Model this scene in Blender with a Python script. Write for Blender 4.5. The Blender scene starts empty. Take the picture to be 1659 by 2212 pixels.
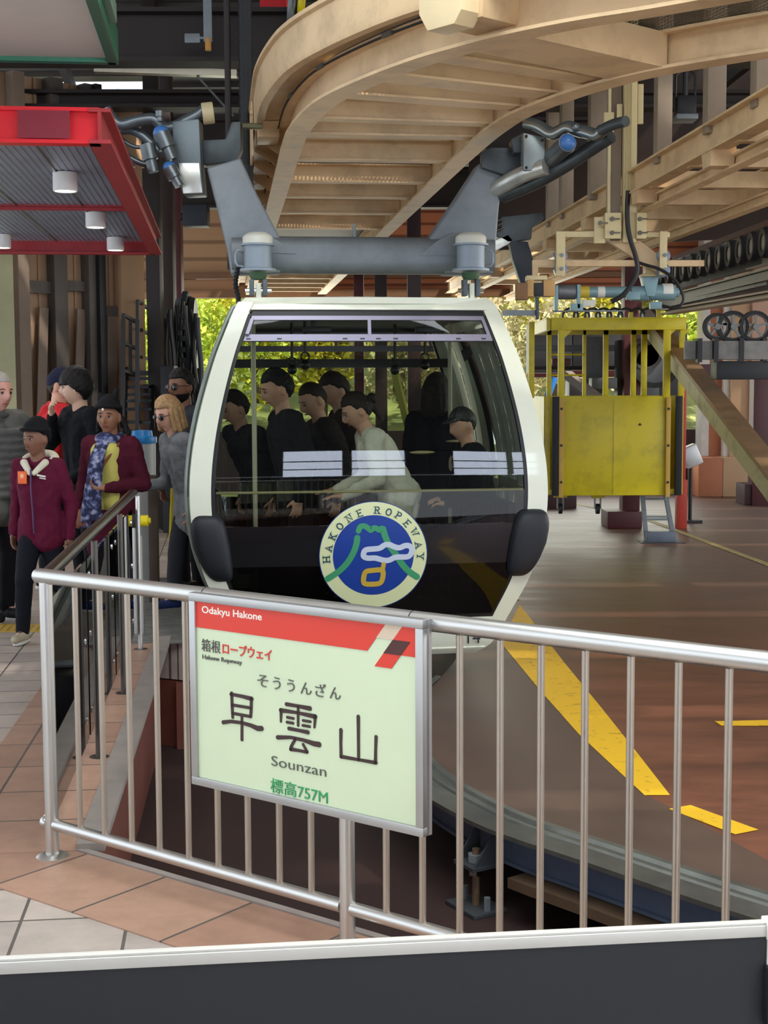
import bpy, bmesh, math, random
from mathutils import Vector, Matrix, Euler
import numpy as np

random.seed(7)
SC = bpy.context.scene
COL = SC.collection
F = 3067.0                       # focal length in pixels of the 1659x2212 frame
EYE = Vector((0, 0, 1.65))
PITCH = math.radians(4.957)
ROLL = math.radians(0.28)
# ------------------------------------------------------------------ camera
_f = Vector((0, math.cos(PITCH), -math.sin(PITCH)))
_r0 = Vector((1, 0, 0)); _u0 = _r0.cross(_f)
_r = _r0 * math.cos(ROLL) - _u0 * math.sin(ROLL)
_u = _u0 * math.cos(ROLL) + _r0 * math.sin(ROLL)
cd = bpy.data.cameras.new('camera'); cam = bpy.data.objects.new('camera', cd); COL.objects.link(cam)
cd.sensor_fit = 'HORIZONTAL'; cd.sensor_width = 36; cd.lens = 36 * F / 1659; cd.clip_start = 0.05; cd.clip_end = 300
_m = Matrix((_r, _u, -_f)).transposed().to_4x4(); _m.translation = EYE
cam.matrix_world = _m
SC.camera = cam
# ------------------------------------------------------------------ colour management, sky, sun, daylight
SC.view_settings.view_transform = 'Standard'; SC.view_settings.look = 'None'
SC.view_settings.exposure = 0.3; SC.view_settings.gamma = 1; SC.view_settings.use_curve_mapping = False
w = bpy.data.worlds.new('sky'); SC.world = w; w.use_nodes = True
nt = w.node_tree; bg = nt.nodes['Background']
sky = nt.nodes.new('ShaderNodeTexSky'); sky.sky_type = 'HOSEK_WILKIE'; sky.turbidity = 6; sky.sun_direction = (0.6, -0.2, 0.75)
mixn = nt.nodes.new('ShaderNodeMix'); mixn.data_type = 'RGBA'; mixn.inputs[0].default_value = 0.6
mixn.inputs[7].default_value = (0.86, 0.93, 1.0, 1)
nt.links.new(sky.outputs[0], mixn.inputs[6]); nt.links.new(mixn.outputs[2], bg.inputs[0])
bg.inputs[1].default_value = 2.4
def light(name, kind, loc, target, energy, color=(1, 1, 1), **kw):
    l = bpy.data.lights.new(name, kind); l.energy = energy; l.color = color
    for k, v in kw.items(): setattr(l, k, v)
    o = bpy.data.objects.new(name, l); COL.objects.link(o); o.location = loc
    o.rotation_euler = (Vector(target) - Vector(loc)).to_track_quat('-Z', 'Y').to_euler()
    return o
light('sun', 'SUN', (20, 10, 30), (0, 22, 0), 9.0, (1, .95, .86), angle=math.radians(2))
light('skylight_daylight', 'AREA', (0.2, 2.9, 6.25), (0.2, 2.9, 0), 640, (.90, .96, 1), shape='RECTANGLE', size=8, size_y=4.8)
light('side_fill_light', 'AREA', (9.5, 13, 3.2), (0, 13.5, 2.0), 270, (1, .98, .94), shape='RECTANGLE', size=13, size_y=4.0)  # added area lamp, lifts the ambient light inside from the right
light('far_opening_daylight', 'AREA', (1.0, 26.3, 2.0), (0, 14, 2.6), 210, (.98, 1, .92), shape='RECTANGLE', size=9, size_y=3.4)

# ------------------------------------------------------------------ projection of photograph pixels into the place
def ray(px, py):
    return _f + _r * ((px - 829.5) / F) - _u * ((py - 1106) / F)
def P(px, py, Y):
    d = ray(px, py); return EYE + d * (Y / d.y)
def PZ(px, py, z):
    d = ray(px, py); return EYE + d * ((z - EYE.z) / d.z)
def PP(px, py, o, n):            # on the plane through o with normal n
    d = ray(px, py); return EYE + d * ((o - EYE).dot(n) / d.dot(n))
V = Vector
Z = V((0, 0, 1))

# ------------------------------------------------------------------ materials
def lin(h):
    h = h.lstrip('#'); c = [int(h[i:i + 2], 16) / 255 for i in (0, 2, 4)]
    return tuple((x / 12.92 if x <= .04045 else ((x + .055) / 1.055) ** 2.4) for x in c) + (1,)
MATS = {}
def mat(name, col, rough=.5, metal=0., var=.12, scale=6., bump=0., bscale=40., coat=0., dirt=None, dirt_amt=.5, emit=None, estr=0., spec=.5):
    if name in MATS: return MATS[name]
    m = bpy.data.materials.new(name); m.use_nodes = True; t = m.node_tree; b = t.nodes['Principled BSDF']
    c = lin(col) if isinstance(col, str) else col
    b.inputs['Roughness'].default_value = rough; b.inputs['Metallic'].default_value = metal
    b.inputs['Coat Weight'].default_value = coat; b.inputs['Specular IOR Level'].default_value = spec
    tc = t.nodes.new('ShaderNodeTexCoord')
    if var > 0:
        n = t.nodes.new('ShaderNodeTexNoise'); n.inputs['Scale'].default_value = scale; n.inputs['Detail'].default_value = 6
        n.inputs['Roughness'].default_value = .65
        t.links.new(tc.outputs['Object'], n.inputs['Vector'])
        r = t.nodes.new('ShaderNodeValToRGB'); e = r.color_ramp.elements
        e[0].position = .3; e[1].position = .7
        d = lin(dirt) if dirt else tuple(x * (1 - var) for x in c[:3]) + (1,)
        if dirt:
            e[0].position = .32; e[1].position = .32 + .3 * (1.1 - dirt_amt) ; e[0].color = tuple(x * dirt_amt + y * (1 - dirt_amt) for x, y in zip(d, c))
        else: e[0].color = d
        e[1].color = tuple(min(1, x * (1 + var * .6)) for x in c[:3]) + (1,)
        t.links.new(n.outputs['Fac'], r.inputs[0]); t.links.new(r.outputs[0], b.inputs['Base Color'])
        rr = t.nodes.new('ShaderNodeMapRange'); rr.inputs[3].default_value = rough * .85; rr.inputs[4].default_value = min(1, rough * 1.15)
        t.links.new(n.outputs['Fac'], rr.inputs[0]); t.links.new(rr.outputs[0], b.inputs['Roughness'])
    else: b.inputs['Base Color'].default_value = c
    if bump > 0:
        n2 = t.nodes.new('ShaderNodeTexNoise'); n2.inputs['Scale'].default_value = bscale; n2.inputs['Detail'].default_value = 4
        t.links.new(tc.outputs['Object'], n2.inputs['Vector'])
        bp = t.nodes.new('ShaderNodeBump'); bp.inputs['Strength'].default_value = bump; bp.inputs['Distance'].default_value = .01
        t.links.new(n2.outputs['Fac'], bp.inputs['Height']); t.links.new(bp.outputs[0], b.inputs['Normal'])
    if emit:
        b.inputs['Emission Color'].default_value = lin(emit); b.inputs['Emission Strength'].default_value = estr
    MATS[name] = m; return m
def glass(name, tint, refl=1.0, haze=0.0):
    """thin pane: tinted see-through plus mirror reflection by the Fresnel law"""
    if name in MATS: return MATS[name]
    m = bpy.data.materials.new(name); m.use_nodes = True; t = m.node_tree; t.nodes.clear()
    o = t.nodes.new('ShaderNodeOutputMaterial'); tr = t.nodes.new('ShaderNodeBsdfTransparent'); tr.inputs[0].default_value = lin(tint)
    gl = t.nodes.new('ShaderNodeBsdfGlossy'); gl.inputs['Roughness'].default_value = .015; gl.inputs[0].default_value = (refl, refl, refl, 1)
    fr = t.nodes.new('ShaderNodeFresnel'); fr.inputs['IOR'].default_value = 1.47
    mx = t.nodes.new('ShaderNodeMixShader'); t.links.new(fr.outputs[0], mx.inputs[0]); t.links.new(tr.outputs[0], mx.inputs[1]); t.links.new(gl.outputs[0], mx.inputs[2])
    t.links.new(mx.outputs[0], o.inputs[0]); MATS[name] = m; return m

# ------------------------------------------------------------------ mesh builder
class MB:
    def __init__(s): s.v = []; s.f = []; s.m = []
    def add(s, vs, fs, mi=0):
        b = len(s.v); s.v.extend([tuple(x) for x in vs]); s.f.extend([tuple(i + b for i in f) for f in fs]); s.m.extend([mi] * len(fs)); return s
    def box(s, c, size, R=None, mi=0):
        c = V(c); hx, hy, hz = [x / 2 for x in size]; vs = []
        for dz in (-hz, hz):
            for dx, dy in ((-hx, -hy), (hx, -hy), (hx, hy), (-hx, hy)):
                p = V((dx, dy, dz)); vs.append(c + (R @ p if R is not None else p))
        return s.add(vs, [(3, 2, 1, 0), (4, 5, 6, 7), (0, 1, 5, 4), (1, 2, 6, 5), (2, 3, 7, 6), (3, 0, 4, 7)], mi)
    def beam(s, p0, p1, w, h, up=Z, mi=0):
        p0, p1 = V(p0), V(p1); y = (p1 - p0); L = y.length; y.normalize(); x = y.cross(V(up))
        if x.length < 1e-5: x = V((1, 0, 0))
        x.normalize(); z = x.cross(y); R = Matrix((x, y, z)).transposed()
        return s.box((p0 + p1) / 2, (w, L, h), R, mi)
    def section(s, sec, path, up=Z, closed=True, cap=True, mi=0):
        """sweep a 2D section (side, up) along a path"""
        path = [V(p) for p in path]; n = len(sec); rings = []
        for i, p in enumerate(path):
            a = path[max(i - 1, 0)]; b = path[min(i + 1, len(path) - 1)]; y = (b - a).normalized(); x = y.cross(V(up)).normalized(); z = x.cross(y)
            if 0 < i < len(path) - 1:
                t0 = (path[i] - path[i - 1]).normalized(); k = 1 / max(.3, t0.dot(y))
            else: k = 1
            rings += [p + x * (q[0] * k) + z * q[1] for q in sec]
        fs = []
        for i in range(len(path) - 1):
            for j in range(n if closed else n - 1):
                k = (j + 1) % n; fs.append((i * n + j, i * n + k, (i + 1) * n + k, (i + 1) * n + j))
        if cap and closed: fs.append(tuple(range(n))[::-1]); fs.append(tuple((len(path) - 1) * n + j for j in range(n)))
        return s.add(rings, fs, mi)
    def tube(s, pts, r, seg=10, cap=True, mi=0, closed=False):
        pts = [V(p) for p in pts]; n = len(pts); rs = r if isinstance(r, (list, tuple)) else [r] * n
        y0 = (pts[1] - pts[0]).normalized(); ref = Z if abs(y0.z) < .95 else V((1, 0, 0)); x = y0.cross(ref).normalized(); vs = []
        for i, p in enumerate(pts):
            if closed: y = (pts[(i + 1) % n] - pts[i - 1]).normalized()
            else: y = (pts[min(i + 1, n - 1)] - pts[max(i - 1, 0)]).normalized()
            x = (x - y * x.dot(y)).normalized(); z = x.cross(y)
            for k in range(seg):
                a = 2 * math.pi * k / seg; vs.append(p + (x * math.cos(a) + z * math.sin(a)) * rs[i])
        fs = []
        for i in range(n if closed else n - 1):
            i2 = (i + 1) % n
            for k in range(seg):
                k2 = (k + 1) % seg; fs.append((i * seg + k, i * seg + k2, i2 * seg + k2, i2 * seg + k))
        if cap and not closed: fs.append(tuple(range(seg))[::-1]); fs.append(tuple((n - 1) * seg + k for k in range(seg)))
        return s.add(vs, fs, mi)
    def lathe(s, prof, M=None, seg=24, mi=0):
        n = len(prof); vs = []
        for k in range(seg):
            a = 2 * math.pi * k / seg
            for r, z in prof:
                p = V((r * math.cos(a), r * math.sin(a), z)); vs.append(M @ p if M is not None else p)
        fs = []
        for k in range(seg):
            k2 = (k + 1) % seg
            for i in range(n - 1): fs.append((k * n + i, k2 * n + i, k2 * n + i + 1, k * n + i + 1))
        if prof[0][0] > 1e-4 and prof[-1][0] > 1e-4:             # a ring: close the profile on itself
            fs += [(k * n + n - 1, (k + 1) % seg * n + n - 1, (k + 1) % seg * n, k * n) for k in range(seg)]
        elif prof[0][0] > 1e-4: fs.append(tuple(k * n for k in range(seg))[::-1])
        elif prof[-1][0] > 1e-4: fs.append(tuple(k * n + n - 1 for k in range(seg)))
        return s.add(vs, fs, mi)
    def prism(s, poly, d, mi=0):
        """extrude a 3D polygon by the vector d"""
        d = V(d); poly = [V(p) for p in poly]; n = len(poly)
        return s.add(poly + [p + d for p in poly], [tuple(range(n))[::-1], tuple(range(n, 2 * n))] + [(i, (i + 1) % n, (i + 1) % n + n, i + n) for i in range(n)], mi)
    def grid(s, fn, u0, u1, v0, v1, nu, nv, th=0., mi=0):
        """surface fn(u, v) -> point; th > 0 gives it thickness inwards along the normal"""
        g = [[V(fn(u0 + (u1 - u0) * i / nu, v0 + (v1 - v0) * j / nv)) for i in range(nu + 1)] for j in range(nv + 1)]
        W = nu + 1; vs = [p for row in g for p in row]
        fs = [(j * W + i, j * W + i + 1, (j + 1) * W + i + 1, (j + 1) * W + i) for j in range(nv) for i in range(nu)]
        if th:
            N = len(vs); inn = []
            for j in range(nv + 1):
                for i in range(nu + 1):
                    a = g[j][min(i + 1, nu)] - g[j][max(i - 1, 0)]; b = g[min(j + 1, nv)][i] - g[max(j - 1, 0)][i]; q = a.cross(b)
                    inn.append(g[j][i] - (q.normalized() if q.length > 1e-12 else Z) * th)
            vs += inn; f2 = [tuple(i + N for i in f[::-1]) for f in fs]
            e = [j * W for j in range(nv + 1)]; e2 = [j * W + nu for j in range(nv + 1)]; b0 = list(range(W)); t0 = [nv * W + i for i in range(W)]
            rim = []
            for L in (e, e2, b0, t0):
                for a, c in zip(L, L[1:]): rim.append((a, c, c + N, a + N))
            fs = fs + f2 + rim
        return s.add(vs, fs, mi)
    def capsule(s, p0, r0, p1, r1, seg=14, fl=1.0, mi=0):
        """tapered capsule, a round-ended limb"""
        p0, p1 = V(p0), V(p1); d = p1 - p0; L = d.length
        if L < 1e-5: d = Z.copy(); L = 1e-5
        y = d / L if L > 1e-4 else Z; ref = V((0, 1, 0)) if abs(y.y) < .9 else V((1, 0, 0)); x = y.cross(ref).normalized(); z = x.cross(y); pr = []
        for k in range(6): a = -math.pi / 2 + math.pi / 2 * k / 5; pr.append((r0 * math.cos(a), r0 * math.sin(a)))
        for k in range(6): a = math.pi / 2 * k / 5; pr.append((r1 * math.cos(a), L + r1 * math.sin(a)))
        pr[0] = (1e-5, pr[0][1]); pr[-1] = (1e-5, pr[-1][1])
        M = Matrix((x, z * fl, y)).transposed().to_4x4(); M.translation = p0
        return s.lathe(pr, M, seg, mi)
    def ell(s, c, rad, R=None, seg=16, mi=0):
        pr = [(max(1e-5, math.cos(-math.pi / 2 + math.pi * k / 10)), math.sin(-math.pi / 2 + math.pi * k / 10)) for k in range(11)]
        M = Matrix.Diagonal(V(rad)).to_4x4()
        if R is not None: M = R.to_4x4() @ M
        M = Matrix.Translation(V(c)) @ M
        return s.lathe(pr, M, seg, mi)
    def build(s, name, m, parent=None, smooth=35, bevel=0., bseg=2, remesh=0., smooth_it=0, disp=None, kind=None):
        me = bpy.data.meshes.new(name); me.from_pydata(s.v, [], s.f)
        for x in (m if isinstance(m, (list, tuple)) else [m]): me.materials.append(x)
        if len(me.materials) > 1:
            me.polygons.foreach_set('material_index', s.m)
        bm = bmesh.new(); bm.from_mesh(me)
        bmesh.ops.recalc_face_normals(bm, faces=bm.faces)
        if bevel > 0:
            es = [e for e in bm.edges if len(e.link_faces) == 2 and e.calc_face_angle(0) > math.radians(40)]
            bmesh.ops.bevel(bm, geom=es, offset=bevel, segments=bseg, affect='EDGES', profile=.6, clamp_overlap=True)
        bm.to_mesh(me); bm.free()
        o = bpy.data.objects.new(name, me); COL.objects.link(o)
        if remesh:
            md = o.modifiers.new('r', 'REMESH'); md.mode = 'VOXEL'; md.voxel_size = remesh; md.use_smooth_shade = True
            if smooth_it:
                ms = o.modifiers.new('s', 'SMOOTH'); ms.factor = .5; ms.iterations = smooth_it
            if disp:
                tx = bpy.data.textures.new('folds', 'CLOUDS'); tx.noise_scale = disp[1]; tx.noise_depth = 2
                mdp = o.modifiers.new('d', 'DISPLACE'); mdp.texture = tx; mdp.strength = disp[0]; mdp.mid_level = .5; mdp.texture_coords = 'GLOBAL'
            dg = bpy.context.evaluated_depsgraph_get(); ev = o.evaluated_get(dg)
            m2 = bpy.data.meshes.new_from_object(ev); o.modifiers.clear(); o.data = m2; m2.name = name
            if not m2.materials:
                for x in (m if isinstance(m, (list, tuple)) else [m]): m2.materials.append(x)
            me = m2
        me.polygons.foreach_set('use_smooth', [True] * len(me.polygons))
        if not remesh: me.set_sharp_from_angle(angle=math.radians(smooth))
        if parent is not None: o.parent = parent
        if kind: o['kind'] = kind
        return o
def tag(o, label, cat, group=None, kind=None):
    o['label'] = label; o['category'] = cat
    if group: o['group'] = group
    if kind: o['kind'] = kind
    return o
def struct(o, label=None, cat=None):
    o['kind'] = 'structure'
    if label: o['label'] = label
    if cat: o['category'] = cat
    return o
def thing(name, label, cat, loc=(0, 0, 0), rz=0., group=None):
    o = bpy.data.objects.new(name, None); o.empty_display_size = .2; COL.objects.link(o); o.location = loc; o.rotation_euler = (0, 0, rz)
    return tag(o, label, cat, group)
def dup(root, loc, rz=None, label=None, scale=None):
    def cp(o, par):
        c = o.copy(); COL.objects.link(c); c.parent = par
        if par is not None: c.matrix_parent_inverse = o.matrix_parent_inverse.copy()
        for ch in list(o.children): cp(ch, c)
        return c
    r = cp(root, None); r.location = loc
    if rz is not None: r.rotation_euler = (0, 0, rz)
    if label: r['label'] = label
    if scale: r.scale = (scale,) * 3 if not isinstance(scale, (tuple, list)) else scale
    return r
def text_mesh(body, size, name, m, parent, loc, R, bold=0., shear=0., sx=1., align='LEFT', th=.001):
    """lettering as a thin solid; R maps (x right, y up, z out) to the parent's space"""
    cu = bpy.data.curves.new(name, 'FONT'); cu.body = body; cu.size = size; cu.align_x = align; cu.extrude = th; cu.offset = bold; cu.shear = shear; cu.resolution_u = 4
    o = bpy.data.objects.new(name + '_tmp', cu); COL.objects.link(o)
    dg = bpy.context.evaluated_depsgraph_get(); me = bpy.data.meshes.new_from_object(o.evaluated_get(dg)); bpy.data.objects.remove(o)
    M = R.to_4x4(); M.translation = V(loc); me.transform(M @ Matrix.Diagonal((sx, 1, 1, 1)))
    me.materials.clear(); me.materials.append(m); o2 = bpy.data.objects.new(name, me); COL.objects.link(o2); o2.parent = parent; return o2
AX = V((-0.1125, 1, 0)).normalized(); AN = V((AX.y, -AX.x, 0))      # the station's long axis and its right-hand normal
ARZ = math.atan2(-AX.x, AX.y)                                       # turn about z of anything square to that axis
AR = Matrix.Rotation(ARZ, 3, 'Z')

# palette
CREAM = mat('cream_paint', '#d9ba8e', .5, var=.10, scale=3, dirt='#8a6a48', dirt_amt=.35)
CREAM2 = mat('pale_cream_paint', '#d8c796', .45, var=.08, scale=5)
STEEL = mat('brushed_stainless', '#cbc9c4', .34, .95, var=.04, scale=3)
ALU = mat('aluminium', '#b5b5b3', .35, .85, var=.05)
GALV = mat('galvanised_blue_grey', '#7f868a', .5, .3, var=.2, scale=5)
GALVD = mat('dark_cast_metal', '#4c5254', .45, .6, var=.25, scale=9)
CHROME = mat('bright_metal', '#d8d8d4', .15, 1, var=.05)
BLACK = mat('black_rubber', '#15161a', .6, var=.2)
BLKM = mat('black_steel', '#1b1b1e', .45, .2, var=.2)
MAROON = mat('maroon_paint', '#471319', .5, var=.2)
DBROWN = mat('dark_brown_steel', '#251b17', .6, var=.2)
RED = mat('red_paint', '#d8232c', .42, var=.08)
REDD = mat('worn_red_paint', '#a92a30', .5, var=.2, scale=12)
TAN = mat('tan_wall_panel', '#b39274', .6, var=.08, scale=2)
TANL = mat('pale_tan_panel', '#c09a76', .6, var=.06, scale=2)
ORANGE = mat('terracotta_wall', '#b5714e', .7, var=.1)
WHITEP = mat('white_paint', '#e6e4da', .45, var=.04)
YEL = mat('safety_yellow', '#d9c400', .42, var=.1, scale=4, dirt='#8d7d10', dirt_amt=.5)
YLINE = mat('floor_line_yellow', '#e3b21c', .6, var=.1, scale=14, dirt='#8d6a22', dirt_amt=.7)
# =================================================================== THE SETTING
def tile_mat(name, cols, mortar, size_x, size_y, rot, off=(0, 0, 0), rough=.45, mort=.006, var=.35):
    m = bpy.data.materials.new(name); m.use_nodes = True; t = m.node_tree; b = t.nodes['Principled BSDF']
    tc = t.nodes.new('ShaderNodeTexCoord'); mp = t.nodes.new('ShaderNodeMapping'); mp.vector_type = 'TEXTURE'
    mp.inputs['Rotation'].default_value = (0, 0, rot); mp.inputs['Location'].default_value = off
    br = t.nodes.new('ShaderNodeTexBrick'); br.offset = 0; br.squash = 1
    br.inputs['Scale'].default_value = 1; br.inputs['Brick Width'].default_value = size_x; br.inputs['Row Height'].default_value = size_y
    br.inputs['Mortar Size'].default_value = mort; br.inputs['Mortar Smooth'].default_value = .2
    br.inputs['Color1'].default_value = lin(cols[0]); br.inputs['Color2'].default_value = lin(cols[1]); br.inputs['Mortar'].default_value = lin(mortar)
    n = t.nodes.new('ShaderNodeTexNoise'); n.inputs['Scale'].default_value = 7; n.inputs['Detail'].default_value = 7; n.inputs['Roughness'].default_value = .7
    mx = t.nodes.new('ShaderNodeMix'); mx.data_type = 'RGBA'; mx.blend_type = 'OVERLAY'; mx.inputs[0].default_value = var
    t.links.new(tc.outputs['Object'], mp.inputs['Vector']); t.links.new(mp.outputs[0], br.inputs['Vector']); t.links.new(tc.outputs['Object'], n.inputs['Vector'])
    t.links.new(br.outputs['Color'], mx.inputs[6]); t.links.new(n.outputs['Fac'], mx.inputs[7])
    hs = t.nodes.new('ShaderNodeHueSaturation'); hs.inputs['Saturation'].default_value = .9; t.links.new(mx.outputs[2], hs.inputs['Color'])
    t.links.new(hs.outputs[0], b.inputs['Base Color']); b.inputs['Roughness'].default_value = rough
    bp = t.nodes.new('ShaderNodeBump'); bp.inputs['Strength'].default_value = .5; bp.inputs['Distance'].default_value = .004; bp.invert = True
    t.links.new(br.outputs['Fac'], bp.inputs['Height']); t.links.new(bp.outputs[0], b.inputs['Normal'])
    return m
TILE = tile_mat('beige_floor_tile', ('#b7a799', '#a3968c'), '#5d564e', .33, .29, ARZ, (-1.5, 4.56, 0))
def edge_mat(rot, off, nm): return tile_mat(nm, ('#ab8268', '#986f58'), '#5a5048', .40, .60, rot, off)

E0 = PZ(165, 1841, 0)                                   # platform corner behind the corner post
E1 = PZ(802, 2029, 0); near_dir = (E1 - E0).normalized(); E2 = E0 + near_dir * 4.2
G0 = PZ(337, 1383, 0); G1 = PZ(412, 1390, 0); G2 = G1 + AX * 5.2
def flat(name, pts, z0, z1, m, parent=None):
    b = MB(); b.prism([(p[0], p[1], z0) for p in pts], (0, 0, z1 - z0)); return b.build(name, m, parent)
fl = struct(flat('floor', [E0, E2, (E2.x + 1.2, -6.2), (-6.4, -6.2), (-6.4, 18), (G2.x - 1.2, 18), G2, G1, G0], -.25, 0, TILE), 'beige tiled boarding platform floor', 'floor')
# terracotta edge course along the railings (raised by a grout's height)
def strip(name, a, b, inner, wid, mm, z=.004):
    n = V(inner).normalized() * wid; pts = [V(a), V(b), V(b) + n, V(a) + n]
    bb = MB(); bb.prism([(p.x, p.y, .0005) for p in pts], (0, 0, z)); return bb.build(name, mm)
nin = V((near_dir.y, -near_dir.x, 0)); nin = nin if nin.y < 0 else -nin
gdir = (G0 - E0).normalized(); gin = V((-gdir.y, gdir.x, 0)); gin = gin if gin.x < 0 else -gin
struct(strip('trim_1', E0 - near_dir * .56, E2, nin, .40, edge_mat(math.atan2(near_dir.y, near_dir.x), (E0.x + .07, E0.y, 0), 'terracotta_edge_tile_near')), 'terracotta edge tiles under the front railing', 'floor trim')
struct(strip('trim_2', E0, G0, gin, .54, edge_mat(math.atan2(gdir.y, gdir.x), (E0.x + .2, E0.y, 0), 'terracotta_edge_tile_side'), .006), 'terracotta edge tiles beside the glass balustrade', 'floor trim')
struct(strip('trim_3', E0, G0, -gin, .10, mat('grey_kerb', '#8d837c', .5, var=.2), .03), 'grey kerb stone along the pit edge', 'kerb')
struct(strip('trim_4', E0, E2, -nin, .03, MATS['grey_kerb'], .01), 'worn concrete lip of the platform by the front railing', 'kerb')
# yellow tactile paving further along the platform
TACT = mat('tactile_yellow', '#c9a64a', .6, var=.1)
b = MB(); a0 = PZ(0, 1366, 0); a1 = PZ(95, 1366, 0); dpt = .33
a0 = a0 - (a1 - a0) * 3
b.prism([a0 + Z * .001, a1 + Z * .001, a1 + AX * dpt + Z * .001, a0 + AX * dpt + Z * .001], (0, 0, .003))
for i in range(24):
    p = a0.lerp(a1, (i + .5) / 24); b.beam(p + Z * .005 + AX * .03, p + Z * .005 + AX * (dpt - .03), .03, .005)
struct(b.build('trim_5', TACT), 'yellow ribbed tactile paving strip', 'tactile paving')
# ribbed steel boarding plate by the cabin door
RIB = mat('ribbed_steel_plate', '#8b8883', .4, .6, var=.2)
b = MB(); q0 = G1 + Z * .002; q1 = q0 - AN * .42; L = 3.2
b.prism([q0, q1, q1 + AX * L, q0 + AX * L], (0, 0, .010))
for i in range(64):
    o = AX * (L * (i + .5) / 64); b.beam(q0 + o + Z * .013, q1 + o + Z * .013, .022, .008)
struct(b.build('trim_6', RIB), 'ribbed steel boarding plate beside the cabin', 'boarding plate')
# platform side wall dropping into the pit
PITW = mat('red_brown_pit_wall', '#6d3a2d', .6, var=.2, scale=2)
b = MB()
for a, c, nn in ((E0, G0, -gin), (E0, E2, -nin)):
    o = nn * .015; b.prism([a + o - Z * .9, c + o - Z * .9, c + o - Z * .005, a + o - Z * .005], -nn * .1)
b.prism([G0 - Z * .9, G1 - Z * .9, G1 - Z * .26, G0 - Z * .26], AX * .1)
b.prism([G1 - Z * .9, G2 - Z * .9, G2 - Z * .26, G1 - Z * .26], -AN * .1)
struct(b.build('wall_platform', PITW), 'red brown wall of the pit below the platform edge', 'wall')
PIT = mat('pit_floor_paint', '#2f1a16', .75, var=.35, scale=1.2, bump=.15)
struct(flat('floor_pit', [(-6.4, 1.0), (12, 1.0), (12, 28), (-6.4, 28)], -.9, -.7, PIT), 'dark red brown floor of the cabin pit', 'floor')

# raised slab inside the guide rail's curve
edge_px = [(1659, 1970), (1500, 1920), (1300, 1852), (1105, 1790), (1000, 1738), (922, 1690)]
EDGE = [PZ(x, y, -.3) for x, y in edge_px]
d0 = (EDGE[0] - EDGE[1]).normalized()
EDGE = [EDGE[0] + d0 * 2.4, EDGE[0] + d0 * 1.0] + EDGE + [V((.09, 7.4, -.3)), V((.03, 8.1, -.3)), V((.10, 8.9, -.3)), V((.34, 9.8, -.3))]
EDGE += [V((.52, 10.9, -.3)), V((.72, 12.6, -.3)), V((.80, 14.2, -.3)), V((.7, 16.5, -.3)), V((.4, 20, -.3)), V((-.2, 28, -.3))]
def smooth_path(pts, n=2):
    for _ in range(n):
        q = [pts[0]]
        for a, c in zip(pts, pts[1:]): q += [a * .75 + c * .25, a * .25 + c * .75]
        pts = q + [pts[-1]]
    return pts
EDGE = smooth_path(EDGE)
def slab_mat():
    m = bpy.data.materials.new('worn_red_brown_floor'); m.use_nodes = True; t = m.node_tree; b = t.nodes['Principled BSDF']
    tc = t.nodes.new('ShaderNodeTexCoord'); mp = t.nodes.new('ShaderNodeMapping'); mp.inputs['Scale'].default_value = (.5, 1.6, 1)
    n = t.nodes.new('ShaderNodeTexNoise'); n.inputs['Scale'].default_value = 2.2; n.inputs['Detail'].default_value = 9; n.inputs['Roughness'].default_value = .72
    n2 = t.nodes.new('ShaderNodeTexNoise'); n2.inputs['Scale'].default_value = .35; n2.inputs['Detail'].default_value = 3
    t.links.new(tc.outputs['Object'], mp.inputs[0]); t.links.new(mp.outputs[0], n.inputs['Vector']); t.links.new(tc.outputs['Object'], n2.inputs['Vector'])
    r = t.nodes.new('ShaderNodeValToRGB'); e = r.color_ramp.elements; e[0].position = .28; e[0].color = lin('#4d2d22'); e[1].position = .72; e[1].color = lin('#8a543c')
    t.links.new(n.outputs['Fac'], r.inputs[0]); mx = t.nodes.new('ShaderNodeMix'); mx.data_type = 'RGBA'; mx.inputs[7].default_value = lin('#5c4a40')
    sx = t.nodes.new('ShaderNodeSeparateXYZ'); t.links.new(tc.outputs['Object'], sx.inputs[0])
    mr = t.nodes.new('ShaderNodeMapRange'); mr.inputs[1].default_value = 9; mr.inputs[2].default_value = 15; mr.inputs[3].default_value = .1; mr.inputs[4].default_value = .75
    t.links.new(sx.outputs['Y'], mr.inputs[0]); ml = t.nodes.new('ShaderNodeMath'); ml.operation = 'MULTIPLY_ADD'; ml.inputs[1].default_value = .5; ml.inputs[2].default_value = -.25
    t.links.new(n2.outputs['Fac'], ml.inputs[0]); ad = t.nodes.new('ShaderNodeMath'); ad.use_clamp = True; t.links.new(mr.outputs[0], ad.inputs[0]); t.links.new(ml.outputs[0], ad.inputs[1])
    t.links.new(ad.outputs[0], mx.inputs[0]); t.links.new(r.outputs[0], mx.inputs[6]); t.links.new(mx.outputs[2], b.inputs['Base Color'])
    rr = t.nodes.new('ShaderNodeMapRange'); rr.inputs[3].default_value = .30; rr.inputs[4].default_value = .62; t.links.new(n.outputs['Fac'], rr.inputs[0]); t.links.new(rr.outputs[0], b.inputs['Roughness'])
    bp = t.nodes.new('ShaderNodeBump'); bp.inputs['Strength'].default_value = .12; bp.inputs['Distance'].default_value = .02; t.links.new(n.outputs['Fac'], bp.inputs['Height']); t.links.new(bp.outputs[0], b.inputs['Normal'])
    return m
SLABM = slab_mat()
inner = []
for i, p in enumerate(EDGE):
    t = (EDGE[min(i + 1, len(EDGE) - 1)] - EDGE[max(i - 1, 0)]).normalized(); inner.append(p + V((t.y, -t.x, 0)) * .12)
struct(flat('floor_slab', inner + [(13, 28), (13, EDGE[0].y - .3)], -.40, -.3, SLABM), 'worn red brown station floor inside the guide rail', 'floor')
inner2 = [p + (q - p).normalized() * .75 for p, q in zip(EDGE, inner)]
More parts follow.
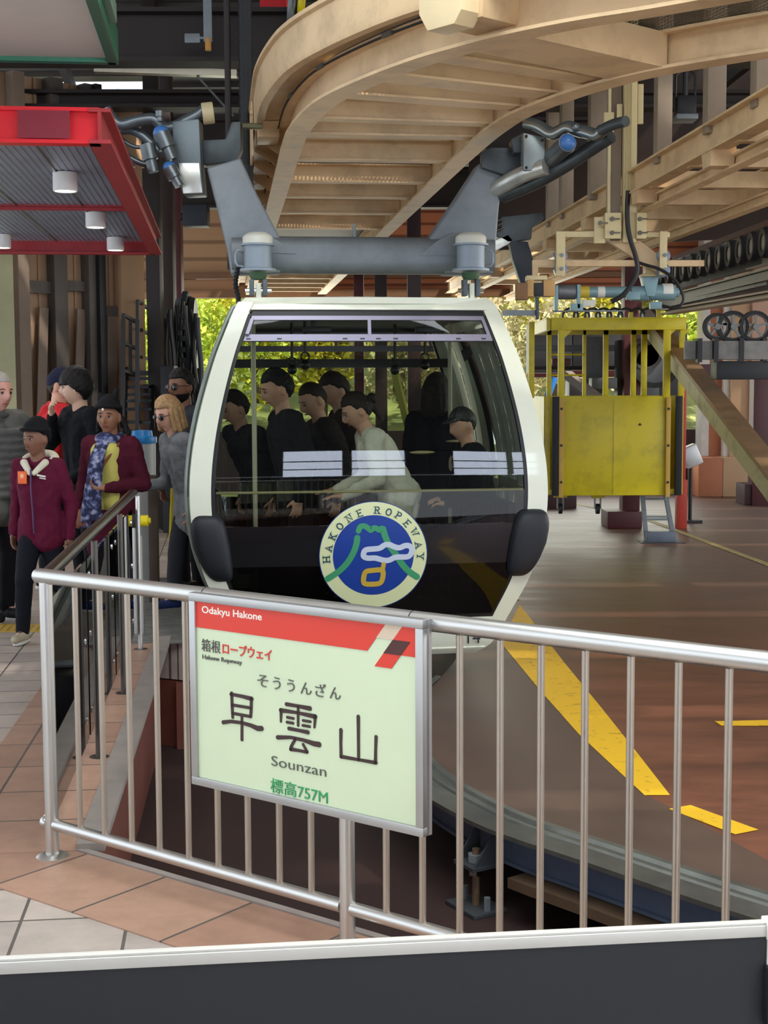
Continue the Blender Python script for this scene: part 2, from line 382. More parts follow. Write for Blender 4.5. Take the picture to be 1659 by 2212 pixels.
struct(flat('wall_slab', inner2 + [(13, 28), (13, EDGE[0].y + .3)], -.7, -.399, mat('pit_dark_wall', '#2d2220', .8, var=.2)), 'dark recessed wall under the station slab', 'wall')
# grey-brown painted band between the guide rail and the yellow line
yl_r = [(1447, 1717), (1370, 1618), (1300, 1530), (1218, 1430), (1135, 1322), (1122, 1306)]
yl_l = [(1392, 1717), (1325, 1655), (1250, 1585), (1170, 1495), (1090, 1398), (1083, 1388)]
band = [PZ(x, y, -.3) for x, y in yl_l]
BANDM = mat('grey_brown_floor_band', '#5a463b', .5, var=.25, scale=2)
inn = [p for p in inner if 3.0 < p.y < band[-1].y + .1]
tail = [PZ(1460, 1750, -.3), PZ(1659, 1860, -.3), PZ(1900, 1940, -.3)][::-1]
struct(flat('trim_7', inn + band[::-1] + tail[::-1], -.2995, -.2975, BANDM), 'grey brown painted band beside the guide rail', 'floor marking')
def floor_line(name, px, label):
    struct(flat(name, [PZ(x, y, -.296) for x, y in px], -.2972, -.2955, YLINE), label, 'floor marking')
floor_line('trim_8', yl_l + yl_r[::-1], 'long worn yellow floor line running under the cabin')
floor_line('trim_9', [(1445, 1747), (1492, 1739), (1638, 1792), (1588, 1802)], 'short yellow floor dash near the railing')
floor_line('trim_10', [(1544, 1558), (1760, 1553), (1760, 1568), (1558, 1567)], 'thin yellow floor line behind the last railing bar')
b = MB(); far = [V((1.19, 13.0, 0)), V((1.14, 14.2, 0)), V((1.0, 16.5, 0)), V((.75, 20, 0)), V((.25, 27, 0))]
b.section([(-.06, -.2972), (.06, -.2972), (.06, -.2955), (-.06, -.2955)], smooth_path(far)); 
struct(b.build('trim_11', YLINE), 'yellow floor line continuing behind the cabin', 'floor marking')
PALEL = mat('faded_floor_line', '#a08c58', .7, var=.3, scale=6)
b = MB(); r1 = [PZ(1180, 1075, -.3), PZ(1390, 1120, -.3), PZ(1659, 1220, -.3), PZ(1800, 1290, -.3)]
b.section([(-.05, .0028), (.05, .0028), (.05, .0045), (-.05, .0045)], r1)
struct(b.build('trim_12', PALEL), 'faded yellow floor line running past the ladder', 'floor marking')

# ------- left wall of panels
def upright(name, px0, px1, Y, z0, z1, depth, m, label):
    x0 = P(px0, 700, Y).x; x1 = P(px1, 700, Y).x
    b = MB(); b.box(((x0 + x1) / 2, Y, (z0 + z1) / 2), (x1 - x0, depth, z1 - z0)); return struct(b.build(name, m, bevel=.006), label, 'column')
W0 = V((-6.0, 14.4, 0)); W1 = P(309, 700, 17.6); W1.z = 0
wd = (W1 - W0).normalized(); wn = V((wd.y, -wd.x, 0))
b = MB(); b.prism([W0, W1, W1 + Z * 5.2, W0 + Z * 5.2], -wn * .12)
for i in range(9):                                              # panel seams
    p = W0.lerp(W1, i / 9); b.beam(p + wn * .012, p + wn * .012 + Z * 5.2, .03, .02, up=wn)
struct(b.build('wall_left', TAN), 'tan panelled wall behind the waiting people', 'wall')
def on_wall(px, off=.0):
    q = PP(px, 700, W0 + wn * off, wn); q.z = 0; return q
GREYP = mat('grey_brown_post', '#58504a', .5, var=.15)
TAUPE = mat('taupe_post', '#8d7a6a', .5, var=.1)
for i, (x0, x1, m_, lb) in enumerate(((34, 58, TAUPE, 'taupe post on the panel wall by the grey puffer jacket'), (112, 140, GREYP, 'grey brown post above the man in the red jacket'), (186, 222, GREYP, 'wide grey post on the panel wall above the woman in the scarf'),
                                (201, 215, BLKM, 'slim black post on the panel wall'), (256, 305, TANL, 'pale tan corner post beside the black stairs'))):
    a, c = on_wall(x0, .1), on_wall(x1, .1)
    b = MB(); b.beam((a + c) / 2, (a + c) / 2 + Z * 5.2, (c - a).length, .16 if i != 3 else .3, up=wn)
    struct(b.build('trim_%d' % (13 + i), m_, bevel=.005), lb, 'post')
b = MB()
for x0, x1, y, h in ((140, 186, 618, .12), (222, 256, 672, .12), (58, 112, 620, .14)):
    a, c = on_wall(x0, .05), on_wall(x1, .05); zz = PP(x0, y, W0, wn).z; b.beam(a + Z * zz, c + Z * zz, .1, h)
struct(b.build('trim_19', GREYP), 'grey horizontal rails between the wall posts', 'wall trim')
b = MB()
for x0, x1 in ((70, 95), (150, 176), (228, 246), (232, 240)):
    a, c = on_wall(x0, .15), on_wall(x1, .06); b.beam(a, c + Z * 2.6, .12, .03, up=wn)
struct(b.build('trim_20', TAUPE), 'slanting braces leaning on the panel wall', 'wall trim')
b = MB(); a = on_wall(-90, .3); c = on_wall(10, .3); b.prism([a, c, c + Z * 3.4, a + Z * 3.4], wn * .2)
struct(b.build('wall_side_panel', mat('pale_green_panel', '#b3b38c', .5, var=.08)), 'pale green panel at the left end of the wall', 'wall')

# ------- far end wall with its big openings
FY = 27.0
def banded(name, c1, c2, sc):
    m = bpy.data.materials.new(name); m.use_nodes = True; t = m.node_tree; b = t.nodes['Principled BSDF']; b.inputs['Roughness'].default_value = .7
    tc = t.nodes.new('ShaderNodeTexCoord'); wv = t.nodes.new('ShaderNodeTexWave'); wv.bands_direction = 'Z'; wv.inputs['Scale'].default_value = sc; wv.inputs['Distortion'].default_value = .1
    r = t.nodes.new('ShaderNodeValToRGB'); e = r.color_ramp.elements; e[0].position = .05; e[0].color = lin(c1); e[1].position = .2; e[1].color = lin(c2)
    t.links.new(tc.outputs['Object'], wv.inputs[0]); t.links.new(wv.outputs['Fac'], r.inputs[0]); t.links.new(r.outputs[0], b.inputs['Base Color']); return m
SIDING = banded('tan_siding', '#8a6547', '#b58a63', 1.0); SIDOR = banded('terracotta_siding', '#7d452e', '#c0764f', 1.4)
b = MB(); b.box((-4.6, FY, 4.95), (6.8, .3, 3.0)); struct(b.build('wall_far', SIDING), 'tan sided end wall above the left opening', 'wall')
b = MB(); b.box((5.4, FY, 4.9), (13.2, .3, 3.0)); struct(b.build('wall_far_terracotta', SIDOR), 'terracotta sided end wall above the middle openings', 'wall')
b = MB(); b.box((2, FY - .25, 3.42), (21, .25, .14)); b.box((2, FY - .25, 3.75), (21, .2, .1)); struct(b.build('trim_21', mat('brown_lintel', '#7b5638', .6, var=.1)), 'brown lintel over the far openings', 'lintel')
b = MB(); b.box((2, FY - .1, .28), (21, .3, 1.16)); struct(b.build('wall_parapet', mat('dark_parapet', '#4b3a34', .7, var=.2)), 'low dark parapet below the far openings', 'wall')
for i, (x0, x1, Y, m_, z1, lb) in enumerate(((322, 351, 17.0, DBROWN, 6.6, 'dark brown column beside the black stairs'), (354, 379, 19, mat('very_dark_column', '#2a1a18', .6), 6.4, 'near black column behind the bullwheel'),
        (381, 396, 22, MAROON, 6.2, 'narrow maroon column before the tan end wall'), (765, 786, 24, MAROON, 6, 'maroon column seen under the crossbar'), (810, 836, 22, mat('very_dark_column', '#2a1a18', .6), 6, 'black column seen under the middle of the crossbar'),
        (880, 909, 20, mat('plum_column', '#34191b', .5), 6, 'dark plum column below the deck joists'), (1345, 1382, 20, MAROON, 5.2, 'maroon column behind the yellow cage'), (1626, 1664, 23.5, MAROON, 2.0, 'maroon column under the tyre conveyor'))):
    upright('pillar_%d' % (i + 1), x0, x1, Y, -.3 if i > 2 else -.7, z1, .3, m_, lb)
for i, (x0, x1, y0, y1, Y, m_, lb) in enumerate(((1312, 1388, 1105, 1142, 19.9, MAROON, 'maroon concrete footing of the column behind the cage'), (1608, 1690, 1046, 1088, 23.7, mat('dark_footing', '#3a1a1c', .6), 'dark footing of the right maroon column'), (1150, 1246, 1060, 1092, 23.3, mat('dark_footing', '#3a1a1c', .6), 'dark footing seen left below the cage'))):
    a = P(x0, y1, Y - .3); c = P(x1, y0, Y - .3); a.z = max(a.z, -.3)
    b = MB(); b.box(((a.x + c.x) / 2, Y, (-.3 + c.z) / 2), (c.x - a.x, .6, c.z + .3)); struct(b.build('pillar_footing_%d' % (i + 1), m_, bevel=.02), lb, 'footing')
# right side: tan wall piers, white corner, daylight gap
for i, (x0, x1, Y, m_, lb) in enumerate(((1512, 1528, 26.2, mat('white_corner', '#dcd6cc', .5), 'white edge of the first terracotta pier'), (1528, 1560, 26.2, ORANGE, 'terracotta pier right of the yellow cage'), (1560, 1575, 26.0, mat('white_corner', '#dcd6cc', .5), 'white edge of the second terracotta pier'), (1575, 1618, 25.9, TANL, 'pale pier behind the leaning beam'), (1618, 1720, 25.8, mat('pink_wall', '#c39a84', .6, var=.06), 'pinkish wall behind the right maroon column'))):
    upright('wall_pier_%d' % (i + 1), x0, x1, Y, -.3, 5.5, .5, m_, lb)
for i, (x0, x1, m_) in enumerate(((1505, 1558, ORANGE), (1558, 1700, TANL))):
    a = P(x0, 990, 25.4); c = P(x1, 990, 25.4); b = MB(); b.box(((a.x + c.x) / 2, 25.7, .05), (c.x - a.x, .9, .7)); struct(b.build('wall_plinth_%d' % (i + 1), m_, bevel=.02), ('terracotta plinth of the first pier', 'pale plinth of the pier behind the leaning beam')[i], 'plinth')
b = MB(); a = P(1150, 802, 23.3); c = P(1720, 802, 23.3); b.box(((a.x + c.x) / 2, 23.4, a.z), (c.x - a.x, .25, .2)); struct(b.build('trim_22', MAROON), 'maroon beam between the columns behind the cage', 'beam')

# ------- roof: sloping sheets on dark girders, gaps let slits of daylight through
ROOFM = mat('dark_roof_sheet', '#4c4640', .55, .2, var=.2)
def roof_z(Y): return 6.85 - .125 * (Y - 12)
b = MB(); gaps_left = {20.6, 19.4}
Y = -6.0; k = 0
while Y < 27.2:
    dY = .45; z0, z1 = roof_z(max(Y, 12)), roof_z(max(Y + dY, 12)); segs = [(-9, 14)]
    if 17.5 < Y < 24 and k % 4 == 0: segs = [(-9, -5.6), (-2.9, 2.6), (6.6, 14)]
    for xa, xb in segs:
        sh = .22 * 0
        b.prism([(xa, Y, z0), (xb, Y, z0), (xb, Y + dY, z1), (xa, Y + dY, z1)], (0, 0, .03))
        b.prism([(xa, Y + .05, z0 - .07), (xb, Y + .05, z0 - .07), (xb, Y + .2, z0 - .05), (xa, Y + .2, z0 - .05)], (0, 0, .09))
    Y += dY + (.05 if k % 4 == 0 else 0); k += 1
struct(b.build('ceiling', ROOFM), 'dark ribbed roof sheets with slits of daylight', 'roof')
for i, (Yg, zb, zt, x0, x1) in enumerate(((13.2, 4.62, 5.1, -7, 9), (16.5, 4.85, 5.05, -7, 9), (19, 4.75, 5.2, -7, 12), (23.5, 4.6, 5.2, -7, 12))):
    b = MB(); p0, p1 = V((x0, Yg, 0)), V((x1, Yg + .4, 0)); hh = zt - zb
    b.beam(p0 + Z * (zb + .02), p1 + Z * (zb + .02), .3, .04); b.beam(p0 + Z * (zt - .02), p1 + Z * (zt - .02), .3, .04); b.beam(p0 + Z * (zb + hh / 2), p1 + Z * (zb + hh / 2), .03, hh - .06)
    struct(b.build('trim_%d' % (23 + i), DBROWN), ('deep dark brown girder below the roof, nearest the deck', 'slim dark roof girder behind the deep one', 'third dark roof girder back', 'last dark roof girder before the end wall')[i], 'girder')
b = MB()
for x in (-6, -3.6, -.9, 1.8, 4.6, 7.4): b.beam((x + .4, 12, 5.9), (x - 1.2, 26, 4.95), .09, .16)
struct(b.build('trim_27', DBROWN), 'dark purlins running along the roof', 'roof trim')
# hall wall behind the viewer, with the ribbon window that the cabin glass mirrors
BY = -6.4; WX = [(-8.6, -6.6), (-6.4, -4.4), (1.25, 2.85), (3.1, 4.6), (6.0, 7.65), (7.8, 8.6)]; WZ0, WZ1 = 1.15, 2.75
b = MB(); b.box((0, BY, WZ0 / 2), (18, .2, WZ0)); b.box((0, BY, (7 + WZ1) / 2), (18, .2, 7 - WZ1)); xs = [-9] + [x for p in WX for x in p] + [9]
for xa, xb in zip(xs[::2], xs[1::2]): b.box(((xa + xb) / 2, BY, 2), (xb - xa, .2, WZ1 - WZ0))
struct(b.build('wall_back', mat('dark_hall_wall', '#4a4a50', .7, var=.1)), 'dark wall with a ribbon of windows behind the viewer', 'wall')
PANE = mat('daylit_frosted_pane', '#e8f0ff', .3, var=0, emit='#dfeaff', estr=10)
for i, (xa, xb) in enumerate(WX):
    wn_ = bpy.data.objects.new('window_%d' % (i + 1), None); COL.objects.link(wn_); struct(wn_, 'daylit window in the hall wall behind the viewer', 'window')
    b = MB(); b.box(((xa + xb) / 2, BY, (WZ0 + WZ1) / 2), (xb - xa, .02, WZ1 - WZ0)); b.build('pane', PANE, wn_)
    b = MB()
    for z in (1.62, 2.12): b.box(((xa + xb) / 2, BY + .03, z), (xb - xa, .05, .06))
    b.build('glazing_bar', BLKM, wn_)
b = MB(); b.box((0.2, 2.9, 6.34), (8.2, 5.0, .06)); struct(b.build('trim_30', WHITEP), 'white frame of the skylight above the platform', 'skylight')
# ground and slope outside
GRASS = mat('sunlit_slope', '#8a8f52', .9, var=.4, scale=1.2)
b = MB(); b.grid(lambda u, v: (u, v, -.5 + max(0, v - 31) * .33 + .5 * math.sin(u * .4) * max(0, min(1, (v - 30) / 6))), -40, 40, 27.4, 70, 40, 22); struct(b.build('hill_outside', GRASS), 'grassy slope rising outside the far openings', 'hillside')
b = MB(); b.box((26, 12, -.5), (26, 46, .2)); struct(b.build('ground_outside', mat('outside_gravel', '#a59f92', .9, var=.2)), 'pale ground outside the right side of the station', 'ground')
# =================================================================== RAILINGS, SIGN AND FRONT BARRIER
CP = PZ(114, 1852, 0)                                    # corner post foot
HR = P(114, 1245, CP.y).z                                # height of the top rail's axis
RE = PZ(1659, 1430, HR); rd = V((RE.x - CP.x, RE.y - CP.y, 0)).normalized(); rn = V((rd.y, -rd.x, 0))
if rn.y > 0: rn = -rn                                    # towards the viewer
def on_rail(px, py): return PP(px, py, CP, rn)
rail = thing('metal_railing', 'stainless steel railing with upright bars across the front, carrying the station sign', 'railing', CP)
def loc(p): return V(p) - CP
RL = (RE - V((CP.x, CP.y, HR))).length + 1.3
BR = on_rail(130, 1785).z                                # bottom rail height
b = MB(); a = V((0, 0, HR)) - rd * .035; b.tube([a, a + rd * (RL)], .0265, 20)
b.ell(a, (.0265,) * 3)
top = b.build('top_rail', STEEL, rail)
for px in (446, 893):
    b = MB(); p = loc(on_rail(px, 1268 if px < 500 else 1322)); p = V((p.x, p.y, HR)); b.tube([p - rd * .0015, p + rd * .0015], .0271, 20)
    b.build('rail_seam', BLKM, top)
mp = loc(on_rail(750, 1900)); mp.z = 0
def post(p, nm):
    b = MB(); b.tube([p, p + Z * (HR - .02)], .0235, 18); o = b.build(nm, STEEL, rail)
    b = MB(); b.lathe([(.0, 0), (.058, 0), (.058, .006), (.045, .014), (.026, .017), (.0, .017)], Matrix.Translation(p), 20); b.build('base_flange', STEEL, o); return o
post(V((0, 0, 0)), 'post'); post(mp, 'post'); post(mp * 2 + rd * .02, 'post')
L1 = mp.length
b = MB(); b.tube([rd * .02 + Z * BR, rd * (L1 - .02) + Z * BR], .0205, 16); b.build('bottom_rail', STEEL, rail)
b = MB(); b.tube([rd * (L1 + .02) + Z * BR, rd * (RL - .1) + Z * BR], .0205, 16); b.build('bottom_rail', STEEL, rail)
b = MB(); b.tube([Z * BR - rd * .02, Z * BR - rd * .035 + V((-.004, .05, 0))], .018, 12); b.ell(Z * BR - rd * .035, (.022,) * 3); b.build('bottom_rail_stub', STEEL, rail)
BARM = mat('satin_bar_steel', '#b5a899', .38, .75, var=.06)
for px in (169, 222, 281, 341, 404, 468, 533, 601, 670, 833, 912, 993, 1080, 1168, 1263, 1361, 1464, 1573, 1690, 1815):
    p = loc(on_rail(px, 1600)); p.z = 0; b = MB(); b.tube([p + Z * BR, p + Z * (HR - .026)], .0100, 12); b.build('bar', BARM, rail)

# ---- station sign hanging on the railing
so = CP + rn * .052
def SP(px, py): return PP(px, py, so, rn)
tl, tr_, br_, bl = SP(411, 1279), SP(917, 1338), SP(917, 1807), SP(414, 1692)
SW = (V((tr_.x, tr_.y, 0)) - V((tl.x, tl.y, 0))).length; zt = (tl.z + tr_.z) / 2; zb = (bl.z + br_.z) / 2; SH = zt - zb
S0 = V((tl.x, tl.y, zb))                                  # lower left corner of the board's face
sign = thing('station_sign', 'pale green station name board in aluminium frame with red band on the railing', 'sign', S0)
SR = Matrix((rd, Z, rn)).transposed()                     # sign axes: right, up, out
def sl(s_, t_, o=0.): return rd * s_ + Z * t_ + rn * o
def S2(cx, cy):                                           # point of the lettering (390 + cx / 3.016, 1260 + cy / 3.016) -> sign axes
    p = SP(390 + cx / 3.0164, 1260 + cy / 3.0155) - S0
    return V((p.dot(rd), p.z))
FACE = mat('sign_face', '#d5e2bd', .35, var=.02); SRED = mat('sign_red', '#dc3a28', .4, var=.03); SINK = mat('sign_ink', '#3a2420', .5, var=0); SGREY = mat('sign_grey_ink', '#5a5a50', .5, var=0)
SGREEN = mat('sign_green_ink', '#2f9a5c', .5, var=0); SPALE = mat('sign_pale_band', '#d9c3a8', .4, var=0); SDARK = mat('sign_dark_band', '#4a1f1c', .4, var=0); SWHITE = mat('sign_white_ink', '#f3eee0', .4, var=0)
fw = .026
b = MB(); b.box(sl(SW / 2, SH / 2, -.008), (SW - .01, SH - .01, .016), SR); b.build('board', FACE, sign)
b = MB()
for s0, t0, s1, t1 in ((0, 0, SW, fw), (0, SH - fw, SW, SH), (0, fw, fw, SH - fw), (SW - fw, fw, SW, SH - fw)):
    b.box(sl((s0 + s1) / 2, (t0 + t1) / 2, -.006), (s1 - s0, t1 - t0, .030), SR)
b.build('frame', ALU, sign, bevel=.002)
b = MB(); b.box(sl(SW + .001, SH / 2, -.022), (.006, SH - .004, .012), SR); b.build('side_channel', ALU, sign)
for s_ in (.06, SW - .05):
    b = MB(); b.tube([sl(s_, SH - .02, -.02), sl(s_, SH + .0, -.04)], .006, 8); b.build('hanger_hook', STEEL, sign)
def panel(nm, pts, m, o=.0008, th=.0012):
    b = MB(); b.prism([sl(p[0], p[1], o) for p in pts], rn * th); return b.build(nm, m, sign)
iw0, iw1, ih0, ih1 = fw, SW - fw, fw, SH - fw
q = [S2(84, 282), S2(1218, 448), S2(1338, 258)]
rb = ih1 - (q[0].y); yb = q[0].y
cut0, cut1 = q[1].x, q[2].x
panel('red_band', [(iw0, ih1), (cut1, ih1), (cut0, yb), (iw0, yb)], SRED)
w_ = S2(1448, 270).x - cut1; sl_ = (cut1 - cut0) / (ih1 - yb)                       # slanted stripe
midy = (ih1 + yb) / 2
panel('pale_stripe', [(cut1, ih1), (cut1 + w_, ih1), (cut1 + w_ - sl_ * (ih1 - midy), midy), (cut1 - sl_ * (ih1 - midy), midy)], SPALE)
panel('red_corner', [(cut1 + w_, ih1), (iw1, ih1), (iw1, yb), (cut1 + w_ - sl_ * (ih1 - yb), yb)], SRED)
low = yb - (ih1 - midy) * 1.0
s2 = w_ * 1.02
ax0 = cut1 + w_ - sl_ * (ih1 - midy)
panel('dark_stripe', [(ax0, midy), (ax0 + s2, midy), (ax0 + s2 - sl_ * (midy - yb), yb), (ax0 - sl_ * (midy - yb), yb)], SDARK, .0022)
ax1 = ax0 - sl_ * (midy - yb)
panel('red_tail', [(ax1, yb), (ax1 + s2, yb), (ax1 + s2 - sl_ * (yb - low), low), (ax1 - sl_ * (yb - low), low)], SRED)
def stroke_mesh(nm, strokes, m, o=.0012, th=.0012, cap=6, parent=None, fr=None):
    """brush strokes: each a list of (x, y, half width) in sign axes"""
    b = MB(); fr = fr or sl; out = (fr(0, 0, 1) - fr(0, 0, 0))
    for st in strokes:
        n = len(st); Lp, Rp = [], []
        for i, (x, y, h) in enumerate(st):
            a = st[max(i - 1, 0)]; c = st[min(i + 1, n - 1)]; t = V((c[0] - a[0], c[1] - a[1])); t.normalize(); nx, ny = -t.y, t.x
            Lp.append((x + nx * h, y + ny * h)); Rp.append((x - nx * h, y - ny * h))
        t = V((st[-1][0] - st[-2][0], st[-1][1] - st[-2][1])).normalized(); t0 = V((st[1][0] - st[0][0], st[1][1] - st[0][1])).normalized()
        endc, stc = [], []
        for k in range(1, cap):
            a = math.pi * k / cap
            h = st[-1][2]; endc.append((st[-1][0] + (-t.y * math.cos(a) + t.x * math.sin(a)) * h, st[-1][1] + (t.x * math.cos(a) + t.y * math.sin(a)) * h))
            h = st[0][2]; stc.append((st[0][0] + (t0.y * math.cos(a) - t0.x * math.sin(a)) * h, st[0][1] + (-t0.x * math.cos(a) - t0.y * math.sin(a)) * h))
        # quads along, fans at the ends
        base = len(b.v); vs = []
        for l, r in zip(Lp, Rp): vs += [fr(l[0], l[1], o + th), fr(r[0], r[1], o + th)]
        N = len(vs); vs += [v - out * th for v in vs]; fs = []
        for i in range(n - 1):
            fs.append((2 * i, 2 * i + 1, 2 * i + 3, 2 * i + 2)); fs.append((N + 2 * i, N + 2 * i + 2, N + 2 * i + 3, N + 2 * i + 1))
            fs.append((2 * i, 2 * i + 2, N + 2 * i + 2, N + 2 * i)); fs.append((2 * i + 1, N + 2 * i + 1, N + 2 * i + 3, 2 * i + 3))
        b.add(vs, fs)
        for c, l, r in ((endc, Lp[-1], Rp[-1]), (stc, Rp[0], Lp[0])):
            b.prism([fr(p[0], p[1], o) for p in [l] + c + [r]], out * th)
    return b.build(nm, m, parent or sign)
def ST(*pts):                                            # (cx, cy, full width in crop pixels)
    r = []
    for cx, cy, w in pts:
        p = S2(cx, cy); k = abs(S2(cx + 10, cy).x - p.x) / 10; r.append((p.x, p.y, w * k / 2))
    return r
KAN = [ # 早
    [ST((335, 715, 17), (338, 800, 17), (342, 872, 16)), ST((330, 722, 16), (400, 735, 17), (466, 752, 22)), ST((464, 752, 18), (462, 820, 18), (459, 866, 17)), ST((340, 792, 15), (462, 812, 15)), ST((342, 846, 15), (460, 868, 15)),
     ST((280, 905, 20), (330, 899, 17), (400, 908, 17), (460, 925, 20), (505, 945, 26), (530, 945, 26)), ST((402, 870, 15), (402, 950, 16), (402, 1018, 17))],
    # 雲
    [ST((692, 787, 20), (760, 798, 17), (845, 815, 24)), ST((655, 826, 22), (760, 842, 16), (880, 868, 24)), ST((657, 826, 18), (656, 900, 12)), ST((880, 868, 20), (874, 938, 12)), ST((768, 806, 15), (768, 925, 15)),
     ST((697, 872, 14), (738, 880, 14)), ST((695, 904, 14), (736, 911, 14)), ST((800, 893, 14), (848, 901, 14)), ST((798, 925, 14), (844, 933, 14)), ST((708, 945, 19), (770, 957, 17), (832, 970, 21)),
     ST((635, 1003, 22), (720, 1003, 17), (800, 1020, 18), (870, 1044, 26), (905, 1050, 28)), ST((752, 1012, 15), (735, 1040, 16), (722, 1066, 18), (722, 1080, 20)), ST((720, 1080, 20), (770, 1088, 16), (826, 1099, 16)), ST((800, 1048, 14), (815, 1075, 15), (828, 1098, 16))],
    # 山
    [ST((1160, 868, 21), (1161, 1000, 18), (1162, 1150, 17)), ST((1047, 955, 21), (1046, 1040, 17), (1048, 1128, 18)), ST((1048, 1128, 20), (1160, 1148, 16), (1275, 1168, 20)), ST((1276, 1000, 20), (1273, 1080, 17), (1272, 1168, 20))]]
for ks in KAN: stroke_mesh('kanji', ks, SINK)
def stext(body, cx, cy, hpx, m, nm, bold=0., shear=0., wpx=None, cap=.73):
    """baseline-left at crop pixel, capital height hpx, optional total width"""
    p = S2(cx, cy); q = S2(cx, cy - hpx); size = (q.y - p.y) / cap
    o = text_mesh(body, size, nm, m, sign, sl(p.x, p.y, .0015), SR, bold * size, shear)
    if wpx:
        xs = [v.co.dot(rd) for v in o.data.vertices]; wid = max(xs) - min(xs); k = (S2(cx + wpx, cy).x - p.x) / wid; base = min(xs)
        for v in o.data.vertices:
            dlt = (v.co.dot(rd) - base) * (k - 1); v.co += rd * dlt
        for v in o.data.vertices: v.co -= rd * (base - p.x)
    return o
stext('Odakyu Hakone', 142, 190, 46, SWHITE, 'band_lettering', .018, 0, 390)
stext('箱根', 140, 433, 72, SGREY, 'line_lettering', .0, 0, 122, .82)
stext('ロープウェイ', 276, 452, 62, mat('sign_red_ink', '#d2402f', .5, var=0), 'line_lettering', .016, 0, 320, .78)
stext('Hakone Ropeway', 145, 490, 30, SGREY, 'small_lettering', .0, 0, 256)
stext('Sounzan', 595, 1185, 68, SGREY, 'roman_lettering', -.008, 0, 355)
stext('標高757M', 590, 1350, 80, SGREEN, 'altitude_lettering', 0, 0, 370, .80)
for ch, cx, cy in zip('そううんざん', (503, 605, 697, 785, 880, 975), (672, 690, 705, 722, 737, 753)): stext(ch, cx, cy - 8, 76, SGREY, 'kana', 0, 0, 70 if ch not in 'う' else 48, .80)

# ---- dark barrier in front of the viewer
bl0 = P(-60, 2076, 2.40); br0 = P(1652, 1999, 2.56); bd = (V((br0.x, br0.y, 0)) - V((bl0.x, bl0.y, 0))); BL = bd.length; bd.normalize(); bn = V((bd.y, -bd.x, 0)); BH = (bl0.z + br0.z) / 2
B0 = V((bl0.x, bl0.y, 0)); barrier = thing('barrier_panel', 'black barrier panel with a thin white metal top edge across the very front', 'barrier', B0)
BR3 = Matrix((bd, Z, bn)).transposed()
def B(s_, t_, o=0.): return bd * s_ + Z * t_ + bn * o
BPAN = mat('charcoal_panel', '#17191d', .6, var=.08, scale=30, bump=.05, bscale=300)
b = MB(); b.box(B(BL / 2, BH / 2, 0), (BL, BH - .03, .02), BR3); b.build('panel', BPAN, barrier)
b = MB(); b.box(B(BL / 2, BH - .009, 0), (BL, .021, .026), BR3); b.box(B(BL / 2, BH + .004, 0), (BL, .005, .018), BR3); b.build('top_edge', mat('satin_white_metal', '#bdbbb4', .45, .2, var=.04), barrier, bevel=.0015)
b = MB(); b.box(B(BL + .012, BH - .008, 0), (.026, .036, .036), BR3); b.build('corner_cap', WHITEP, barrier, bevel=.003)
b = MB(); b.box(B(BL + .012, BH / 2 - .01, 0), (.022, BH - .03, .03), BR3); b.build('end_post', WHITEP, barrier, bevel=.003)
b = MB(); b.box(B(BL + .02, BH - .13, .02), (.05, .115, .025), BR3); b.build('latch_box', BLACK, barrier, bevel=.006)
for z_ in (.09, .165):
    b = MB(); b.box(B(BL + .025, BH - z_, .034), (.012, .02, .006), BR3); b.build('latch_screw', WHITEP, barrier, bevel=.002)
for s_ in (.25, BL - .25):
    b = MB(); b.box(B(s_, .02, 0), (.05, .04, .4), BR3); b.build('foot', BLKM, barrier, bevel=.005)

# ---- glass balustrade running back beside the pit
g1 = PZ(287, 1064, HR); g1.z = 0; gd = (g1 - CP).normalized(); GL = (g1 - CP).length; gn = V((gd.y, -gd.x, 0))
bal = thing('glass_balustrade', 'smoked glass balustrade with a dark bronze handrail running back from the corner post', 'railing', CP + gd * .01)
BRONZE = mat('dark_bronze_handrail', '#4a3d35', .22, .7, var=.1)
DGL = glass('smoked_glass', '#343a45')
b = MB(); b.section([(.03 * math.cos(a * math.pi / 8), .022 * math.sin(a * math.pi / 8)) for a in range(16)], [Z * (HR + .0) + gd * .03, Z * HR + gd * GL]); b.build('handrail', BRONZE, bal)
NP = 3; DPOST = mat('dark_post', '#5a5550', .35, .7, var=.1)
for i in range(1, NP + 1):
    p = gd * (GL * i / NP - (.03 if i == NP else 0)) + gn * .03; b = MB(); b.tube([p, p + Z * (HR - .02)], .015, 14); o = b.build('post', DPOST if i < NP else STEEL, bal)
    b = MB(); b.lathe([(0, 0), (.045, 0), (.045, .008), (.02, .012), (0, .012)], Matrix.Translation(p), 16); b.build('base_flange', DPOST, o)
for i in range(NP):
    p = gd * (GL * (i + .5) / NP) - gn * .012; b = MB(); b.box(p + Z * (.48 + .02), (GL / NP - .06, .80, .010), Matrix((gd, Z, gn)).transposed()); b.build('glass_panel', DGL, bal)
for i in range(NP):
    for e in (.08, .92):
        for z in (.2, .55, .82):
            p = gd * (GL * (i + e) / NP) - gn * .012 + Z * z; b = MB(); b.box(p, (.03, .03, .02), Matrix((gd, Z, gn)).transposed()); b.build('clamp', CHROME, bal, bevel=.003)
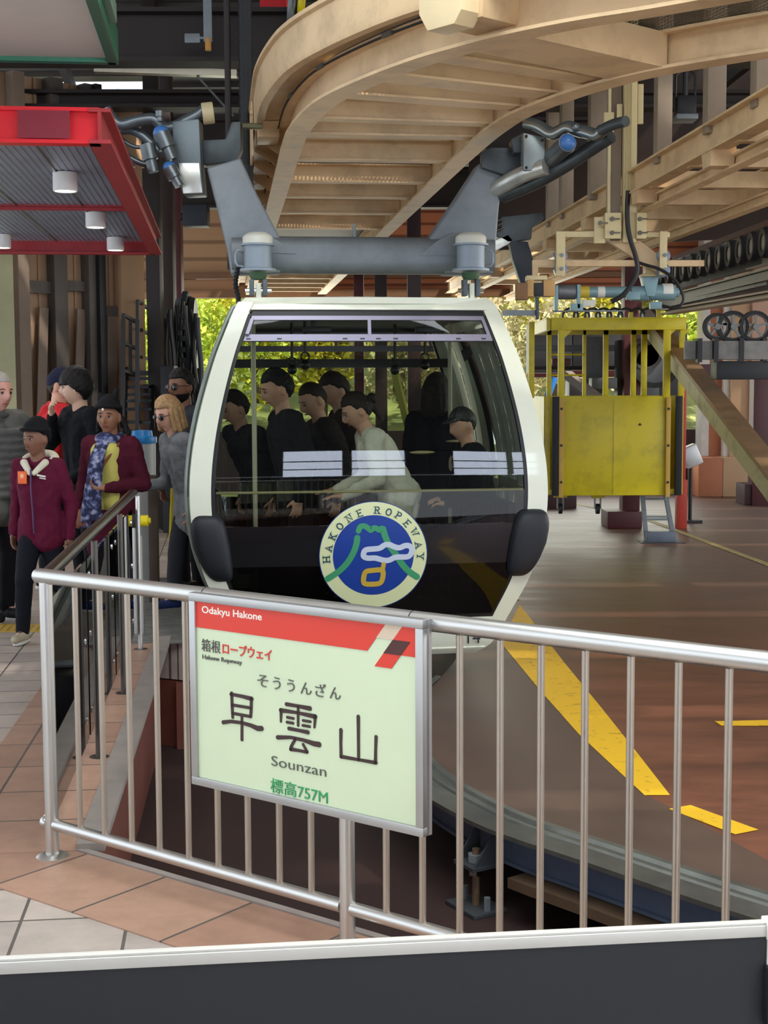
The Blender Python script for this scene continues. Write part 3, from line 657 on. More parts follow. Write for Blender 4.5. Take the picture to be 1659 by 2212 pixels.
# post with yellow sensor clamp at the end of the balustrade
sp = P(288, 1125, 9.45); sb = V((sp.x, sp.y, 0)); t = thing('sensor_post', 'slim grey post with a yellow sensor arm at the end of the glass balustrade', 'post', sb)
b = MB(); b.tube([(0, 0, 0), (0, 0, sp.z + .03)], .018, 12); b.tube([(.045, 0, 0), (.045, 0, sp.z - .1)], .016, 12); b.build('post', STEEL, t)
b = MB(); b.tube([(-.1, 0, sp.z), (-.035, 0, sp.z)], .038, 16); b.build('yellow_arm', YEL, t)
b = MB(); b.tube([(.04, 0, sp.z), (.10, 0, sp.z), (.101, 0, sp.z), (.115, 0, sp.z)], [.038, .038, .02, .02], 16); b.build('yellow_arm', YEL, t)
b = MB(); b.box((0, 0, sp.z), (.075, .07, .09)); b.build('clamp_block', BLKM, t, bevel=.006)
# =================================================================== OVERHEAD STEELWORK
ZB = 3.4                                                  # underside of the deck beams
def path_px(pxs, z=ZB): return [PZ(x, y, z) for x, y in pxs]
OUT = path_px([(634, 305), (649, 277), (676, 246), (712, 216), (798, 176), (916, 132), (1010, 106), (1100, 82), (1250, 52), (1400, 30), (1570, 0)])
OUT = [OUT[0] + AX * 19, OUT[0] + AX * 9, OUT[0] + AX * 3] + OUT; OUT += [OUT[-1] + (OUT[-1] - OUT[-2]).normalized() * 2.2]
INN = path_px([(1100, 261), (1142, 241), (1200, 219), (1270, 195), (1399, 161), (1564, 133), (1659, 119)])
a0 = PZ(1035, 309, ZB); INN = [a0 + AX * 18.4, a0 + AX * 8, a0 + AX * 2.2, a0] + INN; INN += [INN[-1] + (INN[-1] - INN[-2]).normalized() * 2.0]
OUTS, INNS = smooth_path(OUT, 2), smooth_path(INN, 2)
deck = thing('turnaround_deck', 'cream painted overhead steel turnaround deck curving towards the viewer above the cabin', 'overhead deck', (0, 0, 0))
def isec(w_, h, tf=.018, tw=.02):
    return [(-w_/2, 0), (w_/2, 0), (w_/2, tf), (tw/2, tf), (tw/2, h - tf), (w_/2, h - tf), (w_/2, h), (-w_/2, h), (-w_/2, h - tf), (-tw/2, h - tf), (-tw/2, tf), (-w_/2, tf)]
b = MB(); b.section(isec(.155, .20), OUTS); b.build('outer_beam', CREAM, deck, smooth=25)
b = MB(); b.section(isec(.155, .21), INNS); b.build('inner_beam', CREAM, deck, smooth=25)
# fascia rail standing outside the outer beam: +side of the path is outwards
fs = [(.20, .175), (.255, .175), (.265, .20), (.265, .40), (.29, .41), (.29, .435), (.235, .435), (.235, .205), (.20, .20)]
b = MB(); b.section(fs, OUTS); b.build('fascia_rail', CREAM, deck, smooth=30)
b = MB(); b.section([(.03, .232), (.235, .232), (.235, .25), (.03, .25)], OUTS); b.build('rail_shelf', CREAM, deck, smooth=30)
b = MB(); b.section([(.086, .168), (.094, .168), (.094, .180), (.086, .180)], OUTS); b.build('slot_shade_strip', mat('slot_shade_dark', '#2b2a28', .8, var=0), deck)  # solid dark strip, its colour stands in for the shade inside the slot
SW_ = mat('slot_block', '#5c594f', .7, var=.1)
def out_at(pt):                                           # nearest sample of the outer path and its outward normal
    i = min(range(1, len(OUTS) - 1), key=lambda k: (OUTS[k].xy - pt.xy).length); t = (OUTS[i + 1] - OUTS[i - 1]).normalized(); return OUTS[i], V((-t.y, t.x, 0)) * -1, t
for px in ((634, 205), (706, 150), (832, 88)):
    p, n, t = out_at(PZ(px[0] + 5, px[1] + 60, ZB)); b = MB(); b.beam(p + n * .098 + Z * .174 - t * .05, p + n * .098 + Z * .174 + t * .05, .02, .022); b.build('slot_block', SW_, deck)
# drive housing on the curve
p, n, t = out_at(PZ(1062, 90, ZB)); b = MB()
c0 = P(986, 12, p.y - .28); 
b.prism([p + n * .24 + t * a + Z * z for a, z in ((-.15, .36), (-.15, .10), (-.09, .01), (.10, .01), (.15, .07), (.15, .36))], n * .14)
b.build('drive_housing', mat('housing_cream', '#dcc69a', .45, var=.06), deck, bevel=.012)
b = MB(); b.prism([p + n * .0 + t * a + Z * z for a, z in ((-.12, .05), (.17, .05), (.2, .3), (-.12, .3))], n * .26); b.build('housing_bracket', CREAM, deck, bevel=.01)
# end box and gussets at the left end of the curve
p, n, t = out_at(PZ(622, 330, ZB))
b = MB(); b.beam(p + n * .16 + Z * .17 - t * .3, p + n * .16 + Z * .17 + t * .05, .16, .12); b.build('splice_box', CREAM, deck, bevel=.006)
for dd in (.35, .9, 1.6, 2.4, 3.4):
    q = p - t * 0 + AX * dd; b = MB(); b.prism([q + n * .02 + Z * .02, q + n * .24 + Z * .16, q + n * .24 + Z * .2, q + n * .02 + Z * .2], AX * .02); b.build('gusset_plate', CREAM, deck)
b = MB(); q = p + n * .275 + Z * .29; b.tube([q, q + n * .02], .02, 8); b.build('bolt_head', CREAM, deck)
# side plate of the straight part
b = MB(); b.prism([p + n * .27 + AX * .1 + Z * .0, p + n * .27 + AX * 6 + Z * .06, p + n * .27 + AX * 6 + Z * .4, p + n * .27 + AX * .1 + Z * .4], n * .015); b.build('side_plate', CREAM, deck)
# joists between the two beams
def nearest(path, pt):
    best = None
    for a, c in zip(path, path[1:]):
        d = c - a; k = max(0, min(1, (pt - a).dot(d) / d.length_squared)); q = a + d * k
        if best is None or (q - pt).length < (best - pt).length: best = q
    return best
def joist(pi, kind, h=.16, w_=.1):
    b = MB(); q = nearest(OUTS, pi); a = pi + Z * .03; c = V((q.x, q.y, ZB)) + Z * .03; d = (c - a).normalized(); a = a + d * .03; c = c - d * .03
    if kind == 'box':
        b.beam(a + Z * (h / 2 - .02), c + Z * (h / 2 - .02), w_, h)
    else:
        for z, ww, hh in ((.0, w_, .014), (h - .014, w_, .014)): b.beam(a + Z * (z + .007), c + Z * (z + .007), ww, hh)
        b.beam(a + Z * h / 2, c + Z * h / 2, .014, h - .02)
    b.build('joist', CREAM, deck)
for px, kind, h, w_ in (((905, 437), 'i', .16, .1), ((940, 405), 'i', .16, .1), ((985, 360), 'i', .17, .12), ((1035, 309), 'i', .17, .14), ((1070, 281), 'i', .16, .12), ((1125, 246), 'i', .18, .16), ((1195, 220), 'i', .18, .22), ((1285, 190), 'i', .16, .16), ((1385, 165), 'box', .19, .40), ((1900, 100), 'i', .17, .16), ((870, 470), 'i', .16, .1), ((840, 502), 'i', .16, .1)):
    pi = PZ(px[0], px[1], ZB); joist(nearest(INNS, pi), kind, h, w_)
for k in range(7): joist(INNS[0] + (a0 - INNS[0]) * (k * .055 + .02), 'i')
# expanded metal grating lying on the joists
def grate_mat():
    m = bpy.data.materials.new('expanded_metal'); m.use_nodes = True; t = m.node_tree; b = t.nodes['Principled BSDF']
    b.inputs['Base Color'].default_value = lin('#6d6a5e'); b.inputs['Metallic'].default_value = .4; b.inputs['Roughness'].default_value = .5
    tc = t.nodes.new('ShaderNodeTexCoord'); mp = t.nodes.new('ShaderNodeMapping'); mp.inputs['Rotation'].default_value = (0, 0, .6)
    br = t.nodes.new('ShaderNodeTexBrick'); br.inputs['Scale'].default_value = 1; br.inputs['Brick Width'].default_value = .055; br.inputs['Row Height'].default_value = .022; br.inputs['Mortar Size'].default_value = .005
    t.links.new(tc.outputs['Object'], mp.inputs[0]); t.links.new(mp.outputs[0], br.inputs[0]); t.links.new(br.outputs['Fac'], b.inputs['Alpha']); return m
GRATE = grate_mat(); b = MB(); vs = []; fsx = []
js = [p for p in INNS if p.y < 24]
for p in js: q = nearest(OUTS, p); vs += [V((p.x, p.y, ZB + .215)), V((q.x, q.y, ZB + .215))]
fsx = [(2 * i, 2 * i + 1, 2 * i + 3, 2 * i + 2) for i in range(len(js) - 1)]; N = len(vs)
b.add(vs + [v + Z * .01 for v in vs], fsx + [tuple(i + N for i in f[::-1]) for f in fsx]); b.build('grating', GRATE, deck)

# ---- second deck along the right side
rdk = thing('storage_rail_deck', 'cream steel rail deck receding along the right behind the hoist mast', 'overhead deck', (0, 0, 0))
ra = PZ(1659, 268, ZB); rb_ = PZ(1200, 512, ZB); rdv = (rb_ - ra).normalized(); rnn = V((rdv.y, -rdv.x, 0)); RA = ra - rdv * 4; RB = ra + rdv * 17
def rside(off, z, w_, h, nm, m=CREAM, sec=None):
    b = MB(); p0, p1 = RA + rnn * off + Z * z, RB + rnn * off + Z * z; b.section(sec or isec(w_, h), [p0, p1]); return b.build(nm, m, rdk, smooth=25)
rside(.0, .0, .14, .22, 'side_beam'); rside(.14, -.13, .10, .10, 'lower_rail'); rside(1.15, -.02, .14, .22, 'side_beam'); rside(1.02, -.16, .1, .1, 'lower_rail')
for k in range(16):
    o = RA + rdv * (1.2 + k * 1.15); b = MB(); b.beam(o + Z * .06, o + rnn * 1.15 + Z * .06, .1, .14); b.build('joist', CREAM, rdk)
for k in range(8):
    o = RA + rdv * (2.9 + k * 2.1) - rnn * .06 + Z * .02; b = MB(); b.prism([o, o + rdv * .28, o + rdv * .24 - Z * .13, o + rdv * .06 - Z * .13], rnn * .18); b.build('rail_bracket', CREAM, rdk)
POSTT = mat('taupe_steel_post', '#8f7d69', .5, var=.1)
for k, (x0, x1, y, Y) in enumerate(((1100, 1124, 440, 17), (1128, 1154, 430, 16.2), (1196, 1242, 400, 14.6), (1384, 1416, 350, 12.3), (1520, 1560, 290, 10.9), (1626, 1656, 220, 9.9))):
    p = P((x0 + x1) / 2, y, Y); ww = (x1 - x0) / F * Y; s0 = (p - RA).dot(rdv); q = RA + rdv * s0 + rnn * .02; b = MB()
    b.box((q.x, q.y, ZB + 1.6), (ww, .12, 2.9), AR); b.build('hanger_post', POSTT, rdk, bevel=.004)
# dark cladding behind the deck posts
b = MB(); b.prism([(1.2, 20, 3.55), (11, 15.5, 3.55), (11, 15.5, 6.2), (1.2, 20, 5.6)], (0, .05, 0)); struct(b.build('wall_upper_right', mat('dark_brown_cladding', '#3a2b24', .7, var=.15)), 'dark brown cladding behind the right deck posts', 'wall')

# ---- red canopy with downlights
cz = 3.0; C0 = P(218, 322, 8.0); C0.z = 0
can = thing('red_canopy', 'red steel framed canopy with blue grey corrugated ceiling above the waiting people', 'canopy', C0)
CL = 6.45; CW = 3.6
def cb(x0, y0, x1, y1, z0, h, w_, m, nm, par=can, **k):
    b = MB(); p0, p1 = AN * x0 + AX * y0 + Z * z0, AN * x1 + AX * y1 + Z * z0; d = (p1 - p0).normalized()
    b.section(isec(w_, h, .02, .02), [p0, p1]); return b.build(nm, m, par, smooth=25)
RWEB = mat('bright_red_paint', '#e8242f', .35, var=.04)
cb(0, 0, -CW, 0, cz, .195, .10, RWEB, 'front_beam'); cb(.0, -.06, .0, CL, cz, .19, .12, REDD, 'side_beam'); cb(0, CL, -CW, CL, cz, .17, .1, REDD, 'back_beam'); cb(-.06, CL * .56, -CW, CL * .56, cz + .085, .045, .05, REDD, 'cross_beam'); cb(-CW, -.06, -CW, CL, cz, .19, .12, REDD, 'side_beam')
b = MB(); b.box(AN * -.30 + AX * -.051 + Z * (cz + .10), (.28, .004, .15), AR); b.build('maroon_patch', mat('faded_maroon_patch', '#8c2233', .5, var=.15, scale=30), can)
CEILM = mat('blue_grey_corrugated', '#98a0b2', .4, .25, var=.12, scale=3)
b = MB()
n = 150
for i in range(n):
    x = -CW + .06 + (CW - .12) * (i + .5) / n; b.beam(AN * x + AX * .06 + Z * (cz + .13 + (.004 if i % 2 else 0)), AN * x + AX * (CL - .05) + Z * (cz + .13 + (.004 if i % 2 else 0)), (CW - .12) / n, .012)
b.build('corrugated_ceiling', CEILM, can)
for k in range(7):
    x = -.45 - k * .52; b = MB(); b.beam(AN * x + AX * .06 + Z * (cz + .12), AN * (x) + AX * (CL - .05) + Z * (cz + .12), .012, .012); b.build('ceiling_seam', ALU, can)
b = MB()
for k in range(3): b.tube([AN * (-.02 + .066) + AX * (1.4 + k * 2) + Z * (cz + .03), AN * .066 + AX * (1.4 + k * 2) + Z * (cz + .17)], .006, 6)
DLW = mat('downlight_white', '#e9e7e2', .4, var=.02); LAMP = mat('downlight_glow', '#fff4e2', .4, var=0, emit='#fff1dc', estr=14)
for i, (x, y, lb) in enumerate(((140, 372, 'white round downlight nearest the red front beam'), (206, 458, 'white round downlight just beyond the red cross beam'), (249, 512, 'smallest white downlight near the canopy far corner'), (4, 506, 'white downlight cut by the left picture edge, under the canopy'), (-120, 430, 'white downlight further in under the red canopy'))):
    p = PZ(x, y, cz + .124); t = thing('downlight', lb, 'ceiling light', p, 0, 'downlights under the red canopy')
    b = MB(); b.lathe([(.075, 0), (.082, -.004), (.082, -.125), (.078, -.13), (.07, -.128), (.066, -.10), (.0, -.10)], None, 28); b.build('housing', DLW, t)
    b = MB(); b.lathe([(0, -.104), (.06, -.104), (.062, -.112), (0, -.118)], None, 24); b.build('lamp', LAMP, t)
    l = bpy.data.lights.new('downlight_lamp', 'SPOT'); l.energy = 22; l.spot_size = 2.2; l.color = (1, .93, .82); l.shadow_soft_size = .06
    lo = bpy.data.objects.new('downlight_lamp', l); COL.objects.link(lo); lo.parent = t; lo.location = (0, 0, -.135)

# ---- grey ceiling panel with a green edge, top left
sz = 3.5; q = PZ(252, 133, sz); sof = thing('overhead_signboard', 'pale grey overhead panel with a green metal edge above the red canopy', 'overhead panel', (q.x, q.y, sz))
b = MB(); b.box(AN * -1.6 - AX * 2.4 + Z * .06, (3.12, 4.72, .10), AR); b.build('panel', mat('pale_grey_soffit', '#cfc7be', .6, var=.04), sof)
GREEN = mat('green_edge_metal', '#2f7358', .4, .2, var=.2, scale=14)
b = MB(); b.box(AN * -.02 - AX * 2.4 + Z * .08, (.06, 4.84, .19), AR); b.build('green_edge', GREEN, sof, bevel=.004)
b = MB(); b.box(AN * -1.6 - AX * .01 + Z * .08, (3.2, .06, .19), AR); b.build('green_edge', GREEN, sof, bevel=.004)
b = MB(); b.box(AN * .03 - AX * .9 + Z * .1, (.04, .5, .1), AR); b.build('edge_clip', mat('pale_green_clip', '#7ea08c', .4, .3), sof, bevel=.004)
# ---- bits hanging in the dark under the roof
h = P(449, 60, 13.0); t = thing('hanging_sensor', 'grey conduit with a small sensor plate hanging left of the black ribbed hose', 'sensor', h)
b = MB(); b.box((0, 0, .45), (.075, .04, 1.15)); b.build('conduit', GALV, t, bevel=.004)
b = MB(); b.box((-.14, 0, -.09), (.14, .02, .085)); b.build('plate', GALV, t, bevel=.01)
b = MB(); b.box((-.05, 0, -.09), (.06, .02, .02)); b.build('arm', GALV, t)
b = MB(); b.tube([(0, 0, -.09), (0, 0, -.2)], .028, 10); b.build('sensor_tip', mat('amber_tip', '#c98a35', .4), t)
b = MB(); yy = 11.4; x0 = P(531, 200, yy).x; pts = [V((x0, yy, z)) for z in np.arange(2.95, 6.3, .035)]
b.tube(pts, [.058 if i % 2 else .050 for i in range(len(pts))], 14); o = b.build('cable_hose', BLACK); tag(o, 'thick black ribbed hose hanging straight down beside the deck end', 'hose')
b = MB(); b.tube([(x0 - .14, yy, 2.6), (x0 - .14, yy, 6.2)], .025, 8); o = b.build('drop_pipe', DBROWN); tag(o, 'thin dark pipe hanging beside the ribbed hose', 'pipe')
g0, g1_ = P(205, 157, 15.5), P(512, 167, 15.5); t = thing('roof_gutter', 'pale metal gutter rail below the dark roof girder', 'gutter', g0)
b = MB(); d = g1_ - g0; b.section([(-.06, 0), (.06, 0), (.06, .07), (.045, .07), (.045, .015), (-.045, .015), (-.045, .07), (-.06, .07)], [V((0, 0, 0)), d]); b.build('channel', mat('pale_gutter', '#b9b6a8', .35, .5), t)
pts = [d * .02 + V((.0 + i * .006, .03 * math.sin(i * .7), .05 + .03 * math.cos(i * .7))) for i in range(90)]
b = MB(); b.tube(pts, .006, 6); b.build('spring', GALV, t)
b = MB(); b.tube([d * .72 + Z * .0, d * .95 - Z * .35 + V((0, .3, 0))], .012, 6); b.build('stay', GALV, t)
p = P(1480, 230, 13.5); t = thing('flood_lamp', 'black floodlight hanging under the roof right of the hoist mast', 'lamp', p)
b = MB(); b.box((0, 0, 0), (.17, .2, .17)); b.build('housing', BLKM, t, bevel=.01)
b = MB(); b.box((0, -.0, -.11), (.2, .24, .05)); b.build('lens_rim', GALV, t, bevel=.01)
for sx in (-.09, .09):
    b = MB(); b.tube([(sx, 0, -.05), (sx, 0, .28), (sx * .4, 0, .33)], .012, 6); b.build('bracket', BLKM, t)
b = MB(); b.tube([(0, 0, .08), (0, 0, 1.6)], .025, 8); b.build('stem', BLKM, t)
# wheels glimpsed high up between the hose and the deck
for i, (x, y, rr, m_) in enumerate(((630, 8, .17, GALV), (652, 0, .17, YEL))):
    p = P(x, y, 13); b = MB(); b.tube([p + V((.02 * math.cos(a), rr * math.sin(a), rr * math.cos(a))) for a in [k * math.pi / 12 for k in range(24)]], .022, 8, closed=True)
    for k in range(3): a = k * math.pi / 3; b.tube([p + V((0, rr * math.sin(a), rr * math.cos(a))), p - V((0, rr * math.sin(a), rr * math.cos(a)))], .015, 6)
    tag(b.build('sheave', m_), ('grey spoked guide wheel high above the deck end', 'yellow spoked guide wheel high above the deck end')[i], 'wheel')
b = MB(); p = P(592, 40, 13.6); b.box(p, (.24, .3, .46)); tag(b.build('machine_cover', RED, bevel=.02), 'red machine cover in the dark above the deck end', 'machine cover')

# ---- guide rail around the slab
gr = thing('guide_rail', 'curved galvanised steel guide rail channel edging the slab on bolted feet', 'rail', (0, 0, 0))
GP = [p for p in EDGE if p.y < 9.6]
b = MB(); b.section([(-.01, .0), (-.01, .012), (.02, .014), (.028, .026), (.045, .026), (.052, .012), (.085, .014), (.095, .03), (.13, .03), (.13, .02), (.115, .015), (.115, -.004), (.06, -.004)], [p - Z * .005 for p in GP]) ; 
RAILTOP = mat('worn_steel_rail_top', '#85877f', .3, .7, var=.3, scale=4); b.build('rail_top', RAILTOP, gr, smooth=30)
b = MB(); b.section([(-.125, .0), (-.01, .0), (-.01, .03), (-.125, .02)], [p - Z * .005 for p in GP]); b.build('rail_flange', mat('grey_rail_flange', '#6e6d66', .4, .6, var=.25), gr, smooth=30)
b = MB(); b.section([(.02, -.175), (.035, -.175), (.035, -.0), (.02, -.0)], GP); b.build('rail_web', mat('blue_grey_channel', '#6f7f97', .45, .3, var=.25, scale=4), gr, smooth=30)
b = MB(); b.section([(.0, -.18), (.10, -.18), (.10, -.165), (.0, -.165)], GP); b.build('lower_flange', MATS['blue_grey_channel'], gr, smooth=30)
TIMB = mat('brown_packing', '#5b4632', .7, var=.2)
b = MB(); b.section([(-.1, -.23), (.02, -.23), (.02, -.185), (-.1, -.185)], [p for p in GP if p.y < 6.2]); b.build('packing_strip', TIMB, gr)
DSTEEL = mat('dark_foot_steel', '#4a4d50', .5, .4, var=.2)
def gfoot(pt):
    i = min(range(1, len(GP) - 1), key=lambda k: (GP[k] - pt).length); p = GP[i]; t = (GP[i + 1] - GP[i - 1]).normalized(); n = -V((t.y, -t.x, 0)); n = n if n.x < 0 else -n; R = Matrix((t, n, Z)).transposed()
    f = MB(); q = V((p.x, p.y, 0)) + n * .09
    f.box(q + Z * -.69, (.24, .18, .02), R); foot = f.build('foot_plate', DSTEEL, gr, bevel=.003)
    f = MB(); f.box(q + Z * -.49, (.16, .14, .016), R); f.build('bracket_shelf', DSTEEL, foot)
    for s in (-.07, .07):
        f = MB(); f.prism([q + t * s + Z * -.32 - n * .07, q + t * s + Z * -.5 - n * .07, q + t * s + Z * -.5 + n * .07], t * .012); f.build('gusset', DSTEEL, foot)
    f = MB(); f.tube([q + Z * -.68, q + Z * -.42], .018, 10); f.build('stud', mat('rusty_stud', '#8a7158', .5, .5), foot)
    f = MB(); f.tube([q + Z * -.48, q + Z * -.445], .04, 6); f.build('nut', GALV, foot)
    f = MB(); f.tube([q + Z * -.54, q + Z * -.505], .036, 6); f.build('nut', CHROME, foot)
    for s in (-.09, .09):
        f = MB(); f.tube([q + t * s + Z * -.68, q + t * s + Z * -.62], .016, 6); f.build('anchor_bolt', GALV, foot)
gfoot(PZ(1050, 1772, -.3)); gfoot(V((.05, 8.4, -.3))); gfoot(V((2.7, 3.7, -.3)))
# =================================================================== THE CABIN
GPHI = math.radians(7.0); gback = V((-math.sin(GPHI), math.cos(GPHI), 0)); gright = V((math.cos(GPHI), math.sin(GPHI), 0))
g0 = P(803, 842, 9.2); GO = V((g0.x, g0.y, 0)) + gback * 1.35
gon = thing('ropeway_cabin', 'cream framed ropeway cabin with big dark windows and a round blue emblem, full of passengers', 'ropeway cabin', GO, GPHI)
GI = Matrix.Rotation(-GPHI, 3, 'Z')
def to_l(p): return GI @ (V(p) - GO)
def LP(px, py, yl): return to_l(PP(px, py, GO + gback * yl, gback))          # photo point on the cabin's cross plane y = yl
def LG(px, py, Y): return to_l(P(px, py, Y))
GCREAM = mat('cabin_cream', '#e3e6d2', .22, var=.03, coat=.4); GASK = mat('black_gasket', '#121314', .4, var=0); GDARK = mat('cabin_black_panel', '#17191c', .12, var=.03, coat=.5)
PURP = mat('anodised_purple_grey', '#8f8b9c', .35, .6, var=.05); CGLASS = glass('cabin_glass', '#d2d8ce', 1.0); CGLASS2 = glass('cabin_side_glass', '#d8ddd4', 1.0); LGLASS = glass('cabin_lower_glass', '#3d4245', .9)
SEAT = mat('dark_bench_seat', '#2c2d33', .6, var=.1); INTER = mat('cabin_lining', '#8d8c86', .6, var=.05); POLE = mat('cream_pole', '#c9c3ab', .35, var=.03)
PR = [(-.135, .72), (-.08, .81), (.0, .865), (.156, .945), (.396, 1.065), (.636, 1.14), (.906, 1.172), (1.176, 1.160), (1.476, 1.105), (1.836, 1.0), (2.05, .915), (2.136, .878), (2.20, .845), (2.245, .80)]
from bisect import bisect
def wz(z):
    zs = [p[0] for p in PR]; i = min(max(bisect(zs, z) - 1, 0), len(PR) - 2); i0, i1, i2, i3 = max(i - 1, 0), i, i + 1, min(i + 2, len(PR) - 1); t = (z - PR[i1][0]) / (PR[i2][0] - PR[i1][0])
    m1 = (PR[i2][1] - PR[i0][1]) / (PR[i2][0] - PR[i0][0]); m2 = (PR[i3][1] - PR[i1][1]) / (PR[i3][0] - PR[i1][0]); h = PR[i2][0] - PR[i1][0]; t = max(0, min(1, t))
    return (2*t**3 - 3*t*t + 1) * PR[i1][1] + (t**3 - 2*t*t + t) * h * m1 + (-2*t**3 + 3*t*t) * PR[i2][1] + (t**3 - t*t) * h * m2
def yf(z): return -1.35 + .45 * (1.172 - wz(z))
def front(u, z, o=0.): return (u * wz(z), yf(z) + .03 * u * u - o, z)
def backs(u, z, o=0.): return (-u * wz(z), -(yf(z) + .03 * u * u) + o, z)
def side(s):
    return lambda t, z: (s * (wz(z) + .05 * (1 - (2 * t - 1) ** 2)), (yf(z) + .03) * (1 - 2 * t) , z)
def end_parts(fn, pre, full):
    def g(nm, u0, u1, z0, z1, m, th=.03, nu=10, nz=16, par=gon, o=0):
        b = MB(); b.grid(lambda u, z: fn(u, z, o), u0, u1, z0, z1, nu, nz, th); return b.build(nm, m, par, smooth=40)
    for s in (-1, 1):
        g('corner_pillar', s * .885, s * 1.0, -.03, 2.2, GCREAM, .05, 3, 40); g('gasket', s * .865, s * .888, .10, 2.13, GASK, .03, 2, 36, o=-.004)
    g('header', -1, 1, 2.17, 2.245, GCREAM, .05, 20, 4); g('header_lip', -.9, .9, 2.165, 2.182, GCREAM, .05, 20, 2, o=.012); g('gasket', -.87, .87, 2.12, 2.172, GASK, .03, 16, 2, o=-.004)
    ap = g('apron', -1, 1, -.135, .125, GCREAM, .05, 20, 8); g('apron_lip', -.98, .98, -.105, -.09, GCREAM, .04, 20, 2, o=.012); g('gasket', -.87, .87, .12, .15, GASK, .03, 16, 2, o=-.004)
    g('window_pane', -.868, .868, .76, 1.97, CGLASS, 0, 24, 24, o=-.006)
    g('sill_panel', -.868, .868, .50, .765, GDARK, .03, 20, 6, o=-.004); g('lower_pane', -.868, .868, .145, .505, LGLASS, 0, 20, 8, o=-.006)
    # ventilator: upper light with its frame
    vf = g('vent_frame', -.86, .86, 1.962, 2.005, PURP, .03, 20, 2, o=.004); g('vent_bar', -.86, .86, 2.098, 2.125, PURP, .03, 20, 2, par=vf, o=.004)
    g('vent_bar', -.012, .012, 2.0, 2.1, PURP, .03, 2, 2, par=vf, o=.006)
    for s in (-1, 1): g('vent_bar', s * .835, s * .86, 2.0, 2.1, PURP, .03, 2, 3, par=vf, o=.004)
    g('vent_pane', -.84, .84, 2.003, 2.10, CGLASS2, 0, 12, 2, par=vf, o=-.004)
    if full:
        for u in (-.83, -.62, -.17, -.05, .06, .18, .62, .80): g('vent_slot', u - .016, u + .016, 1.972, 1.980, GASK, .004, 1, 1, par=vf, o=.006)
        b = MB(); b.tube([V(front(-.86 + 1.72 * i / 16, .985, -.03)) for i in range(17)], .0085, 8); b.build('guard_rail', CREAM2, gon)
    for s in (-1, 1):                                        # corner bumpers
        b = MB()
        def bump(a, c): 
            ca, sa, cc, sc = math.cos(a), math.sin(a), math.cos(c), math.sin(c); e = .55; f_ = lambda q: math.copysign(abs(q) ** e, q)
            return f_(cc) * f_(ca), f_(cc) * f_(sa), f_(sc)
        zc = .63; 
        def bp(a, c):
            x, y, z = bump(a, c); zz = zc + z * .225; xx, yy, _ = fn(s * 1.0, zz); wx = .118 * (1 - .25 * max(0, -z))
            sx = 1 if xx > 0 else -1; sy = 1 if yy > 0 else -1
            return (xx - sx * .098 + x * wx, yy + sy * .0 + y * .10, zz)
        b.grid(bp, 0, 2 * math.pi, -math.pi / 2, math.pi / 2, 28, 16); b.build('corner_bumper', mat('black_bumper_pad', '#1c1f26', .55, var=.06, bump=.1, bscale=200), gon, smooth=60)
end_parts(front, 'front', True); end_parts(backs, 'back', False)
for s in (-1, 1):
    fn = side(s)
    def g(nm, t0, t1, z0, z1, m, th=.03, nt_=6, nz=16, par=gon):
        b = MB(); b.grid(lambda t, z: fn(t if s > 0 else 1 - t, z), *( (t0, t1) if s > 0 else (1 - t1, 1 - t0)), z0, z1, nt_, nz, th); return b.build(nm, m, par, smooth=40)
    g('corner_pillar', 0, .05, -.03, 2.2, GCREAM, .05, 2, 40); g('corner_pillar', .95, 1, -.03, 2.2, GCREAM, .05, 2, 40); g('side_sill', 0, 1, -.135, .12, GCREAM, .05, 16, 6); g('side_header', 0, 1, 2.1, 2.245, GCREAM, .05, 16, 6)
    g('gasket', .05, .062, .1, 2.12, GASK, .04, 1, 30); 
    for t0, t1 in ((.062, .36), (.64, .938)):
        g('side_pane', t0, t1, .95, 2.1, CGLASS2, 0, 8, 20); g('side_panel', t0, t1, .12, .95, GCREAM, .04, 8, 12)
    for t0, t1 in ((.36, .498), (.502, .64)):                # sliding door leaves
        d = g('door_leaf', t0, t1, .05, 2.12, mat('door_grey', '#9aa09b', .35, .4, var=.05), .0, 1, 1)
        me = d.data; me.clear_geometry()
        b = MB(); fr_ = .018
        for a0_, a1_, z0, z1 in ((t0, t0 + fr_, .05, 2.1), (t1 - fr_, t1, .05, 2.1), (t0, t1, .05, .16), (t0, t1, 2.02, 2.1), (t0, t1, .9, .98)):
            A0, A1 = (a0_, a1_) if s > 0 else (1 - a1_, 1 - a0_); b.grid(lambda t, z: fn(t if s > 0 else 1 - t, z), A0, A1, z0, z1, 2, 12, .035)
        tmp = b.build('tmp', MATS['door_grey']); d.data = tmp.data; d.data.name = 'door_leaf'; bpy.data.objects.remove(tmp)
        g('door_pane', t0 + fr_, t1 - fr_, .98, 2.02, CGLASS2, 0, 3, 14, d); g('door_pane', t0 + fr_, t1 - fr_, .16, .9, CGLASS2, 0, 3, 10, d)
    for t in (.085, .12):                                    # drip channels beside the pillar
        b = MB(); pts = [V(fn(t, z)) + V((s * .012, 0, 0)) for z in np.linspace(.1, 2.2, 30)]; b.tube(pts, .012, 6); b.build('drip_channel', mat('grey_green_channel', '#8f9a90', .35, .3), gon)
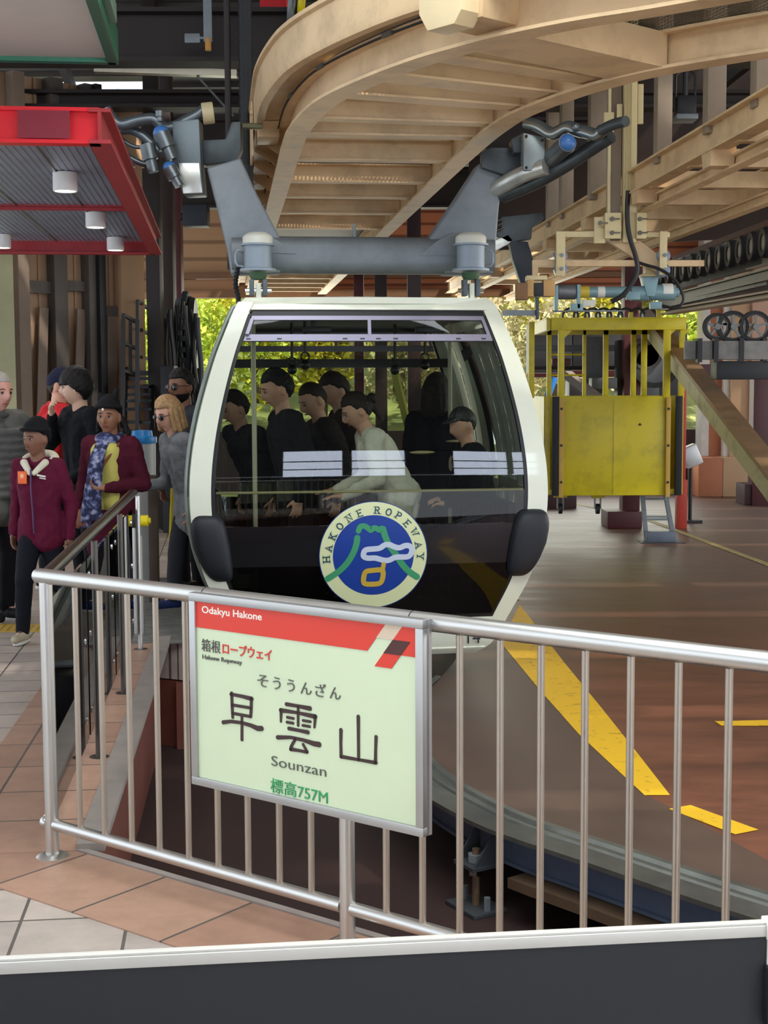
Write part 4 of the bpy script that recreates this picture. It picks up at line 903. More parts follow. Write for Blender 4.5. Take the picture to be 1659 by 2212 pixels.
# roof, floor, lining
def roof(x, y):
    k = 1 - .25 * (x * x + y * y) * .5; return None
b = MB(); Ztop = 2.245; y_ = yf(2.245) + .03
b.grid(lambda u, v: (u * wz(2.245), v * -y_ * (1 + .06 * (1 - u * u)), Ztop + .035 * (1 - u * u) * (1 - v ** 4)), -1, 1, -1, 1, 20, 20, .04); b.build('roof', GCREAM, gon, smooth=40)
b = MB(); b.grid(lambda u, v: (u * .80, v * 1.12, 2.16), -1, 1, -1, 1, 4, 4, .02); b.build('ceiling_lining', INTER, gon)
b = MB(); b.box((0, 0, -.0), (1.75, 2.35, .05)); b.build('floor_plate', mat('cabin_floor', '#3b3a39', .6), gon)
b = MB(); b.box((.80, .0, .36), (.40, 2.0, .07)); b.box((1.0, .0, .62), (.05, 2.0, .5)); b.box((.80, 0, .18), (.05, 1.8, .3)); b.build('bench', SEAT, gon, bevel=.01)
b = MB(); b.box((-.1, 1.06, .36), (1.3, .36, .07)); b.box((-.1, 1.24, .62), (1.3, .05, .5)); b.box((-.1, 1.06, .18), (1.2, .05, .3)); b.build('bench', SEAT, gon, bevel=.01)
for px, yl in ((549, -.9), (972, .2)):
    p = LP(px, 900, yl); b = MB(); b.tube([(p.x, yl, .02), (p.x, yl, 2.15)], .017, 10); b.build('pole', POLE, gon)
HND = mat('black_handle', '#0e0e10', .4, var=0)
for px, py, yl in ((631, 790, .1), (659, 779, -.1), (853, 791, .3), (918, 780, .1)):
    p = LP(px, py, yl); b = MB(); b.tube([(p.x, yl, 2.15), (p.x, yl, p.z + .05)], .012, 6); b.tube([(p.x + .03 * math.cos(a), yl, p.z + .03 + .03 * math.sin(a)) for a in [k * math.pi / 6 for k in range(12)]], .007, 6, closed=True)
    b.ell((p.x, yl, p.z - .03), (.036, .036, .036)); b.build('grab_handle', HND, gon)
for px in (677, 922):
    p = LP(px, 700, -.95); b = MB(); b.box((p.x, -.95, 2.125), (.12, .04, .03)); b.box((p.x, -.95, 2.09), (.03, .04, .07)); b.box((p.x + .02, -.95, 2.045), (.19, .08, .04)); b.build('window_winder', HND, gon, bevel=.005)
b = MB(); p0, p1 = LP(852, 800, 1.25), LP(905, 1020, 1.15); b.beam(p0, p1, .05, .05); b.build('rear_strut', mat('pale_yellow_strut', '#d7d158', .45, var=.03), gon)
b = MB(); b.beam((-1.0, 1.2, 1.86), (1.0, 1.2, 1.86), .05, .07); b.build('rear_rail', GASK, gon)
for px, py, yl, ww in ((912, 974, -.75, .16), (997, 950, -.2, .22)):                  # seat backs
    p = LP(px, py, yl); b = MB(); b.ell((p.x, yl, p.z - .01), (ww / 2 + .01, .05, .012)); b.build('seat_back_cap', CREAM2, gon)
# number and emblem
def fr(x, z, o=0.): u = x / wz(z); return V(front(u, z, .008 + o))
stx = LP(1002, 1382, -1.2)
text14 = text_mesh('14', .115, 'number_lettering', BLACK, gon, V((stx.x, front(stx.x / wz(-.02), -.02)[1] - .014, -.056)), Matrix(((1, 0, 0), (0, 0, -1), (0, 1, 0))), .0)
emb = None
ec = LP(807, 1200, -1.345); ER = .357; EC = V((ec.x, ec.z))
def E2(cx, cy): return (EC.x + (cx - 812) / 652 * ER, EC.y - (cy - 768) / 607 * ER)
def disc(nm, r0, r1, m, o, par):
    b = MB(); n = 72; K = 6; vs = []
    for k in range(K + 1):
        r = r0 + (r1 - r0) * k / K
        for i in range(n): a = 2 * math.pi * i / n; vs.append(fr(EC.x + r * math.cos(a), EC.y + r * math.sin(a), o))
    b.add(vs, [(k * n + i, k * n + (i + 1) % n, (k + 1) * n + (i + 1) % n, (k + 1) * n + i) for k in range(K) for i in range(n)]); return b.build(nm, m, par, smooth=60)
emb = disc('emblem', .005, ER, mat('emblem_blue_rim', '#1c3f86', .35, var=0), .001, gon)
disc('emblem_ring', .2, ER * .985, mat('emblem_cream', '#dde3b0', .35, var=0), .002, emb); disc('emblem_field', .001, ER * .745, mat('emblem_blue', '#123c96', .35, var=.03), .003, emb)
EGREEN = mat('emblem_green', '#3f9a6b', .4, var=0); EWHITE = mat('emblem_white', '#c8d2e4', .4, var=0); EGOLD = mat('emblem_gold', '#c9a83c', .4, var=0); EINK = mat('emblem_ink', '#27505c', .4, var=0)
def dense(pts, closed=False, n=3):
    pts = [V(p) for p in pts]
    for _ in range(n):
        q = [] if closed else [pts[0]]
        for a, c in zip(pts, pts[1:] + ([pts[0]] if closed else [])): q += [a * .75 + c * .25, a * .25 + c * .75]
        pts = q if closed else q + [pts[-1]]
    return pts
def est(pts, wpx, closed=False):
    p = dense(pts, closed); p = p + p[:2] if closed else p; h = wpx / 652 * ER / 2; return [(*E2(*q), h) for q in p]
stroke_mesh('mountain', [est([(617, 567), (608, 640), (570, 740), (500, 850), (400, 945), (265, 1025)], 74), est([(630, 490), (650, 440), (700, 430), (760, 470), (775, 490), (820, 450), (870, 480), (905, 485), (930, 470)], 66),
    est([(905, 470), (925, 470), (950, 560), (1000, 660), (1080, 760), (1160, 880), (1240, 960), (1340, 1022)], 76)], EGREEN, .004, .001, parent=emb, fr=fr)
stroke_mesh('cloud', [est([(690, 745), (710, 700), (800, 695), (890, 690), (940, 650), (1000, 645), (1070, 680), (1130, 690), (1190, 660), (1250, 665), (1280, 710), (1260, 770), (1220, 795), (1120, 790), (1060, 795), (1010, 825), (950, 830), (880, 810), (830, 795), (740, 800), (690, 780)], 66, True)], EWHITE, .0055, .001, parent=emb, fr=fr)
stroke_mesh('little_cabin', [est([(700, 990), (720, 945), (800, 938), (900, 930), (935, 950), (925, 1040), (900, 1090), (820, 1098), (710, 1095), (692, 1060)], 62, True), [(*E2(935, 870), 27 / 652 * ER), (*E2(922, 940), 27 / 652 * ER)]], EGOLD, .0055, .001, parent=emb, fr=fr)
LET = {'H': [[(.1, 0), (.1, 1)], [(.9, 0), (.9, 1)], [(.1, .5), (.9, .5)]], 'A': [[(.1, 0), (.5, 1), (.9, 0)], [(.25, .35), (.75, .35)]], 'K': [[(.15, 0), (.15, 1)], [(.85, 1), (.2, .45)], [(.38, .58), (.9, 0)]],
       'O': [[(.5 + .43 * math.cos(a), .5 + .5 * math.sin(a)) for a in [k * math.pi / 9 for k in range(19)]]], 'N': [[(.12, 0), (.12, 1), (.88, 0), (.88, 1)]], 'E': [[(.85, 1), (.2, 1), (.2, 0), (.88, 0)], [(.2, .52), (.7, .52)]],
       'R': [[(.18, 0), (.18, 1), (.6, 1), (.8, .88), (.82, .7), (.62, .52), (.18, .52)], [(.5, .52), (.9, 0)]], 'P': [[(.2, 0), (.2, 1), (.62, 1), (.82, .88), (.84, .66), (.64, .48), (.2, .48)]],
       'W': [[(.02, 1), (.28, 0), (.5, .8), (.72, 0), (.98, 1)]], 'Y': [[(.1, 1), (.5, .5), (.9, 1)], [(.5, .5), (.5, 0)]]}
SER = {'H': [(.1, 0), (.1, 1), (.9, 0), (.9, 1)], 'A': [(.1, 0), (.9, 0)], 'K': [(.15, 0), (.15, 1), (.85, 1), (.9, 0)], 'N': [(.12, 0), (.88, 1), (.12, 1)], 'E': [(.2, 0), (.2, 1)], 'R': [(.18, 0), (.18, 1), (.9, 0)], 'P': [(.2, 0), (.2, 1)], 'W': [(.02, 1), (.98, 1)], 'Y': [(.1, 1), (.9, 1), (.5, 0)], 'O': []}
for ch, cx, cy in (('H', 250, 805), ('A', 275, 680), ('K', 325, 548), ('O', 410, 435), ('N', 520, 345), ('E', 645, 292), ('R', 855, 262), ('O', 993, 285), ('P', 1112, 325), ('E', 1215, 415), ('W', 1305, 515), ('A', 1355, 660), ('Y', 1378, 788)):
    up = V((cx - 812, (768 - cy))).normalized(); rt = V((up.y, -up.x)); c = V(E2(cx, cy)); hh = 78 / 652 * ER; ww = 70 / 652 * ER
    def L(p, c=c, up=up, rt=rt): q = c + rt * ((p[0] - .5) * ww) + up * ((p[1] - .5) * hh); return q
    ss = [[(*L(p), .0042 if i else .0042) for i, p in enumerate(st)] for st in LET[ch]]
    for sp_ in SER[ch]:
        q = L(sp_); ss.append([(*(q - rt * .011), .0022), (*(q + rt * .011), .0022)])
    stroke_mesh('letter', ss, EINK, .004, .001, 4, parent=emb, fr=fr)

# ---------------- hanger: crossbar, arms, dampers, rope grips
HY = -.30
hz0, hz1 = LP(700, 592, HY).z, LP(700, 512, HY).z; hc = (hz0 + hz1) / 2; hr_ = (hz1 - hz0) / 2
xl, xr = LP(500, 550, HY).x, LP(1062, 550, HY).x
b = MB(); b.section([(.14 * math.copysign(abs(math.cos(a)) ** .7, math.cos(a)), hr_ * math.copysign(abs(math.sin(a)) ** .6, math.sin(a))) for a in [k * math.pi / 12 for k in range(24)]], [V((xl, HY, hc)), V((xr, HY, hc))]); cb_ = b.build('crossbar', GALV, gon, smooth=50)
def arm(pxs, nm='hanger_arm'):
    b = MB(); b.prism([LP(x, y, HY - .10) for x, y in pxs], (0, .22, 0)); return b.build(nm, GALV, gon, bevel=.018, bseg=3, smooth=40)
arm([(447, 362), (520, 340), (556, 420), (606, 515), (606, 590), (500, 592), (492, 540), (466, 430)])
arm([(1036, 352), (1090, 362), (1078, 450), (1066, 592), (962, 592), (926, 515), (985, 430)])
for pxs in ([(520, 545), (640, 548), (600, 520), (560, 500)], [(905, 552), (1000, 552), (985, 500), (945, 520)]):
    b = MB(); b.prism([LP(x, y, HY - .15) for x, y in pxs], (0, .015, 0)); b.build('gusset', GALV, cb_)
CUP = mat('damper_grey', '#8d99a3', .45, .2, var=.08); CAPW = mat('damper_cap', '#d9d9cb', .4, var=.04); RUBG = mat('green_rubber', '#3a5a3a', .6, var=.1)
def damper(px0, px1, side_):
    DY = -.62; c = LP((px0 + px1) / 2, 545, DY); r = (LP(px1, 545, DY).x - LP(px0, 545, DY).x) / 2; z = lambda y: LP(px0, y, DY).z; M = Matrix.Translation((c.x, DY, 0))
    b = MB(); b.lathe([(0, z(586)), (r * 1.28, z(586)), (r * 1.28, z(581)), (r * .96, z(579)), (r * .96, z(532)), (r * 1.2, z(531)), (r * 1.2, z(527)), (0, z(527))], M, 32); o = b.build('damper', CUP, gon, smooth=40)
    b = MB(); b.lathe([(r * 1.06, z(528)), (r * 1.06, z(513)), (r * .97, z(509)), (r * .75, z(504)), (r * .6, z(502)), (0, z(501))], M, 32); b.build('damper_cap', CAPW, o, smooth=40)
    b = MB(); b.lathe([(0, z(604)), (r * .5, z(604)), (r * .62, z(597)), (r * .6, z(588)), (0, z(586))], M, 24); b.build('rubber_mount', RUBG, o)
    b = MB(); xx = c.x + side_ * r * 1.0; b.tube([V((xx, DY, z(539))), V((xx + side_ * .04, DY, z(541))), V((xx + side_ * .055, DY, z(548))), V((xx + side_ * .055, DY, z(566))), V((xx + side_ * .04, DY, z(574))), V((xx, DY, z(576)))], .008, 8); b.build('lifting_handle', CUP, o)
    for s in (-1, 1):
        b = MB(); b.box((c.x + s * .045, DY, (z(604) + z(640)) / 2), (.032, .09, z(604) - z(640)), None); b.build('fork', mat('fork_steel', '#5d666b', .45, .5, var=.1), o, bevel=.006)
    b = MB(); b.box((c.x, DY, (z(612) + 2.23) / 2), (.035, .11, z(612) - 2.23)); b.build('lug', GCREAM, o, bevel=.008)
    b = MB(); b.tube([(c.x - .09, DY, z(628)), (c.x + .09, DY, z(628))], .016, 10); b.build('pin', CHROME, o)
    b = MB(); b.beam((c.x, DY + .1, hc - .03), (c.x, HY, hc - .03), r * 1.3, r * 1.0); b.build('damper_bracket', GALV, o)
damper(526, 588, -1); damper(986, 1048, 1)
for px in (512, 1105):
    p = LP(px, 620, -.45); b = MB(); pts = [(p.x + .01 * math.sin(k * .3), -.45, 2.2 + .012 * k) for k in range(26)]; b.tube(pts, [.02 if k % 2 else .015 for k in range(26)], 8); 
    if px < 600: b.build('cable_conduit', BLKM, gon)
b = MB(); b.tube([LP(766, 512, HY), LP(765, 484, HY)], .012, 8); b.build('lifting_eye', GALV, cb_)
JAW = mat('forged_jaw', '#6c7376', .35, .7, var=.2); BCAP = mat('blue_cap', '#3f6fae', .35, var=.05)
def poly_slab(nm, pxs, Y0, thick, m, par, bevel=.012):
    b = MB(); b.prism([LG(x, y, Y0) for x, y in pxs], GI @ V((0, thick, 0))); return b.build(nm, m, par, bevel=bevel, smooth=40)
def jawbar(nm, pts, rad, m, par):
    b = MB(); b.tube(smooth_path([LG(x, y, Y) for x, y, Y in pts], 2), rad, 12); return b.build(nm, m, par)
# left grip
gl = poly_slab('rope_grip', [(372, 262), (430, 256), (434, 352), (440, 418), (395, 420), (374, 350)], 10.15, .22, mat('grip_body', '#5f686c', .4, .5, var=.15), gon)
poly_slab('grip_cover', [(385, 352), (430, 352), (437, 416), (396, 418)], 10.12, .04, mat('bright_cover', '#c9cac2', .3, .6, var=.25), gl, .004)
jawbar('jaw_lever', [(228, 236, 10.2), (242, 258, 10.2), (262, 272, 10.2), (290, 262, 10.2), (312, 258, 10.2), (335, 256, 10.2), (352, 276, 10.2), (375, 276, 10.2), (400, 262, 10.2), (425, 250, 10.2), (440, 238, 10.2)], .042, JAW, gl)
jawbar('jaw_lever', [(262, 280, 10.3), (290, 280, 10.3), (318, 300, 10.3), (345, 330, 10.3), (372, 330, 10.3)], .035, JAW, gl)
b = MB(); p = LG(443, 246, 10.15); b.tube([p + V((-.02, 0, .0)), p + V((.06, 0, .01))], .075, 20); b.build('guide_roller', mat('tan_roller', '#c0b189', .5, var=.1), gl, bevel=.008)
for (x0, y0, x1, y1, rr, cap) in ((348, 288, 372, 345, .06, 1), (366, 362, 388, 402, .05, 1), (318, 312, 332, 372, .055, 0), (345, 240, 346, 262, .03, 0)):
    p, q = LG(x0, y0, 10.05), LG(x1, y1, 10.05); b = MB(); b.tube([p, p.lerp(q, .55), p.lerp(q, .56), q], [rr, rr, rr * .7, rr * .7], 16); c_ = b.build('spring_cylinder', JAW, gl)
    if cap: b = MB(); b.ell(p, (rr * .95, .05, rr * .9)); b.build('blue_cap', BCAP, c_)
jawbar('link_rod', [(250, 280, 10.25), (276, 338, 10.25), (288, 362, 10.25)], .016, CHROME, gl); jawbar('link_rod', [(262, 300, 10.35), (290, 320, 10.35), (330, 315, 10.35)], .014, JAW, gl); jawbar('link_rod', [(272, 335, 10.3), (300, 352, 10.3), (330, 358, 10.3)], .022, JAW, gl)
poly_slab('arm_bracket', [(434, 302), (486, 300), (500, 262), (520, 262), (521, 318), (510, 348), (440, 356)], 10.3, .16, GALVD, gl)
b = MB(); p = LG(524, 272, 10.35); b.tube([p, p + V((.14, 0, 0))], .022, 10); b.build('cross_pin', mat('olive_pin', '#77755a', .4, .5), gl)
# right grip
gr_ = poly_slab('rope_grip', [(1130, 286), (1176, 296), (1180, 372), (1131, 368)], 9.9, .2, mat('grip_body_light', '#878f8d', .38, .5, var=.12), gon)
jawbar('jaw_lever', [(1134, 265, 9.9), (1165, 272, 9.85), (1192, 292, 9.8), (1212, 282, 9.75), (1228, 272, 9.7), (1248, 283, 9.65), (1270, 286, 9.6), (1290, 294, 9.55), (1302, 280, 9.5)], .042, mat('polished_jaw', '#8d9391', .25, .85, var=.15), gr_)
jawbar('jaw_tip', [(1298, 282, 9.5), (1325, 268, 9.4), (1352, 262, 9.3)], [.05] * 1 and .036, GALVD, gr_)
jawbar('grip_rail', [(1085, 424, 10.3), (1180, 385, 10.0), (1320, 293, 9.6)], .05, GALVD, gr_)
jawbar('grip_rail', [(1070, 410, 10.3), (1135, 372, 10.0), (1180, 360, 9.9)], .06, mat('bright_cover', '#c9cac2', .3, .6), gr_)
p, q = LG(1226, 308, 9.62), LG(1190, 345, 9.95); b = MB(); b.tube([p, q], .062, 18); c_ = b.build('spring_cylinder', JAW, gr_)
b = MB(); b.ell(p, (.056, .05, .056)); b.build('blue_cap', BCAP, c_)
p = LG(1243, 275, 9.6); b = MB(); b.ell(p, (.03, .03, .03)); b.build('grease_nipple', JAW, gr_)
poly_slab('arm_bracket', [(1040, 330), (1060, 318), (1134, 318), (1134, 362), (1088, 378), (1040, 362)], 10.2, .16, GALVD, gr_)
poly_slab('pivot_block', [(1104, 300), (1134, 285), (1134, 330), (1110, 330)], 10.05, .2, GALVD, gr_)
for x, y in ((1137, 362), (1174, 366), (1137, 294), (1172, 303)):
    p = LG(x, y, 9.89); b = MB(); b.ell(p, (.01, .01, .01)); b.build('cover_bolt', BLKM, gr_)

# a second carrier further back on the same loop
h2 = P(1100, 490, 15.0); t = thing('cabin_hanger', 'dark grip and hanger arm of a second carrier behind the first cabin', 'cabin hanger', h2)
def w2(pxs, nm, m, thick=.2, par=t, Y0=15.0, bev=.01):
    b = MB(); b.prism([P(x, y, Y0) - h2 for x, y in pxs], (0, thick, 0)); return b.build(nm, m, par, bevel=bev)
gb = w2([(1062, 488), (1085, 468), (1140, 462), (1172, 458), (1176, 472), (1150, 492), (1148, 516), (1098, 524), (1064, 505)], 'rope_grip', GALVD)
w2([(1100, 520), (1140, 522), (1152, 560), (1150, 620), (1128, 620), (1108, 560)], 'hanger_arm', mat('dark_blue_arm', '#2c333c', .5, .2))
for y in (480, 490, 500):
    b = MB(); b.tube([P(1066, y, 14.95) - h2, P(1084, y - 8, 14.95) - h2], .014, 8); b.build('spring_cylinder', CHROME, gb)
w2([(1055, 525), (1098, 505), (1110, 520), (1060, 548)], 'grip_cover', MATS['bright_cover'], .05)
# =================================================================== WORK CAGE, HOIST, CONVEYORS, STAIRS
CYEL = mat('cage_yellow', '#cdbb12', .38, var=.1, scale=3, dirt='#8f8415', dirt_amt=.45)
CY = 17.4; cp = P(1335, 1070, CY); CZ0 = cp.z; cage = thing('work_cage', 'yellow steel work cage with an open barred top and solid lower panels', 'work cage', (cp.x, CY, CZ0))
def CW_(px, py, y=0.): p = P(px, py, CY + y); return V((p.x - cp.x, y, p.z - CZ0))
xl_, xr_ = CW_(1206, 1000).x, CW_(1452, 1000).x; ztop = CW_(1300, 688).z; zm = CW_(1300, 856).z; D = 1.5; oxl, oxr = CW_(1180, 1000).x, CW_(1478, 1000).x
b = MB(); b.box(((xl_ + xr_) / 2, 0, zm / 2), (xr_ - xl_ - .1, .03, zm)); fp = b.build('front_panel', CYEL, cage, bevel=.004)
b = MB(); b.box(((xl_ + xr_) / 2 - .02, -.018, zm / 2), (.014, .008, zm * .96)); b.build('panel_seam', CYEL, fp)
b = MB(); p = CW_(1382, 917); b.prism([p + V((-.022, -.018, -.012)), p + V((.022, -.018, -.012)), p + V((0, -.018, .022))], (0, -.003, 0)); b.build('black_mark', BLKM, fp)
for px in (1199, 1464):
    x = CW_(px, 1000).x; b = MB(); b.box((x, -.03, zm / 2), (.085, .05, zm)); b.build('rubber_strip', BLACK, cage, bevel=.01)
for px in (1211, 1441):
    x = CW_(px, 1000).x; b = MB(); b.box((x, -.045, zm / 2 - .02), (.055, .03, zm * 1.0)); o = b.build('bumper_strip', mat('tan_strip', '#c9a24a', .5, var=.08), cage, bevel=.004)
    for py in (883, 962, 1041):
        q = CW_(px, py); b = MB(); b.tube([(x, -.058, q.z), (x, -.07, q.z)], .016, 8); b.build('bolt', BLKM, o)
for x in (oxl + .03, oxr - .03):
    b = MB(); b.box((x, .12, zm / 2), (.06, .04, zm)); b.build('side_flange', CYEL, cage)
for s, x in ((-1, oxl), (1, oxr)):
    b = MB(); b.box((x, D / 2 + .1, zm / 2), (.03, D - .1, zm)); b.build('side_panel', CYEL, cage)
b = MB(); b.box(((xl_ + xr_) / 2, D, zm / 2), (oxr - oxl, .03, zm)); b.build('back_panel', CYEL, cage)
b = MB(); b.box(((xl_ + xr_) / 2, D / 2, .04), (oxr - oxl - .04, D - .06, .06)); b.build('floor_plate', CYEL, cage)
for px, y, w_ in ((1212, 0, .075), (1440, 0, .085), (1472, .12, .07), (1148, .4, .07), (1262, D, .045), (1308, D, .07), (1368, D, .07), (1391, D, .075), (1186, D, .06)):
    x = CW_(px, 800, y).x; b = MB(); b.box((x, y, (zm + ztop) / 2 - .02), (w_, .05, ztop - zm)); b.build('cage_post', CYEL, cage, bevel=.004)
th_ = .14
b = MB(); b.box(((oxl + oxr) / 2 + .02, 0, ztop - th_ / 2), (oxr - oxl - .06, .062, th_)); b.build('top_rail', CYEL, cage, bevel=.006)
b = MB(); b.box(((oxl + oxr) / 2, D, ztop - th_ / 2), (oxr - oxl, .05, th_)); b.build('top_rail', CYEL, cage)
for x in (oxl + .02, oxr - .02):
    b = MB(); b.box((x, D / 2, ztop - th_ / 2), (.05, D, th_)); b.build('top_rail', CYEL, cage)
b = MB(); b.box(((oxl + oxr) / 2, D / 2, ztop + .004), (oxr - oxl + .02, D + .04, .014)); b.build('roof_plate', CYEL, cage)
for x0 in (CW_(1212, 0).x, CW_(1440, 0).x, CW_(1472, 0).x):
    b = MB(); b.prism([(x0 + .04, .0, ztop - th_), (x0 + .16, .0, ztop - th_), (x0 + .04, .0, ztop - th_ - .12)], (0, .02, 0)); b.build('corner_gusset', CYEL, cage)
for py in (760, 808):
    z = CW_(1240, py).z; b = MB(); b.tube([(CW_(1222, py).x, D - .03, z), (CW_(1262, py, D).x, D - .03, z)], .012, 8); b.build('rung', CYEL, cage)
for px, y in ((1299, .3), (1218, .35)):
    x = CW_(px, 1080).x; o = None; b = MB(); b.box((x, y, -.02), (.16, .12, .06)); o = b.build('caster_bracket', CYEL, cage, bevel=.006)
    b = MB(); 
    for s in (-.035, .035): b.box((x + s, y, -.11), (.012, .07, .16))
    b.box((x, y, -.04), (.08, .07, .02)); b.build('caster_fork', GALV, o)
    b = MB(); b.tube([(x - .022, y, -.19), (x + .022, y, -.19)], .065, 16); b.build('caster_wheel', BLACK, o)
b = MB(); p = CW_(1465, 690, .7); b.box((p.x - .25, .7, ztop + .08), (.05, .05, .14)); b.box((p.x - .6, .7, ztop + .06), (.05, .05, .1)); b.build('lifting_lug', CYEL, cage)
# ladder standing below the cage
lp = P(1424, 1172, 18.0); lb_ = V((lp.x, 18.0, -.3)); t = thing('step_ladder', 'grey steel step ladder standing on the slab below the yellow cage', 'ladder', lb_)
def LD(px, py): p = P(px, py, 18.0); return V((p.x - lb_.x, 0, p.z + .3))
for a, c in (((1388, 1070), (1396, 1165)), ((1438, 1070), (1455, 1165))):
    b = MB(); b.beam(LD(*a), LD(*c), .07, .05); b.build('rail', GALV, t)
for py, x0, x1 in ((1078, 1388, 1442), (1116, 1390, 1446), (1122, 1390, 1446)):
    b = MB(); b.beam(LD(x0, py) + V((0, .02, 0)), LD(x1, py) + V((0, .02, 0)), .12, .02); b.build('step', GALV, t)
b = MB(); p, q = LD(1392, 1150), LD(1454, 1170); b.box(((p.x + q.x) / 2, -.1, .07), (q.x - p.x, .2, .13)); b.build('base_box', mat('blue_grey_box', '#69727f', .5, .2), t, bevel=.01)
b = MB(); b.box((.0, -.1, .005), (.55, .34, .01)); b.build('base_plate', DSTEEL, t)
# hoist mast and its trolley
MY = 13.2; mo = P(1350, 480, MY); mast = thing('hoist_mast', 'cream steel hoist mast with bracket arms and guide rollers hanging from the roof', 'hoist mast', mo)
def M_(px, py, y=0.): return P(px, py, MY + y) - mo
def mbox(x0, y0, x1, y1, y, d, m, nm, par=mast, bev=.004):
    a, c = M_(x0, y1, y), M_(x1, y0, y); b = MB(); b.box(((a.x + c.x) / 2, y, (a.z + c.z) / 2), (c.x - a.x, d, c.z - a.z)); return b.build(nm, m, par, bevel=bev)
mbox(1311, -60, 1343, 520, .12, .14, POSTT, 'back_post'); mbox(1344, -60, 1378, 525, 0, .10, CREAM2, 'front_post'); mbox(1311, -60, 1322, 520, .0, .06, CREAM2, 'edge_angle')
for x in (1349, 1356, 1363): mbox(x, -60, x + 4, 412, -.06, .02, CREAM2, 'guide_strip', bev=.001)
for x0, y0, x1, y1 in ((1304, 243, 1326, 290), (1332, 225, 1344, 258), (1377, 182, 1390, 268)): mbox(x0, y0, x1, y1, -.02, .03, CREAM2, 'clamp_plate')
hd = mbox(1306, 460, 1341, 516, -.08, .05, CREAM2, 'head_plate'); h2_ = mbox(1374, 460, 1396, 516, -.08, .05, CREAM2, 'head_plate'); mbox(1283, 469, 1307, 526, -.02, .04, CREAM2, 'head_plate')
for x, y in ((1322, 473), (1322, 503), (1382, 473), (1382, 503), (1296, 482)):
    p = M_(x, y, -.11); b = MB(); b.tube([p, p + V((0, -.02, 0))], .02, 8); b.beam(p + V((.0, -.012, 0)), p + V((.07, -.012, 0)), .01, .012); b.build('bolt', mat('bolt_dark', '#5f5b4c', .4, .5), mast)
mbox(1201, 500, 1300, 513, .0, .05, CREAM2, 'bracket_arm'); mbox(1390, 502, 1446, 513, .0, .05, CREAM2, 'bracket_arm')
for x0, x1, y1, ys in ((1201, 1221, 597, (553, 582)), (1424, 1441, 594, (553, 584))):
    mbox(x0, 500, x1, y1, -.06, .04, CREAM2, 'roller_hanger')
    for y in ys:
        p = M_((x0 + x1) / 2, y, -.0); b = MB(); b.tube([p + V((0, -.03, 0)), p + V((0, .07, 0))], .062, 20); r_ = b.build('guide_roller', mat('blue_roller', '#77839a', .3, .3), mast, bevel=.006)
        b = MB(); b.tube([p + V((0, -.10, 0)), p + V((0, -.08, 0))], .018, 6); b.build('roller_nut', GALV, r_)
b = MB(); b.prism([M_(1312, 520), M_(1382, 520), M_(1430, 556), M_(1420, 590), M_(1390, 570)], (0, .08, 0)); b.build('brace_plate', mat('cream_brace', '#c8ab83', .5, var=.1), mast)
# horizontal tube rail that the rollers carry
rp = P(1335, 569, MY + .1); t = thing('trolley_bar', 'pale square bar carried by the guide rollers above the winch', 'bar', rp)
b = MB(); p, q = P(1150, 569, MY + .05) - rp, P(1520, 569, MY + .05) - rp; b.beam(p, q, .055, .055); b.build('bar', CREAM, t)
b = MB(); p, q = P(1156, 566, MY + .05) - rp, P(1156, 612, MY + .05) - rp; b.beam(p, q, .05, .05); b.build('drop_leg', CREAM, t)
# winch with its motor, teal
wp = P(1335, 632, MY + .2); WT = mat('teal_machine_paint', '#7f9fa6', .4, .1, var=.1); winch = thing('winch', 'teal electric winch with cable drum and motor hanging below the cream mast', 'winch', wp)
def W_(px, py, y=0.): return P(px, py, MY + .2 + y) - wp
def cyl(x0, x1, py, rpx, m, nm, par=winch, y=0., seg=24):
    p, q = W_(x0, py, y), W_(x1, py, y); b = MB(); b.tube([p, q], rpx / F * MY, seg); return b.build(nm, m, par, bevel=.004)
body = cyl(1245, 1360, 631, 12, WT, 'winch_tube'); cyl(1205, 1243, 631, 16, mat('grey_drum', '#7b7e80', .5, .4, var=.2), 'cable_drum')
cyl(1252, 1272, 631, 13, mat('yellow_label', '#d4b93a', .4), 'yellow_label', body); cyl(1290, 1306, 631, 12.6, WHITEP, 'white_label', body); cyl(1362, 1400, 634, 16, WT, 'gearbox'); mt_ = cyl(1402, 1458, 632, 17, WT, 'motor'); cyl(1458, 1466, 632, 10, WT, 'motor_cap', mt_); cyl(1430, 1452, 630, 17.6, WHITEP, 'white_label', mt_)
def wbox(x0, y0, x1, y1, y, d, m, nm, par=winch):
    a, c = W_(x0, y1, y), W_(x1, y0, y); b = MB(); b.box(((a.x + c.x) / 2, y, (a.z + c.z) / 2), (c.x - a.x, d, c.z - a.z)); return b.build(nm, m, par, bevel=.005)
wbox(1197, 617, 1204, 672, 0, .16, WT, 'end_plate'); wbox(1244, 616, 1252, 668, 0, .16, WT, 'end_plate'); wbox(1232, 656, 1258, 672, -.03, .1, WT, 'limit_box'); wbox(1352, 630, 1382, 648, -.09, .06, WT, 'control_box'); wbox(1404, 652, 1428, 668, -.05, .1, WT, 'terminal_box'); wbox(1194, 670, 1350, 674, .05, .04, GALV, 'tie_bar'); wbox(1258, 648, 1286, 662, .05, .03, WHITEP, 'name_plate')
b = MB(); b.prism([W_(1388, 598, -.08), W_(1424, 598, -.08), W_(1414, 640, -.08), W_(1398, 640, -.08)], (0, .16, 0)); b.build('hanger_plate', WT, winch, bevel=.004)
wbox(1384, 592, 1430, 599, 0, .2, CREAM2, 'mount_plate'); wbox(1392, 570, 1424, 592, 0, .16, CREAM2, 'mount_block')
BCAB = mat('black_cable', '#151517', .5, var=0)
